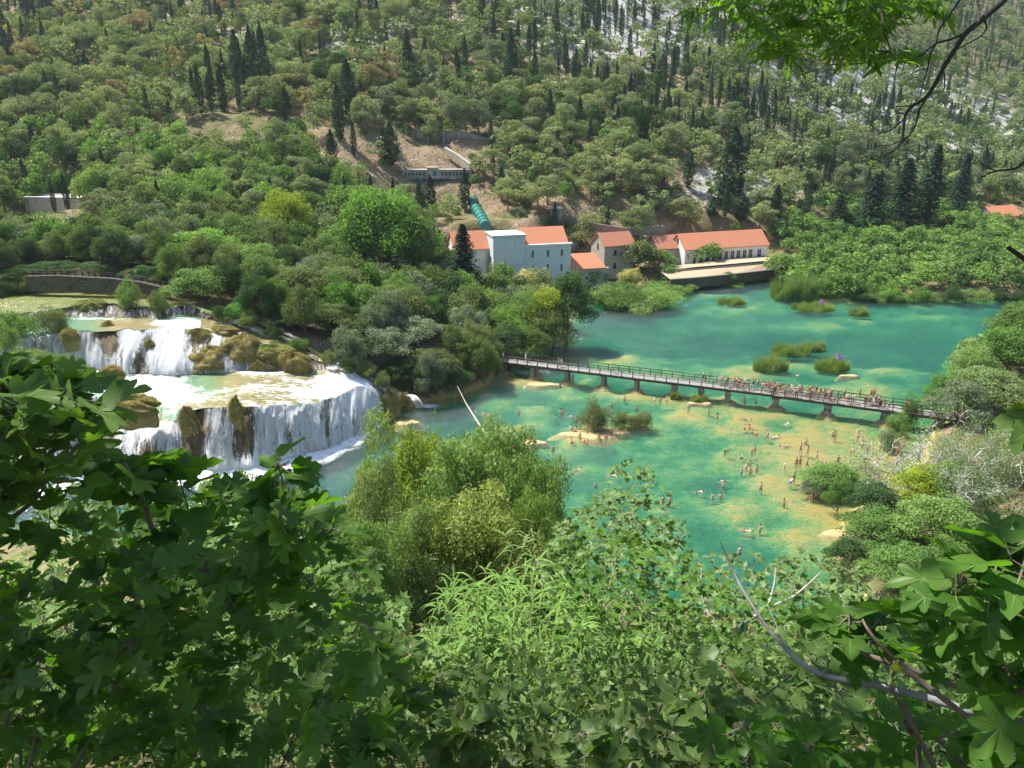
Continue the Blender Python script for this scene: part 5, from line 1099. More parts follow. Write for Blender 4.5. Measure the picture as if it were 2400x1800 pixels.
def mk(kind, var, rng):
    if kind in ('pine', 'pine_lod'):
        H_ = 9.0; nC = 17; R_ = 2.9
        a = rng.uniform(0, 2 * pi, nC); hh = rng.uniform(.42, .98, nC); rr_ = R_ * np.sqrt(np.clip(1.02 - ((hh - .62) / .42) ** 2, .05, 1)) * rng.uniform(.35, 1, nC)
        cc = np.stack([rr_ * np.cos(a), rr_ * np.sin(a), hh * H_ - .6], -1); cr = rng.uniform(.9, 1.55, nC) * (1.15 - .35 * hh)
        lo = 300 if 'lod' in kind else 2900
        cr *= 1.12; v, f = clumps(cc, cr, lo, .52 if 'lod' in kind else .21, rng, .62, .45, .5, .5, .22)
        tr = trunkmb(H_ * .82, .17, cc[::2], rng, rng.uniform(-.08, .08))
        return v, f, tr
    if kind in ('cypress', 'cypress_lod'):
        H_ = 12.0; n = 240 if 'lod' in kind else 2100; z = rng.random(n) ** .85; prof = np.sin(np.clip(z * 1.02 + .03, 0, 1) * pi) ** .55 * (1 - z * .35)
        a = rng.uniform(0, 2 * pi, n); lump = 1 + .22 * np.sin(a * 3 + z * 9 + var) + .18 * np.sin(z * 31 + a * 2)
        r_ = 1.15 * prof * lump * (1 - .3 * rng.random(n) ** 2)
        c = np.stack([r_ * np.cos(a), r_ * np.sin(a), .5 + z * (H_ - .5)], -1); nn = unit(np.stack([np.cos(a), np.sin(a), 0 * a + .35], -1) + rng.normal(size=(n, 3)) * .5)
        v, f = cards(c, nn, .50 if 'lod' in kind else .22, rng, .45)
        return v, f, trunkmb(H_ * .6, .13, [], rng)
    if kind == 'fir':
        H_ = 14.0; n = 6500; lay = rng.integers(0, 26, n); z = (lay + rng.random(n) * .55) / 26; a = rng.uniform(0, 2 * pi, n)
        br = .72 + .28 * np.sin(a * 5 + lay * 2.4 + var); R_ = 3.1 * (1 - z) ** .8 * br + .12; q = rng.random(n) ** .6
        c = np.stack([R_ * q * np.cos(a), R_ * q * np.sin(a), .8 + z * (H_ - .9) - .32 * q * R_ + rng.normal(size=n) * .1], -1)
        nn = unit(np.stack([.5 * np.cos(a), .5 * np.sin(a), 1 + 0 * a], -1) + rng.normal(size=(n, 3)) * .5)
        v, f = cards(c, nn, .22, rng, .4); return v, f, trunkmb(H_ * .95, .22, [], rng)
    if kind in ('broad', 'broadnear', 'broad_lod', 'willow', 'umbrella', 'poplar'):
        H_ = 8.0; R_ = 3.6; rz = 3.6; zc = 3.9
        if kind == 'poplar': R_, rz, zc, H_ = 2.7, 5.2, 6.2, 11.5
        nC = {'broadnear': 62, 'poplar': 50, 'umbrella': 26, 'willow': 55}.get(kind, 30)
        d = unit(rng.normal(size=(nC, 3))); d[:, 2] = np.abs(d[:, 2]) * 1.35 - .5; q = rng.uniform(.45, .95, nC)[:, None]
        cc = d * q * [R_, R_, rz] + [0, 0, zc]; cr = rng.uniform(.75, 1.45, nC)
        if kind == 'broadnear': cr *= .82
        if kind == 'umbrella': cr *= 1.25; cc[:, 2] = np.maximum(cc[:, 2], 3.8)
        n = {'broad': 2900, 'broadnear': 11500, 'broad_lod': 320, 'willow': 13000, 'umbrella': 9500, 'poplar': 9500}[kind]
        sz = {'broad': .24, 'broadnear': .135, 'broad_lod': .55, 'willow': .15, 'umbrella': .14, 'poplar': .15}[kind]
        v, f = clumps(cc, cr, n, sz, rng, .85 if kind != 'umbrella' else .6, .4, .6, .24 if kind == 'willow' else .5, .28)
        return v, f, trunkmb(min(H_ * .75, zc), .2, cc[::3], rng, rng.uniform(-.1, .1))
    if kind in ('shrub', 'shrub_lod'):
        nC = 12; d = unit(rng.normal(size=(nC, 3))); d[:, 2] = np.abs(d[:, 2]); cc = d * rng.uniform(.3, 1, (nC, 1)) * [1.5, 1.5, 1.3] + [0, 0, .5]; cr = rng.uniform(.5, .9, nC)
        v, f = clumps(cc, cr, 110 if 'lod' in kind else 1000, .36 if 'lod' in kind else .17, rng, .85, .4, .9, .45)
        return v, f, trunkmb(1.2, .06, cc[::3], rng)
    if kind == 'bushnear':
        nC = 40; d = unit(rng.normal(size=(nC, 3))); d[:, 2] = np.abs(d[:, 2]); cc = d * rng.uniform(.3, 1, (nC, 1)) * [1.7, 1.7, 1.9] + [0, 0, .35]; cr = rng.uniform(.35, .65, nC)
        v, f = clumps(cc, cr, 9000, .085, rng, .95, .3, .9, .3); return v, f, trunkmb(1.6, .05, cc[::4], rng)
def get(kind, var, lod=False):
    key = (kind, var)
    if key not in PROTO:
        rng = np.random.default_rng(hash_(kind) + var)
        v, f, tr = mk(kind, var, rng)
        m = MB(); m.add(v, f); PROTO[key] = (m.mesh('crown', [LM['green']]), tr.mesh('trunk', [bark], True) if tr else None, v, f)
    return PROTO[key]
def hash_(s): return sum(ord(c) * (i + 7) for i, c in enumerate(s)) * 13
NAT = dict(pine=(9, 5.8), cypress=(12, 2.4), fir=(14, 6), broad=(8, 8), broadnear=(8, 8), willow=(8, 8), umbrella=(8, 8), poplar=(11.5, 5.6), shrub=(2.6, 3.6), bushnear=(2.6, 3.8))
KNAME = dict(pine='pine_tree', cypress='cypress_tree', fir='conifer_tree', broad='broadleaf_tree', broadnear='broadleaf_tree', willow='willow_tree', umbrella='umbrella_tree', poplar='poplar_tree', shrub='shrub', bushnear='bush')
KCAT = dict(pine='pine tree', cypress='cypress tree', fir='conifer', broad='tree', broadnear='tree', willow='willow', umbrella='tree', poplar='poplar', shrub='shrub', bushnear='bush')
def plant(kind, var, loc, h, w, tone, label, group=None, rz=None, bk=None, name=None):
    cr_, tr_, v, f = get(kind, var); hn, wn = NAT[kind]
    t = thing(name or KNAME[kind], label, KCAT[kind], loc, random.uniform(0, 6.28) if rz is None else rz, group)
    t.scale = (w / wn, w / wn, h / hn)
    c = obj('crown' if kind not in ('shrub', 'bushnear') else 'foliage', cr_, t); c.material_slots[0].link = 'OBJECT'; c.material_slots[0].material = LM[tone]
    if tr_: 
        q = obj('trunk' if kind not in ('shrub', 'bushnear') else 'stems', tr_, t)
        if bk: setmat(q, 0, bk)
    return t
_ds = np.concatenate([np.arange(60, 200, 1.0), np.arange(200, 900, 2.5)])
def rayg(u, v):
    a = (u - 1200) / F; b = (900 - v) / F
    x = a * _ds; y = (cT + b * sT) * _ds; z = CZ + (-sT + b * cT) * _ds
    h = H(x, y); k_ = np.argmax(z < h + .02); 
    return np.array([x[k_], y[k_], h[k_]]), _ds[k_]
MAN = []      # (x, y, radius) of hand placed trees
def tree_at(kind, u, vt, vb=None, d=None, wpx=100, tone='green', label='', group=None, var=None, bk=None, dz=0.0):
    if d is None: p_, d = rayg(u, vb)
    else:
        p_ = PD(u, vb or 600, d); p_ = np.array([p_[0], p_[1], Hs(p_[0], p_[1])])
    if p_[2] < 0: p_[2] = -.1
    ztop = CZ - (vt - VH) * d / F; h = max(1.2, ztop - p_[2]); w = wpx * d / F
    MAN.append((p_[0], p_[1], w * .38))
    return plant(kind, random.randrange(3) if var is None else var, p_ + [0, 0, dz], h * 1.02, w * 1.08, tone, label, group, None, bk)
# --- hand placed cypresses on the slope: u, top, base, width
cyp = [(76,-30,80,30,'thick dark cypress, left of a pair cut by the top edge at upper left'),(119,-30,78,30,'thick dark cypress, right of a pair cut by the top edge at upper left'),(22,78,158,28,'dark cypress at the left edge below the pair at upper left'),
 (212,132,222,22,'slim cypress among grey scrub left of the hillside path'),(564,88,239,34,'broad dark cypress, left one of the three above the hillside path'),(600,80,250,30,'dark cypress, middle one of the three above the hillside path'),(626,70,252,26,'dark cypress, right one of the three above the hillside path'),
 (711,100,205,12,'very thin dark cypress right of the three by the path'),(673,205,292,22,'short cypress beside the lower hillside path'),(797,200,338,26,'slim dark cypress standing in front of the brown cutting'),(820,150,284,38,'broad cypress right behind the slim one by the brown cutting'),
 (917,285,392,38,'bushy dark cypress left of the gatehouse'),(900,300,380,30,'bushy cypress just above the gatehouse roof'),(958,85,206,24,'lone tall dark cypress in the middle of the pines'),(1197,82,218,28,'tall dark cypress right of the lone middle one'),(1178,90,160,20,'thin cypress touching the taller one at its right'),
 (1130,5,80,20,'pointed cypress near the top centre'),(1160,0,80,22,'tall pointed cypress right of the top centre one'),(1302,30,96,18,'cypress right of top centre below the white rocks'),(1240,70,150,14,'thin cypress in front of rocks right of centre'),(1400,10,90,16,'cypress standing against white rock near the top'),(1372,0,70,16,'thin cypress left of the white rock near the top'),(1532,30,92,14,'short cypress on the white rock slope'),
 (1611,345,447,26,'narrow cypress beside the sandy scree'),(1709,295,470,62,'massive dark cypress group right of the sandy scree'),(1690,400,490,34,'dark cypress in front of the massive one'),(1736,440,525,34,'conical dark cypress just behind the long hall'),(1888,398,526,16,'thin pencil cypress right of the long hall'),
 (1741,185,256,24,'cypress, right of two in mid slope right of centre'),(1720,190,250,24,'cypress, left of two in mid slope right of centre'),(1667,450,520,30,'cypress directly above the long hall roof'),(1090,385,500,24,'dark cypress in front of the stained buttresses'),(1010,400,500,26,'dark cypress left of the stained buttresses'),(1175,380,470,20,'slim cypress on the slope right of the gatehouse'),
 (1270,300,362,22,'cypress right of the long grey wall'),(1206,335,385,24,'bushy cypress just right of the long grey wall'),(1335,330,365,20,'small cypress above the dead grey tree'),(1440,220,285,20,'cypress over the white rock gap at centre right'),(1425,195,240,20,'upper cypress by the white rock gap at centre right'),(780,300,400,26,'dark cypress at the left edge of the brown cutting'),(1430,380,440,20,'cypress above the dry stone wall slope'),
 (1805,20,80,20,'dark cypress hidden behind bright leaves at upper right'),(2300,340,420,24,'cypress left of the small house at far right')]
for u, vt, vb, w, lb in cyp: tree_at('cypress', u, vt, vb, None, w * 1.15, 'cypress', lb, 'cypresses on the wooded hillside')
for u, vt, vb, w, tn, lb in [(2035,395,545,120,'fir','left of the dark bluish conifers at the right shore'),(2105,360,545,110,'fir','middle one of the dark bluish conifers at the right shore'),(2165,330,548,105,'fir','tallest of the dark bluish conifers at the right shore'),(2240,350,520,80,'fir','rightmost of the dark bluish conifers at the right shore'),(1960,440,540,80,'fir','small conifer left of the bluish conifers'),(1815,420,520,60,'fir','conifer on the dry slope right of the long hall')]:
    tree_at('fir', u, vt, vb, None, w, tn, lb, 'dark conifers at the foot of the right slope')
tree_at('fir', 1085, 506, None, 163, 125, 'fir', 'big dark conical conifer in front of the left wing of the mill', None, 1)
bs = 'broadleaf trees in the forest beside the falls'
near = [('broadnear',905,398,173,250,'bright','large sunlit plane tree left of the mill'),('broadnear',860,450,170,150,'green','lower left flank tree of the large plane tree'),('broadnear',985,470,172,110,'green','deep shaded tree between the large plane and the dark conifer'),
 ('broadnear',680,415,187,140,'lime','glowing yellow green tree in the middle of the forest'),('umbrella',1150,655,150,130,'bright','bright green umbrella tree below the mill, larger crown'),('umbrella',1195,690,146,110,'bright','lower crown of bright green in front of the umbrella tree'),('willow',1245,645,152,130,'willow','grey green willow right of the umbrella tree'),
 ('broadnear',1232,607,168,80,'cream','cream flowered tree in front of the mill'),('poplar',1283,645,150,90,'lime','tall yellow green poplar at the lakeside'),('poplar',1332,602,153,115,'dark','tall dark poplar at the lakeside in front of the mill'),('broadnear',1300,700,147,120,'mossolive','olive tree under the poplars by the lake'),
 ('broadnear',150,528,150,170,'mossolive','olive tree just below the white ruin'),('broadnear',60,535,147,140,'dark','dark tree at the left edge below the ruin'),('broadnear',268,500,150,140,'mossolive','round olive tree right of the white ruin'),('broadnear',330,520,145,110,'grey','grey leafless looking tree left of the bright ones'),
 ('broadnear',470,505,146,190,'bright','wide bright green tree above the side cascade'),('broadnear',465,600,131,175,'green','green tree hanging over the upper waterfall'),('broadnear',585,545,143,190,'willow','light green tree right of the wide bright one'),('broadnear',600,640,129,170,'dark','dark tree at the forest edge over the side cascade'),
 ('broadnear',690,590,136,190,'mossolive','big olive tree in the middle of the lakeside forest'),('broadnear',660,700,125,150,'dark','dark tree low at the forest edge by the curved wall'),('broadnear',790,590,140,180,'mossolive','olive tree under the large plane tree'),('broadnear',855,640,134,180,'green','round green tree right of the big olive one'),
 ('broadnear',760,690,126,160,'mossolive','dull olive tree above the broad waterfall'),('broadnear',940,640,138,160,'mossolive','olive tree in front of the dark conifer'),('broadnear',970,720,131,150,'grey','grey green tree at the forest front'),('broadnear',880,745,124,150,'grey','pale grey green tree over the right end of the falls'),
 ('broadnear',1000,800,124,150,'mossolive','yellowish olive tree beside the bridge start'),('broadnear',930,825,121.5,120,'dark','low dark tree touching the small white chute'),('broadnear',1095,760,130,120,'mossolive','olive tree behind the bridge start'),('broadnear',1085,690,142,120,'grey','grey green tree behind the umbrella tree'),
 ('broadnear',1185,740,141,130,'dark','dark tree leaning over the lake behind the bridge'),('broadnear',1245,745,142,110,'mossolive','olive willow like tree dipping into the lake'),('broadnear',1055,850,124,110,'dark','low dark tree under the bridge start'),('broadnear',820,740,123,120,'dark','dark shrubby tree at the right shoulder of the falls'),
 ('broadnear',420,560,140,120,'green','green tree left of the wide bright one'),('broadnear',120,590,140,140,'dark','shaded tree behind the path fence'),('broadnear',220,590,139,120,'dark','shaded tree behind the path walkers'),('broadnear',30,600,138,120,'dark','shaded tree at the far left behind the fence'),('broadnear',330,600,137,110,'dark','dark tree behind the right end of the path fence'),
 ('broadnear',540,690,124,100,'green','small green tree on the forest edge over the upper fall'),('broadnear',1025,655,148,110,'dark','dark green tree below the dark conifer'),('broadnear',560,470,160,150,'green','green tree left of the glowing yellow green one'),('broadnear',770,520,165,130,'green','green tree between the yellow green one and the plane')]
for kd, u, vt, d, w, tn, lb in near: tree_at(kd, u, vt, None, d, w, tn, lb, bs, bk=barkp if tn == 'grey' else None)
lk = 'lakeside trees and bushes below the buildings'
for kd, u, vt, d, w, tn, lb in [('bushnear',1425,640,186,125,'bright','left dome of the leafy bush island before the terrace'),('bushnear',1480,628,189,130,'green','middle dome of the leafy bush island before the terrace'),('bushnear',1545,648,187,120,'bright','right dome of the leafy bush island before the terrace'),('bushnear',1500,668,184,150,'bright','front bush of the leafy bush island'),
    ('broad',1395,592,203,62,'green','small round tree in front of the annex'),('broad',1495,535,213,110,'mossolive','tall olive tree between the stone house and the halls'),('broad',1480,600,203,60,'cream','cream tinted bush above the bush island'),('broad',1545,560,214,90,'green','green tree hiding the left end of the low hall'),
    ('broad',1655,545,221,95,'green','green tree in front of the long hall windows'),('broad',1710,612,209,44,'green','small tree on the lower terrace edge'),('broad',1568,595,209,50,'green','small tree on the upper terrace'),('bushnear',1560,628,206,70,'green','bush at the left end of the quay wall'),('bushnear',1592,638,201,90,'willow','low bush against the left part of the quay wall'),('bushnear',1725,640,208,56,'green','bush at the foot of the quay wall below the small terrace tree'),('broad',1835,565,214,110,'bright','bright leafy tree right of the long hall'),('broad',1860,620,208,60,'green','low tree over the little weir')]:
    tree_at(kd, u, vt, None, d, w, tn, lb, lk)
rb = 'trees and bushes on the right shore'
for kd, u, vt, d, w, tn, lb in [('broadnear',2405,738,126,170,'green','large green tree at the right edge above the bridge end'),('broadnear',2345,795,121,140,'willow','green tree beyond the right end of the bridge'),('broadnear',2275,860,113,110,'green','green tree in front of the right end of the bridge'),('bushnear',2178,965,107,60,'willow','low pale bush at the waterline under the bridge end'),('bushnear',2165,1010,101,60,'grey','grey low bush at the waterline left of the dry trees'),('bushnear',2200,925,110,60,'green','green low bush at the end of the bridge'),('broadnear',2390,850,112,200,'willow','green tree at the right edge behind the dry trees'),('broadnear',2425,680,140,150,'green','tree rising at the right edge over the lake'),('broadnear',2320,880,107,150,'grey','pale green tree just behind the middle dry trees'),
    ('broadnear',2030,1112,88,165,'green','round green bush tree on the ochre shore'),('broadnear',1990,1150,87,80,'grey','grey green flank of the round bush on the ochre shore'),('broadnear',2150,1165,80,170,'dark','dense dark green tree right of the seated bathers'),('broadnear',2270,1120,84,190,'lime','yellowing tree behind the dense dark green one'),('broadnear',2370,1110,82,180,'willow','pale green tree at the right edge below the dry trees'),
    ('broadnear',2180,1250,74,220,'green','broad green tree over the near right shore'),('broadnear',2330,1200,72,230,'willow','big pale green tree at the right edge, middle height'),('broadnear',2100,1330,70,130,'dark','low dark bush behind the fig leaves'),('broadnear',2260,1350,64,220,'green','green thicket tree below the pale green one'),('broadnear',2400,1330,60,200,'green','green tree at the lower right edge')]:
    tree_at(kd, u, vt, None, d, w, tn, lb, rb)
tree_at('broadnear', 2060, 1150, None, 82, 90, 'green', 'small tree with visible trunk over the shaded shore rocks', rb)

for q, u in enumerate(range(2045, 2440, 26)):
    tree_at('bushnear', u + random.uniform(-6, 6), 655 + 8 * sin(q * 2.1) + random.uniform(-8, 8), None, 190 + random.uniform(0, 2), random.uniform(44, 62), random.choice(['green', 'bright', 'dark', 'green', 'willow']), ['leftmost bush', 'second bush', 'third bush', 'fourth bush', 'fifth bush', 'sixth bush', 'seventh bush', 'eighth bush', 'ninth bush', 'tenth bush', 'eleventh bush', 'twelfth bush', 'thirteenth bush', 'fourteenth bush', 'fifteenth bush', 'sixteenth bush'][q] + ' from the reeds, along the waterline of the far right shore', 'bushes along the far right waterline')
# --- the dry grey trees: twiggy skeletons with thin foliage
def drytree(u, d, vt, seed, lab, spread=1.0, leaves=1500):
    rng = np.random.default_rng(seed); p_ = PD(u, 1000, d); p_[2] = max(.1, Hs(p_[0], p_[1])); ztop = CZ - (vt - VH) * d / F; h = ztop - p_[2]
    t = thing('dry_tree', lab, 'tree', p_, 0, 'dry grey trees on the right shore'); m = MB(); tips = []
    def br(a, dr, ln, r, lv):
        n_ = 4; pts = [a]; dd = dr
        for q in range(n_): dd = unit(dd + rng.normal(size=3) * .22 + [0, 0, .02]); pts.append(pts[-1] + dd * ln / n_)
        m.tube(pts, np.maximum(.022, np.linspace(r, r * .5, n_ + 1)), 5 if lv < 2 else 3)
        if lv >= 4: tips.append(pts[-1]); return
        for q in range(rng.integers(2, 5) if lv else 6):
            s_ = rng.integers(1, n_ + 1); nd = unit(dd * .7 + rng.normal(size=3) * .75 * spread + [0, 0, .25]); br(pts[s_], nd, ln * rng.uniform(.5, .8), r * .5, lv + 1)
    br(np.array([0, 0, -.5]), unit(np.array([rng.uniform(-.3, .3), rng.uniform(-.2, .2), 1])), h * .42, .16, 0)
    m.build('branches', barkg, t, True); tips = np.array(tips)
    k_ = rng.integers(0, len(tips), leaves); c = tips[k_] + rng.normal(size=(leaves, 3)) * .4
    v, f = cards(c, unit(rng.normal(size=(leaves, 3)) + [0, 0, .6]), .11, rng, .5); m = MB(); m.add(v, f); m.build('foliage', LM['grey' if seed % 2 else 'willow'], t)
barkg = simple('bark_bleached_grey', (.60, .57, .52), .9, .25, 5)
for q, a in enumerate([(2075,97,935,'leftmost dry grey tree bending over the bathers'),(2140,93,925,'second dry grey tree from the left with wiry bare twigs'),(2205,96,880,'tallest dry grey tree on the right shore'),(2270,92,905,'fourth dry grey tree from the left on the right shore'),(2345,95,900,'fifth dry grey tree near the right edge'),(2110,88,985,'small dry grey tree with dark trunk in front'),(2395,90,930,'dry grey tree at the right edge'),(2300,86,960,'low dry grey tree in front of the fifth')]):
    drytree(a[0], a[1], a[2], 40 + q, a[3], 1.0, [2200, 1100, 3200, 3800, 5000, 1500, 5200, 3800][q])

# --- the rest of the wood
ANC = [('the white ruin',115,480),('the glowing yellow green tree',680,460),('the long grey wall',1000,305),('the short grey wall',512,288),('the gatehouse',1020,400),('the mill',1200,540),('the stone house',1420,540),('the long hall',1700,560),('the small house',2360,490),
  ('the three path cypresses',595,170),('the lone middle cypress',958,150),('the cypress pair at upper left',98,40),('the large plane tree',905,480),('the massive cypress group',1709,400),('the bluish conifers',2110,450),('the sandy scree',1640,405),('the hanging bare twigs',2130,270),('the top centre edge',1200,0),('the white rocks near the top',1480,50),
  ('the hanging leafy branch',1900,100),('the left edge',0,330),('the right edge',2400,330),('the hillside path',480,228),('the brown cutting',830,350),('the penstock',1120,490),('the pencil cypress',1888,460),('the cypress pair right of centre',1730,220),('the tall cypress right of centre',1197,150),('the white rock gap',1430,230),('the far shore reeds',1950,680),('the far shore thicket',2200,600),('the quay wall',1700,640),('the upper waterfall',350,740),('the dead grey tree',1320,400),('the path fence',220,640),('the bush island',1490,665)]
def rel(u, v):
    a = min(ANC, key=lambda q: math.hypot((u - q[1]), (v - q[2]) * 1.3)); du = u - a[1]; dv = v - a[2]; dist = math.hypot(du, dv)
    vt = 'above' if dv < -25 else 'below' if dv > 25 else ''; hz = 'left of' if du < -30 else 'right of' if du > 30 else ''
    if vt and hz: s = ('well ' if dist > 130 else '') + vt + ' and ' + hz
    else: s = vt or hz or 'beside'
    return s + ' ' + a[0], dist
clear = [(1640,400,95,30,1.0),(1380,505,110,30,.9),(830,345,75,32,.85),(1095,360,70,28,.8),(480,226,80,6,.8),(680,265,200,6,.8),(1020,330,130,14,.9),(1000,425,120,42,1.0),(1130,470,60,45,1.0),(115,490,85,26,1.0),(1450,50,150,55,.45),(1500,110,120,50,.35),(2060,260,130,50,.45),(1700,460,110,40,.55),(2300,350,120,40,.4),(1340,470,80,30,.7),(805,135,25,25,.9),(2370,500,60,30,1.0),(1970,190,60,22,.7),(1040,800,35,25,1.),
  (1450,240,40,40,.5),(1830,470,60,40,.6)]
B_EX = [(PD(1255,620,203)[:2], 17), (PD(1125,620,205)[:2], 12), (PD(1380,620,208)[:2], 9), (PD(1440,600,216)[:2], 9), (PD(1720,590,231)[:2], 14), (PD(1640,590,229)[:2], 12), (PD(1780,590,232)[:2], 8), (PD(1590,600,226)[:2], 8), (PD(1640,640,212)[:2], 11), (PD(1740,630,215)[:2], 11), (PD(1560,640,209)[:2], 6), (PD(1380,655,195)[:2], 6),
    (PD(2365,500,303)[:2], 9), (P(115,505,18)[:2] + [0, 3], 10), (PD(1060,430,243)[:2], 7), (PD(960,430,243)[:2], 8)]
rng = np.random.default_rng(77); cand = []
d0 = 118.0
while d0 < 900:
    sp = 4.6 if d0 < 230 else 5.2 if d0 < 330 else 6.2 if d0 < 480 else 8.0
    xs = np.arange(-.78 * d0, .78 * d0, sp); x = xs + rng.uniform(-.45, .45, len(xs)) * sp; y = d0 + rng.uniform(-.45, .45, len(xs)) * sp
    cand.append(np.stack([x, y], -1)); d0 += sp * .92
cand = np.concatenate(cand); cx, cy = cand.T; cz = H(cx, cy, True)
keep = (poly_sd(cx, cy, LAKE) < -.5) & (poly_sd(cx, cy, FALLS) < -2.5) & (cz > .2)
cu, cv, cd = proj(cx, cy, cz)
keep &= (cu > -130) & (cu < 2530) & (cv > -8) & (cd > 110)
for b, r in B_EX: keep &= np.hypot(cx - b[0], cy - b[1]) > r
for mx, my, mr in MAN: keep &= np.hypot(cx - mx, cy - my) > max(1.6, mr * .8)
for q in clear: keep &= ~((((cu - q[0]) / q[2]) ** 2 + ((cv - 12 - q[1]) / q[3]) ** 2 < 1) & (rng.random(len(cx)) < q[4] * .72))
# ground in front of the buildings and the embankment path stays open; right edge strip by the bridge
keep &= ~((cu > 1330) & (cu < 1860) & (cv > 596) & (cv < 690)); keep &= ~((cu < 400) & (cd < 136.5)); keep &= ~((cd < 133) & (cu > 1500))
keep &= ~((cu > 1080) & (cu < 1330) & (cv > 500) & (cd < 222) & (cd > 176))
keep &= ~((cu > 1340) & (cu < 1420) & (cd < 200)) 
hid = H(cx * .97, cy * .97) * 0
cx, cy, cz, cu, cv, cd = [a[keep] for a in (cx, cy, cz, cu, cv, cd)]
# drop trees wholly hidden by the slope in front of them
ch = []
for i_ in range(len(cx)):
    u, v, d = cu[i_], cv[i_], cd[i_]; r = rng.random()
    big = fbm(np.array([cx[i_] * .02]), np.array([cy[i_] * .02]), 2, 8)[0]
    if u > 1790 and v > 490: kd = 'broad'; tn = rng.choice(['bright', 'green', 'green', 'dark', 'willow']); h = rng.uniform(4.5, 7.5); w = h * rng.uniform(1.0, 1.35)
    elif v > 545 and u < 1250: kd = 'broadnear' if d < 150 else 'broad'; tn = rng.choice(['green', 'mossolive', 'dark', 'mossolive', 'grey']); h = rng.uniform(7, 10); w = h * rng.uniform(.75, .95)
    elif u < 800 + 100 * big and v > 330:
        if r < .28: kd = 'pine'; tn = rng.choice(['olive', 'yellowolive', 'olive']); h = rng.uniform(7, 10.5); w = h * rng.uniform(.7, .9)
        elif r < .32: kd = 'cypress'; tn = 'cypress'; h = rng.uniform(8, 12); w = h * .2
        else: kd = 'broad'; tn = rng.choice(['green', 'bright', 'mossolive', 'green', 'dark', 'willow']); h = rng.uniform(7.5, 12); w = h * rng.uniform(.7, .95)
    elif v > 345 and u < 1900:
        if r < .42: kd = 'pine'; tn = rng.choice(['olive', 'yellowolive']); h = rng.uniform(7, 11.5); w = h * rng.uniform(.68, .88)
        elif r < .52: kd = 'cypress'; tn = 'cypress'; h = rng.uniform(7, 12); w = h * .22
        elif r < .72: kd = 'broad'; tn = rng.choice(['green', 'mossolive', 'dark']); h = rng.uniform(4, 6.5); w = h * 1.05
        else: kd = 'shrub'; tn = rng.choice(['grey', 'green', 'mossolive', 'willow']); h = rng.uniform(1.8, 3.6); w = h * 1.3
    else:
        cyf = (.13 if u < 1250 else .30 if u < 1950 else .24) * (1 + 1.6 * np.clip(fbm(np.array([cx[i_] * .045]), np.array([cy[i_] * .045]), 2, 44)[0] * 2.2, -.8, 1))
        if 0 < u < 130 and v < 160: cyf = .3
        if r < .55 - (cyf - .16) * .8: kd = 'pine'; tn = rng.choice(['olive', 'olive', 'yellowolive', 'mossolive', 'yellowolive', 'olive', 'rust', 'dark'] if u < 900 else ['olive', 'yellowolive', 'olive', 'mossolive', 'grey', 'dark']); h = 6.5 + 7.5 * rng.random() ** 1.2 + 2.5 * big; w = h * rng.uniform(.55, .85)
        elif r < .55 + cyf * .5: kd = 'cypress'; tn = 'cypress'; h = rng.uniform(8, 16); w = h * rng.uniform(.15, .22)
        elif r < .82: kd = 'broad'; tn = rng.choice(['mossolive', 'dark', 'grey', 'green']); h = rng.uniform(4, 7); w = h * rng.uniform(.9, 1.1)
        else: kd = 'shrub'; tn = rng.choice(['grey', 'grey', 'willow', 'mossolive']); h = rng.uniform(1.6, 3.4); w = h * 1.35
    ch.append((kd, tn, h, w, i_))
BOX = [(34,204,450,512,202),(932,1118,383,432,240),(1100,1140,462,512,232),(925,1135,296,330,258),(1040,1340,508,592,196),(1355,1480,534,590,210),(1600,1800,532,600,226),(2312,2420,478,499,298),(1570,1810,605,650,205),(480,545,277,296,248),(1337,1405,570,612,200),(1480,1570,540,565,222),(450,800,256,272,250),(1010,1115,430,470,236)]
ch2 = []
for c in ch:
    u, v, d, hp, wp = cu[c[4]], cv[c[4]], cd[c[4]], c[2] / cd[c[4]] * F, c[3] / cd[c[4]] * F
    if any(d < b[4] and u + wp * .5 > b[0] and u - wp * .5 < b[1] and v > b[2] and v - hp * .92 < b[3] - (b[3] - b[2]) * .25 for b in BOX): continue
    ch2.append(c)
ch = ch2
bykind = {}
for c in ch: bykind.setdefault({'broadnear': 'broad'}.get(c[0], c[0]), []).append(c)
pre = {'cypress': len(cyp), 'broad': len(near) + 30}
singles = []; rest = []
for kd, L_ in bykind.items():
    L_.sort(key=lambda c: -c[2] / cd[c[4]] * (1 if -20 < cu[c[4]] < 2420 else .3)); n_ = 298 - pre.get(kd, 0)
    singles += L_[:n_]; rest += L_[n_:]
print('trees', {k_: len(v) for k_, v in bykind.items()}, len(singles), len(rest))
GRP = dict(pine='pines on the wooded hillside', cypress='cypresses on the wooded hillside', broad='rounded broadleaf trees of the valley woods', broadnear='rounded broadleaf trees of the valley woods', shrub='shrubs scattered over the slope')
KW = dict(pine='pine', cypress='cypress', broad='leafy tree', broadnear='leafy tree', shrub='shrub')
lab = {}
for c in singles:
    kd, tn, h, w, i_ = c; vv = cv[i_] - h * .5 / cd[i_] * F; r_, ds_ = rel(cu[i_], vv)
    sz = {'shrub': ('low ', 2.2, 'larger ', 3.0)}.get(kd, ('short ', 7.0, 'tall ', 9.3)); s_ = sz[0] if h < sz[1] else sz[2] if h > sz[3] else ''
    lab.setdefault((s_ + TONE[tn] + ' ' + KW[kd] + ' ' + r_), []).append(c)
ORD = ['leftmost', 'second from left', 'third from left', 'fourth from left', 'fifth from left', 'sixth from left', 'seventh from left', 'eighth from left']
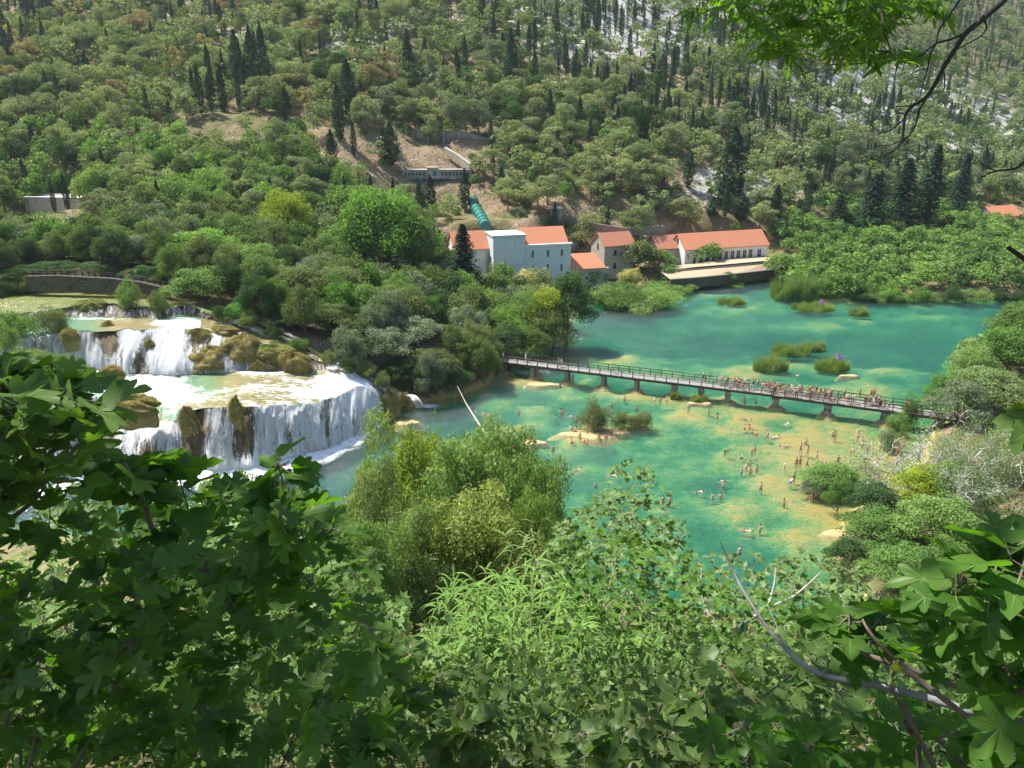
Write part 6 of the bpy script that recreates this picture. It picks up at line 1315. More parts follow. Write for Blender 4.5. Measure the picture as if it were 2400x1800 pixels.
for lb, L_ in lab.items():
    L_.sort(key=lambda c: cu[c[4]])
    for q, (kd, tn, h, w, i_) in enumerate(L_):
        l_ = lb
        if 1 < len(L_) <= 8: l_ = lb + ', ' + (ORD[q] if q < len(L_) - 1 else 'rightmost') + (' of two' if len(L_) == 2 else '')
        ws = l_.split()
        if len(ws) > 16: l_ = ' '.join(w_ for w_ in ws if w_ not in ('of', 'two', 'well', 'the'))
        plant(kd, int(rng.integers(0, 5 if kd != 'broadnear' else 4)), (cx[i_], cy[i_], cz[i_] - .15), h, w, tn, l_, GRP[kd], bk=barkr if kd == 'pine' else None)
# everything smaller and farther: one mass of far wood, low detail copies merged per tone
m = MB(); tl = sorted(set(c[1] for c in rest)); 
vs_, fs_, ms_ = [], [], []; tot = 0
for kd, tn, h, w, i_ in rest:
    kl = {'broadnear': 'broad'}.get(kd, kd); _, _, v, f = get(kl + '_lod', int(rng.integers(0, 3))); hn, wn = NAT[kl]
    a = rng.uniform(0, 6.28); v2 = v * [w / wn, w / wn, h / hn]; v2 = np.stack([v2[:, 0] * cos(a) - v2[:, 1] * sin(a), v2[:, 0] * sin(a) + v2[:, 1] * cos(a), v2[:, 2]], -1) + [cx[i_], cy[i_], cz[i_] - .15]
    m.add(v2, f, tl.index(tn))
m.build('far_woodland', [LM[t] for t in tl], kind='stuff', label='far mass of pines and cypresses fading up the slope', category='woodland')
# low scrub cover on the slope
n = 52000; d_ = rng.uniform(.2, 1, n) ** .8; y = 150 + 480 * rng.random(n) ** 1.5; x = y * rng.uniform(-.74, .74, n)
z = H(x, y); u_, v_, dd_ = proj(x, y, z); ok = (poly_sd(x, y, LAKE) < -1) & (v_ > -10) & (z > .3) & (poly_sd(x, y, FALLS) < -1) & (fbm(x * .07, y * .07, 3, 12) > -.12)
ok &= ~((u_ > 1330) & (u_ < 1870) & (v_ > 596))
for b, r in B_EX: ok &= np.hypot(x - b[0], y - b[1]) > r * .8
x, y, z = x[ok], y[ok], z[ok]; n = len(x); rep = 5
c = np.repeat(np.stack([x, y, z], -1), rep, 0) + rng.normal(size=(n * rep, 3)) * [.5, .5, .3] + [0, 0, .4]
v, f = cards(c, unit(rng.normal(size=(len(c), 3)) + [0, 0, .8]), .3, rng, .5); m = MB(); m.add(v, f, 0)
m.m[-1] = rng.integers(0, 3, len(f)); m.build('undergrowth', [LM['grey'], LM['mossolive'], LM['willow']], kind='stuff', label='low scrub covering the slope between the trees', category='scrub')
# ================================================================ foreground
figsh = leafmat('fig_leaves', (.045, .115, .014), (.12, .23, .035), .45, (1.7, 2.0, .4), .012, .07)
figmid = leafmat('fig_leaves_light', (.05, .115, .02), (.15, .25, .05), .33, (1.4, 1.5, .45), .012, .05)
ashm = leafmat('ash_leaflets', (.035, .10, .010), (.09, .20, .02), .5, (1.9, 2.1, .35), .015, .06)
veinm = leafmat('leaf_veins', (.16, .24, .07), (.26, .34, .12), .3)
LEAFS = {}
def outline(half, ctr, fold=.22, droop=.25):
    h_ = np.array(half); o = np.concatenate([h_, (h_ * [-1, 1])[::-1][1:-1]]); v = np.concatenate([[ctr], o]); n = len(o)
    z = fold * np.abs(v[:, 0]) - droop * v[:, 1] ** 2 + .05 * np.sin(v[:, 1] * 9 + v[:, 0] * 5)
    f = np.array([(0, 1 + q, 1 + (q + 1) % n) for q in range(n)]); return np.stack([v[:, 0], v[:, 1], z], -1), f
LEAFS['fig'] = outline([(0,0),(.12,-.06),(.30,-.02),(.42,.10),(.50,.27),(.47,.33),(.34,.36),(.22,.37),(.30,.50),(.40,.66),(.41,.75),(.30,.75),(.16,.66),(.10,.66),(.17,.82),(.13,.95),(0,1.05)], (0, .36))
LEAFS['fig5'] = outline([(0,0),(.20,-.08),(.38,.04),(.46,.20),(.36,.30),(.40,.44),(.36,.58),(.20,.56),(.20,.74),(0,1.0)], (0, .33), .3, .35)
LEAFS['figlow'] = outline([(0,0),(.30,0),(.46,.26),(.22,.36),(.38,.70),(.12,.66),(0,1.0)], (0, .36))
LEAFS['lance'] = outline([(0,0),(.10,.2),(.14,.45),(.09,.75),(0,1.0)], (0, .45), .3, .15)
def leaves(kind, pos, dr, up, size):
    """leaf at pos pointing along dr, face towards up"""
    L_, f = LEAFS[kind]; y = unit(dr); x = unit(np.cross(y, up)); z = np.cross(x, y); n = len(pos)
    v = pos[:, None] + size[:, None, None] * (L_[None, :, :1] * x[:, None] + L_[None, :, 1:2] * y[:, None] + L_[None, :, 2:] * z[:, None])
    ff = f[None] + (np.arange(n) * len(L_))[:, None, None]; return v.reshape(-1, 3), ff.reshape(-1, 3)
VEIN = {'fig': [3, 8, 16, 24, 29], 'fig5': [3, 6, 9, 12, 15]}
def veins(kind, pos, dr, up, size):
    L_, _ = LEAFS[kind]; n_ = len(L_) - 1; idx = [1 + (q if q < n_ else n_ - 1) for q in ({'fig': [4, 10, 16, 22, 28], 'fig5': [3, 6, 9, 12, 15]}[kind])]
    y = unit(dr); x = unit(np.cross(y, up)); z = np.cross(x, y); loc = []
    for a, b, w in [(1, 0, .014)] + [(0, q, .009) for q in idx]:
        A, B = L_[a], L_[b] * .96 + L_[a] * .04; d = unit((B - A)[:2]); nn = np.array([-d[1], d[0], 0]) * w; o = np.array([0, 0, .008]); loc += [A - nn + o, A + nn + o, B + o]
    loc = np.array(loc); v = pos[:, None] + size[:, None, None] * (loc[None, :, :1] * x[:, None] + loc[None, :, 1:2] * y[:, None] + loc[None, :, 2:] * z[:, None])
    return v.reshape(-1, 3), np.arange(len(pos) * len(loc)).reshape(-1, 3)
def inpoly(u, v, poly): return poly_sd(np.asarray(u, float), np.asarray(v, float), poly) > 0
def tips_in(poly, n, d0, d1, rng, power=1.0):
    p_ = np.array(poly, float); out = []
    while len(out) < n:
        u = rng.uniform(p_[:, 0].min(), p_[:, 0].max(), n * 3); v = rng.uniform(p_[:, 1].min(), p_[:, 1].max(), n * 3); ok = inpoly(u, v, p_)
        for a, b in zip(u[ok], v[ok]): out.append(PD(a, b, d0 + (d1 - d0) * rng.random() ** power))
    return np.array(out[:n])
def skeleton(m, tips, roots, rng, r=.008, maxr=.03, n=4):
    nodes = [np.array(q, float) for q in roots]; rad = [maxr] * len(nodes)
    o = np.argsort(tips[:, 2] + .15 * rng.normal(size=len(tips)))
    for i_ in o:
        t = tips[i_]; A = np.array(nodes); dv = t - A; cost = np.linalg.norm(dv, axis=1) + np.maximum(0, A[:, 2] - t[2] + .05) * 3; k_ = int(cost.argmin())
        a = A[k_]; L_ = np.linalg.norm(t - a); mid = a * .5 + t * .5 + np.array([0, 0, -.12 * L_]) + rng.normal(size=3) * .05 * L_; mid2 = mid * .45 + t * .55 + np.array([0, 0, -.03 * L_])
        r0 = min(rad[k_] * .75, r * (1 + L_ * 1.2) + .003); m.tube([a, mid, mid2, t], [r0, r0 * .85, r0 * .7, r * .6], n, 0, False)
        nodes += [mid, mid2]; rad += [r0, r0 * .8]
def whorls(tips, per, size, kind, rng, flat=.35, upw=.8, pet=.45, m=None):
    n = len(tips) * per; k_ = np.repeat(np.arange(len(tips)), per); a = rng.uniform(0, 2 * pi, n)
    dr = np.stack([np.cos(a), np.sin(a), rng.uniform(-.35, .75, n) * flat * 2], -1); dr = unit(dr)
    s = size * rng.uniform(.55, 1.25, n); base = tips[k_] + dr * (s * pet)[:, None] - np.stack([0 * a, 0 * a, rng.random(n) * s * .6], -1)
    up = unit(np.array([0, 0, 1.0]) * upw + rng.normal(size=(n, 3)) * .42)
    v, f = leaves(kind, base, dr, up, s); whorls.vn = veins(kind, base, dr, up, s) if kind in ('fig', 'fig5') else None
    if m is not None:
        w = (s * .016)[:, None] * unit(np.cross(dr, np.array([0, 0, 1.0])) + 1e-6); t0 = tips[k_]
        pv = np.stack([t0 - w, t0 + w, base + w, base - w], 1).reshape(-1, 3); m.add(pv, np.arange(4 * n).reshape(-1, 4), 0)
    return v, f
def figtree(label, tips, roots, per, size, kind, mat, seed, group='fig trees in the foreground', r=.008, maxr=.03, bk=None, name='fig_tree', cat='fig tree', **kw):
    rng = np.random.default_rng(seed); o = np.array(roots[0], float); t = thing(name, label, cat, o, 0, group)
    b = MB(); skeleton(b, tips - o, [np.array(q) - o for q in roots], rng, r, maxr); v, f = whorls(tips - o, per, size, kind, rng, m=b, **kw)
    for q_ in roots[1:]: b.tube([np.zeros(3), (np.array(q_) - o) * .5 - [0, 0, .1], np.array(q_) - o], min(maxr * .9, .011), 5)
    b.build('branches', bk or bark, t, True); m = MB(); m.add(v, f)
    if whorls.vn: m.add(whorls.vn[0], whorls.vn[1], 1)
    m.build('foliage', [mat, veinm], t, True); return t
rng = np.random.default_rng(5)
g0 = lambda x, y, dz=0.0: np.array([x, y, Hs(x, y) + dz])
PL1 = [(-150,860),(55,842),(125,850),(195,925),(212,1000),(180,1080),(120,1150),(-150,1180)]
PL2 = [(-150,1130),(150,1110),(235,1088),(330,1072),(400,1082),(470,1135),(560,1150),(650,1085),(705,1135),(765,1205),(835,1280),(870,1370),(895,1480),(930,1580),(960,1860),(-150,1950)]
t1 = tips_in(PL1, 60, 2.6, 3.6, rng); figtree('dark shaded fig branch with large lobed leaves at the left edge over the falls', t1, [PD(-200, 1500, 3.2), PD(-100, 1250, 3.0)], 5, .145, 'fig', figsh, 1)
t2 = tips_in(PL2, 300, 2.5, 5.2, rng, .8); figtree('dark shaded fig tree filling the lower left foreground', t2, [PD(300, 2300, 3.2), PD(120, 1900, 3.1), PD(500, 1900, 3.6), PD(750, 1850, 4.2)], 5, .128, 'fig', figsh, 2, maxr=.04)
t3 = np.array([PD(u, v, 3.2) for u, v in [(650,1085),(640,1120),(670,1130),(395,1082),(370,1110),(420,1120),(310,1090)]]); figtree('fig twig tips standing up against the white water', t3, [PD(620, 1300, 3.3), PD(380, 1300, 3.3)], 7, .15, 'fig5', figsh, 3)
PL3 = [(-100,1180),(300,1160),(700,1230),(900,1380),(1020,1500),(1060,1850),(-100,1900)]
t4 = tips_in(PL3, 900, 8, 14, rng, .7); figtree('sunlit fig thicket glimpsed through the dark fig tree', t4, [g0(-4, 9), g0(-2, 11), g0(-6, 12)], 5, .17, 'figlow', figmid, 4, maxr=.05)
PL4 = [(860,1500),(930,1480),(1010,1560),(1120,1640),(1300,1690),(1550,1650),(1700,1640),(1900,1640),(1950,1880),(860,1900)]
t5 = tips_in(PL4, 230, 4.5, 8.5, rng); figtree('half shaded low fig shoots along the bottom centre', t5, [PD(1000, 2100, 6), PD(1400, 2100, 6), PD(1700, 2100, 6)], 5, .16, 'fig5', figsh, 5)
# right hand side near branches
t6 = np.array([PD(*q) for q in [(2022,1455,2.9),(2040,1500,2.9),(1975,1490,3),(2060,1450,2.95),(1990,1440,2.9),(2100,1500,3.1),(2240,1330,2.3),(2300,1300,2.3),(2370,1310,2.2),(2290,1400,2.3),(2230,1440,2.4),(2350,1420,2.2),(2400,1350,2.2),(2390,1480,2.2),(2300,1520,2.4),(2350,1560,2.3),(2410,1600,2.2),(2240,1580,2.6),(2200,1420,2.5),(2330,1340,2.2),(2410,1290,2.2)]])
figtree('near fig branch with big dark leaves at the right edge', t6, [PD(2480, 1700, 2.4), PD(2330, 1625, 2.6), PD(2110, 1560, 2.8)], 5, .15, 'fig', figsh, 6)
t7 = tips_in([(1740,1660),(1900,1620),(2050,1650),(2250,1650),(2480,1560),(2500,1900),(1700,1900)], 42, 2.6, 4.6, rng); figtree('dark fig leaves massed in the lower right corner', t7, [PD(2190, 1990, 3.2), PD(2150, 1720, 3.1), PD(2400, 1900, 3)], 5, .135, 'fig', figsh, 7)
t8 = np.array([PD(*q) for q in [(2425,950,3.0),(2435,1000,3.0),(2450,970,3.0)]]); figtree('single dark leaves poking in at the right edge by the dry trees', t8, [PD(2560, 1200, 3.0)], 4, .12, 'fig5', figsh, 8)
t9 = np.array([PD(u, v, d) for u, v, d in [(1700,1560,4.5),(1850,1610,4.2),(1900,1540,4.2),(1960,1610,4.0),(2050,1640,3.9),(1800,1680,4.2),(1650,1620,4.8)]]); figtree('small shaded fig spray beside the long pale branch', t9, [PD(1900, 1830, 4.2), PD(1700, 1830, 4.5)], 5, .16, 'fig', figsh, 9)
def branch(name, label, cat, lines, mat, **kw):
    o = np.array(lines[0][0][0]); t = thing(name, label, cat, o, 0, kw.get('group')); m = MB()
    for pts, r0, r1 in lines:
        p_ = np.array(pts) - o; tt_ = np.linspace(0, len(p_) - 1, len(p_) * 4); p2 = np.stack([np.interp(tt_, np.arange(len(p_)), p_[:, q]) for q in range(3)], -1)
        k_ = np.array([.25, .5, .25]); 
        for _ in range(2): p2[1:-1] = p2[:-2] * .25 + p2[1:-1] * .5 + p2[2:] * .25
        m.tube(p2, np.linspace(r0, r1, len(p2)), 7)
    m.build('branches', mat, t, True); return t
Lp = lambda l, d0, d1: [PD(u, v, d0 + (d1 - d0) * q / (len(l) - 1)) for q, (u, v) in enumerate(l)]
darkbark = simple('bark_near_black', (.030, .024, .020), .9, .3, 8)
bgrey = simple('bark_grey', (.20, .20, .19), .9, .3, 12, bump=.4)
branch('bare_branch', 'long pale grey branch sweeping across the lower right', 'branch', [(Lp([(1688,1269),(1716,1335),(1745,1392),(1802,1478),(1867,1547),(1925,1585),(2070,1609),(2197,1641),(2370,1701),(2520,1770)], 3.6, 2.6), .003, .019),
   (Lp([(1867,1547),(1830,1490),(1800,1420)], 3.16, 3.4), .004, .0015), (Lp([(1925,1585),(1940,1560),(1935,1530)], 3.04, 3.04), .003, .001)], bgrey)
branch('fig_twig', 'dark fig twig carrying the small yellow green fruit', 'twig', [(Lp([(2360,1640),(2240,1610),(2160,1580),(2110,1555),(2060,1510),(2030,1470),(2022,1452)], 2.6, 2.9), .010, .004)], bark)
branch('fig_twig', 'dark forked fig stem rising at the lower right', 'twig', [(Lp([(2190,1800),(2150,1720),(2110,1650),(2085,1610),(2100,1560),(2125,1535)], 2.8, 2.85), .010, .003), (Lp([(2180,1780),(2165,1760),(2130,1660),(2105,1625)], 2.8, 2.9), .006, .003)], bark)
fp = PD(2103, 1558, 2.75); fg = thing('fig_fruit', 'small yellow green fig hanging on a near twig', 'fig', fp); m = MB(); ball(m, (0, 0, -.012), (.017, .017, .016), 0, 12, None, 9); m.tube([(0, 0, 0), (0, 0, .02)], [.008, .003], 8); m.build('flesh', simple('fig_skin', (.36, .40, .03), .45, .15, 30), fg, True)
# mid distance sunlit figs
PM = [(1240,1330),(1320,1215),(1400,1165),(1480,1150),(1540,1200),(1600,1290),(1680,1300),(1740,1300),(1830,1310),(1900,1300),(1985,1300),(2050,1390),(2040,1480),(1950,1580),(1800,1660),(1500,1600),(1350,1520)]
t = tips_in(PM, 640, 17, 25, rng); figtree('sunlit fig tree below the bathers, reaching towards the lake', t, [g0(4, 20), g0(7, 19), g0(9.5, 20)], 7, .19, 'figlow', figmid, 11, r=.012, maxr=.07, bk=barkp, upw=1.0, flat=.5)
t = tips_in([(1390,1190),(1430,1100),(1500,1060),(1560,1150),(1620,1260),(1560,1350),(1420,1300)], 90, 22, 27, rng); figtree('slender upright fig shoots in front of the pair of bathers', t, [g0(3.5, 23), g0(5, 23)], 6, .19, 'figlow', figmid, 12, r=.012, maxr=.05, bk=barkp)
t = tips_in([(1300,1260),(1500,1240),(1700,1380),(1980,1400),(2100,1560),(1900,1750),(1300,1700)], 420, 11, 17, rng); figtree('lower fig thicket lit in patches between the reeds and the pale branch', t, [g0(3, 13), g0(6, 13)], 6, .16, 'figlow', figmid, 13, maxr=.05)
t = tips_in([(2050,1700),(2200,1600),(2450,1560),(2450,1850),(2000,1850)], 130, 6, 10, rng); figtree('patch of sunlit fig leaves behind the dark lower right corner', t, [PD(2200, 2000, 8), PD(2400, 2000, 8)], 5, .16, 'figlow', figmid, 14)
branch('fig_branch', 'bare curved pale limb rising over the sunlit figs', 'branch', [(Lp([(1560,1600),(1630,1550),(1700,1500),(1760,1450),(1800,1425),(1860,1400),(1900,1365),(1925,1340)], 14, 17), .06, .015), (Lp([(1800,1425),(1815,1370),(1818,1330)], 15.5, 16), .03, .008), (Lp([(1700,1500),(1660,1440),(1640,1380),(1645,1330)], 15, 16), .03, .008)], barkp)
# willow crowns in front of the lake
PROTO_rng = np.random.default_rng(91)
def mkbig(var):
    rng = np.random.default_rng(300 + var); nC = 90; d = unit(rng.normal(size=(nC, 3))); d[:, 2] = np.abs(d[:, 2]) * 1.1 - .35; cc = d * rng.uniform(.4, 1, (nC, 1)) * [4.3, 4.3, 4.6] + [0, 0, 5.0] + rng.normal(size=(nC, 3)) * .5; cr = rng.uniform(.45, 1.25, nC)
    v, f = clumps(cc, cr, 34000, .15, rng, 1.0, .35, .7, .30, .45)
    sp = cc[rng.integers(0, nC, 1500)] + rng.normal(size=(1500, 3)) * [.7, .7, .8] + [0, 0, .15]; v2, f2 = cards(sp, unit(rng.normal(size=(1500, 3)) * .7 + [0, 0, .8]), .15, rng, .22)
    m = MB(); m.add(v, f); m.add(v2, f2); PROTO[('bigwillow', var)] = (m.mesh('crown', [LM['willow']]), trunkmb(5, .2, cc[::3], rng).mesh('trunk', [bark], True), None, None)
for q in range(3): mkbig(q)
NAT['bigwillow'] = (9.8, 9.2); KNAME['bigwillow'] = 'willow_tree'; KCAT['bigwillow'] = 'willow'
gw_ = 'leafy crowns between the viewpoint and the lake'
for q, (u, vt, d, w, tn, lb) in enumerate([(935,1000,50,330,'willowy','yellowish willow crown in front of the plunge pool, leftmost big one'),(1180,1005,50,360,'willow','tall green willow crown in front of the lake beside the fallen trunk'),(1060,1040,46,360,'willow','middle willow crown below the two tall ones'),(850,1090,43,260,'willow','willow crown at the left side touching the dark fig leaves'),
    (1255,1090,45,250,'willow','green willow flank beside the small figs'),(1120,1170,38,400,'willowy','lowest broad willow crown above the reeds'),(930,1230,36,290,'willow','willow crown low at the left above the reeds'),(800,1270,33,260,'green','leafy crown between the dark fig tree and the willows'),(1270,1200,39,210,'willow','willow crown under the green flank beside the figs'),(470,1125,56,240,'willow','pale green crown behind the fig tips in front of the falls'),(640,1170,52,220,'willow','pale green crown under the plunge foam'),(300,1200,48,260,'green','green crown deep behind the dark fig tree'),(740,1230,44,220,'green','green crown behind the right flank of the dark fig tree')]):
    if tn == 'willowy': 
        tn = 'willowy'; LM.setdefault('willowy', leafmat('willow_leaves_yellowish', (.14, .21, .04), (.38, .46, .11), .35, None, 0, .04)); TONE['willowy'] = 'yellowish'
    tree_at('bigwillow', u, vt, None, d, w, tn, lb, gw_)
# reeds
def cane(m, base, H_, lean, rng, lv, nleaf=26, stem_from=0.0):
    t = np.linspace(0, 1, 7); az = rng.uniform(0, 2 * pi); off = lean * t ** 1.8 * H_; pts = base + np.stack([off * cos(az), off * sin(az), t * H_], -1)
    m.tube(pts, .016 * (1.1 - .8 * t), 5, 1, False)
    z = rng.uniform(.12, 1.0, nleaf); z[:7] = rng.uniform(.86, 1, 7); n = nleaf; a = rng.uniform(0, 2 * pi, n); P0 = np.stack([np.interp(z, t, pts[:, q]) for q in range(3)], -1)
    L_ = rng.uniform(.38, .72, n) * lv; w = .021 * lv; seg = np.linspace(0, 1, 6); dirh = np.stack([np.cos(a), np.sin(a), 0 * a], -1); side = np.stack([-np.sin(a), np.cos(a), 0 * a], -1)
    rise = rng.uniform(.4, 1.1, n); dr = rng.uniform(.5, 1.3, n); g = []
    for s in seg:
        c = P0 + dirh * (L_ * s * .85)[:, None] + np.array([0, 0, 1.0]) * (L_ * (rise * s - dr * s * s))[:, None]; ww = w * (1 - s ** 2.2) * (.55 + .45 * min(1, s * 5)) + .001
        g.append(c - side * ww); g.append(c + side * ww)
    g = np.stack(g, 1).reshape(-1, 3); f = np.array([(2 * q, 2 * q + 1, 2 * q + 3, 2 * q + 2) for q in range(5)]); ff = f[None] + (np.arange(n) * 12)[:, None, None]; m.add(g, ff.reshape(-1, 4), 0)
reedstem = simple('reed_stem', (.50, .42, .22), .7, .2, 6)
rng = np.random.default_rng(21)
PR = []
for q in range(8):
    m = MB(); cane(m, np.zeros(3), 5.2, .1 + .25 * rng.random(), rng, 1.0, 30); PR.append((m.n, m))
def reedparts(m):
    a = MB(); b = MB()
    for f, mi in zip(m.f, m.m): (a if mi == 0 else b).f.append(f); (a if mi == 0 else b).m.append(0)
    V_ = np.concatenate(m.v)
    out = []
    for x in (a, b):
        used, inv = np.unique(np.concatenate([f.ravel() for f in x.f]), return_inverse=True); y = MB(); y.v = [V_[used]]; y.n = len(used); k_ = 0
        for f in x.f: y.f.append(inv[k_:k_ + f.size].reshape(f.shape)); y.m.append(0); k_ += f.size
        out.append(y)
    return out
RP = []
for n_, m in PR:
    l_, s_ = reedparts(m); RP.append((l_.mesh('leaves', [LM['reed']], True), s_.mesh('stem', [reedstem], True)))
tall = [(1120,1265,17.5,'tallest pale reed cane, left of two towering over the clump'),(1185,1262,18,'tallest pale reed cane, right of two towering over the clump'),(1320,1275,17,'tall reed cane at the right of the clump'),(1035,1330,17,'reed cane at the left end of the clump'),(1085,1320,15.5,'dry tipped reed cane left of centre'),(1250,1330,16,'reed cane between the two right ones'),(1380,1370,14.5,'leaning reed cane at the right side near the figs'),(1470,1530,12,'low arching reed at the right below the figs'),(1500,1500,11.5,'broad bladed reed at the right below the figs'),(1160,1340,15,'reed cane in the middle of the clump'),(1230,1400,14,'front reed cane right of the middle'),(1090,1420,14,'front reed cane left of the middle'),(1530,1290,24,'lone reed tuft between fig crowns over the lake')]
for q, (u, vt, d, lb) in enumerate(tall):
    b = PD(u, vt, d); gz = Hs(b[0], b[1]); h = b[2] - gz; t = thing('giant_reed', lb, 'reed', (b[0], b[1], gz), rng.uniform(0, 6.28), 'tall reeds of the foreground clump'); s = h / 5.2; t.scale = (1, 1, s)
    l_, s_ = RP[q % 8]; obj('leaves', l_, t); obj('stem', s_, t)
m = MB()
for q in range(170):
    u = rng.uniform(1000, 1540); d = rng.uniform(11.5, 19); vt = np.interp(u, [1010, 1120, 1300, 1400, 1520], [1400, 1320, 1340, 1400, 1560]) + rng.uniform(0, 330); b = PD(u, vt, d); gz = Hs(b[0], b[1]); cane(m, np.array([b[0], b[1], gz]), max(1.5, b[2] - gz), rng.uniform(.02, .25), rng, 1.0, 30)
for q in range(300):
    u = rng.uniform(2010, 2480); d = rng.uniform(19, 30); vt = rng.uniform(1440, 1640); b = PD(u, vt, d); gz = Hs(b[0], b[1]); cane(m, np.array([b[0], b[1], gz]), max(1.5, b[2] - gz), rng.uniform(.02, .3), rng, 1.15, 22)
l_, s_ = reedparts(m); a = MB(); 
m.build('reed_bed', [LM['reed'], reedstem], None, True, kind='stuff', label='dense bed of pale green reeds on the slope below the viewpoint', category='reeds')
# undergrowth on the near slope
n = 42000; y = 4 + 60 * rng.random(n) ** 1.4; x = rng.uniform(-1, 1, n) * (y * .75 + 5); z = H(x, y); ok = (z > .1) & (poly_sd(x, y, LAKE) < -.3); x, y, z = x[ok], y[ok], z[ok]; n = len(x)
c = np.repeat(np.stack([x, y, z], -1), 7, 0) + rng.normal(size=(n * 7, 3)) * [.4, .4, .35] + [0, 0, .5]; v, f = cards(c, unit(rng.normal(size=(len(c), 3)) + [0, 0, .7]), .10, rng, .45)
s_ = np.clip(np.repeat(y, 7) / 28, .5, 1.6); v = (v.reshape(-1, 4, 3) - c[:, None]) * s_[:, None, None] + c[:, None]
m = MB(); m.add(v.reshape(-1, 3), f, 0); m.m[-1] = rng.integers(0, 3, len(f)); m.build('slope_undergrowth', [LM['dark'], LM['mossolive'], LM['green']], kind='stuff', label='tangled low greenery covering the steep near slope', category='undergrowth')
# right shore ground cover
n = 9000; u = rng.uniform(1980, 2500, n); v_ = rng.uniform(760, 1500, n); P_ = np.array([P(a, b, 1.5) for a, b in zip(u, v_)]); x, y = P_[:, 0], P_[:, 1]; z = H(x, y); ok = (z > .55) & (poly_sd(x, y, LAKE) < -2.2); x, y, z = x[ok], y[ok], z[ok]; n = len(x)
c = np.repeat(np.stack([x, y, z], -1), 6, 0) + rng.normal(size=(n * 6, 3)) * [.5, .5, .3] + [0, 0, .3]; v, f = cards(c, unit(rng.normal(size=(len(c), 3)) + [0, 0, .7]), .17, rng, .45); m = MB(); m.add(v, f, 0); m.m[-1] = rng.integers(0, 3, len(f)); m.build('shore_undergrowth', [LM['grey'], LM['mossolive'], LM['willow']], kind='stuff', label='low pale greenery on the ground under the right shore trees', category='undergrowth')

# overhanging ash tree: its low spray shows at the top right, the rest of the crown shades the figs
rng = np.random.default_rng(31)
ash = thing('ash_tree', 'overhanging leafy branch of a near ash tree at the top right', 'ash tree', (-3.2, -3.0, 44.5)); AO = np.array(ash.location)
PA = [(1585,-60),(1625,5),(1690,40),(1740,75),(1775,105),(1800,130),(1840,135),(1875,100),(1920,90),(1980,120),(2040,130),(2080,150),(2105,170),(2125,120),(2085,60),(2110,20),(2190,15),(2200,-60)]
tA = tips_in(PA, 125, 4.6, 6.2, rng)
b = MB(); lim = [np.array([0, 0, -1.0]), np.array([.1, .2, 4]), np.array([.5, 1.2, 6.2]), np.array([1.5, 3.5, 6.6]), np.array([3.0, 6.0, 5.9]), PD(1900, -260, 6.4) - AO, PD(1880, -90, 5.8) - AO]
b.tube(lim, [.16, .14, .11, .08, .05, .03, .018], 8)
for q in range(9): a = rng.uniform(0, 6.28); e_ = np.array([-2.5, 9.5, 7.5]) * .8 + rng.normal(size=3) * [2.2, 2.2, .6]; e_[2] = max(e_[2], 6.0 + .12 * e_[1]); b.tube([lim[2], (lim[2] + e_) / 2 + [0, 0, .5], e_], [.07, .05, .02], 6)
skeleton(b, tA - AO, [lim[5], lim[6], PD(1700, -60, 5.4) - AO, PD(2050, -60, 5.4) - AO, PD(1980, -80, 5.4) - AO], rng, .004, .012)
for pts, r0, r1 in [(Lp([(1990,-40),(1900,20),(1860,60),(1840,100)], 5.3, 5.2), .009, .003), (Lp([(1900,-30),(1855,30),(1800,60),(1775,85)], 5.3, 5.2), .007, .002), (Lp([(1720,-40),(1690,20),(1650,40)], 5.3, 5.2), .006, .002)]: b.tube(np.array(pts) - AO, np.linspace(r0, r1, len(pts)), 6)
b.build('branches', bark, ash, True)
tips_all = np.repeat(tA, 3, 0); n = len(tips_all); a = rng.uniform(0, 2 * pi, n); rd = unit(np.stack([np.cos(a), np.sin(a), rng.uniform(-.9, .1, n)], -1)); vv, ff, off = [], [], 0
for s, ang in [(.25, 1), (.25, -1), (.5, 1), (.5, -1), (.75, 1), (.75, -1), (1.0, 0)]:
    sd_ = unit(np.cross(rd, [0, 0, 1.0])); ps = tips_all + rd * (.17 * s); dd = unit(rd * .8 + sd_ * ang * .8 + [0, 0, -.15]); v, f = leaves('lance', ps, dd, unit(rng.normal(size=(n, 3)) * .5 + [0, 0, 1.0]), rng.uniform(.07, .125, n)); vv.append(v); ff.append(f + off); off += len(v)
# crown above the frame
cc = np.concatenate([np.array([[-4.6, 6.5, 51.0], [-7.5, 8.0, 51.5], [-2.0, 6.0, 51.2], [-1.0, 8.0, 51.3], [-9.5, 6.0, 51.0], [-6.0, 4.0, 50.8], [-3.0, 9.5, 52], [-5.5, 10.5, 52.2], [.8, 6.0, 51.0], [-4.0, 4.2, 50.6], [1.8, 7.0, 51.4], [-8.0, 5.0, 51.0], [-1.8, 4.2, 50.7]])]); cr = np.full(len(cc), 1.7)
v, f = clumps(cc, cr, 4600, .15, rng, .6, .0, 1.2, .8, .42); cu_, cv_, cd_ = proj(*v.reshape(-1, 4, 3).mean(1).T); ok = (cv_ < -60) & (rng.random(len(cv_)) < .75); f = f[ok]; used, inv = np.unique(f, return_inverse=True); v = v[used]; f = inv.reshape(-1, 4)
m = MB()
for v_, f_ in zip(vv, ff): m.v.append(v_ - AO); m.f.append(f_); m.m.append(0)
m.n = off; m.add(v - AO, f); m.build('foliage', ashm, ash, True)
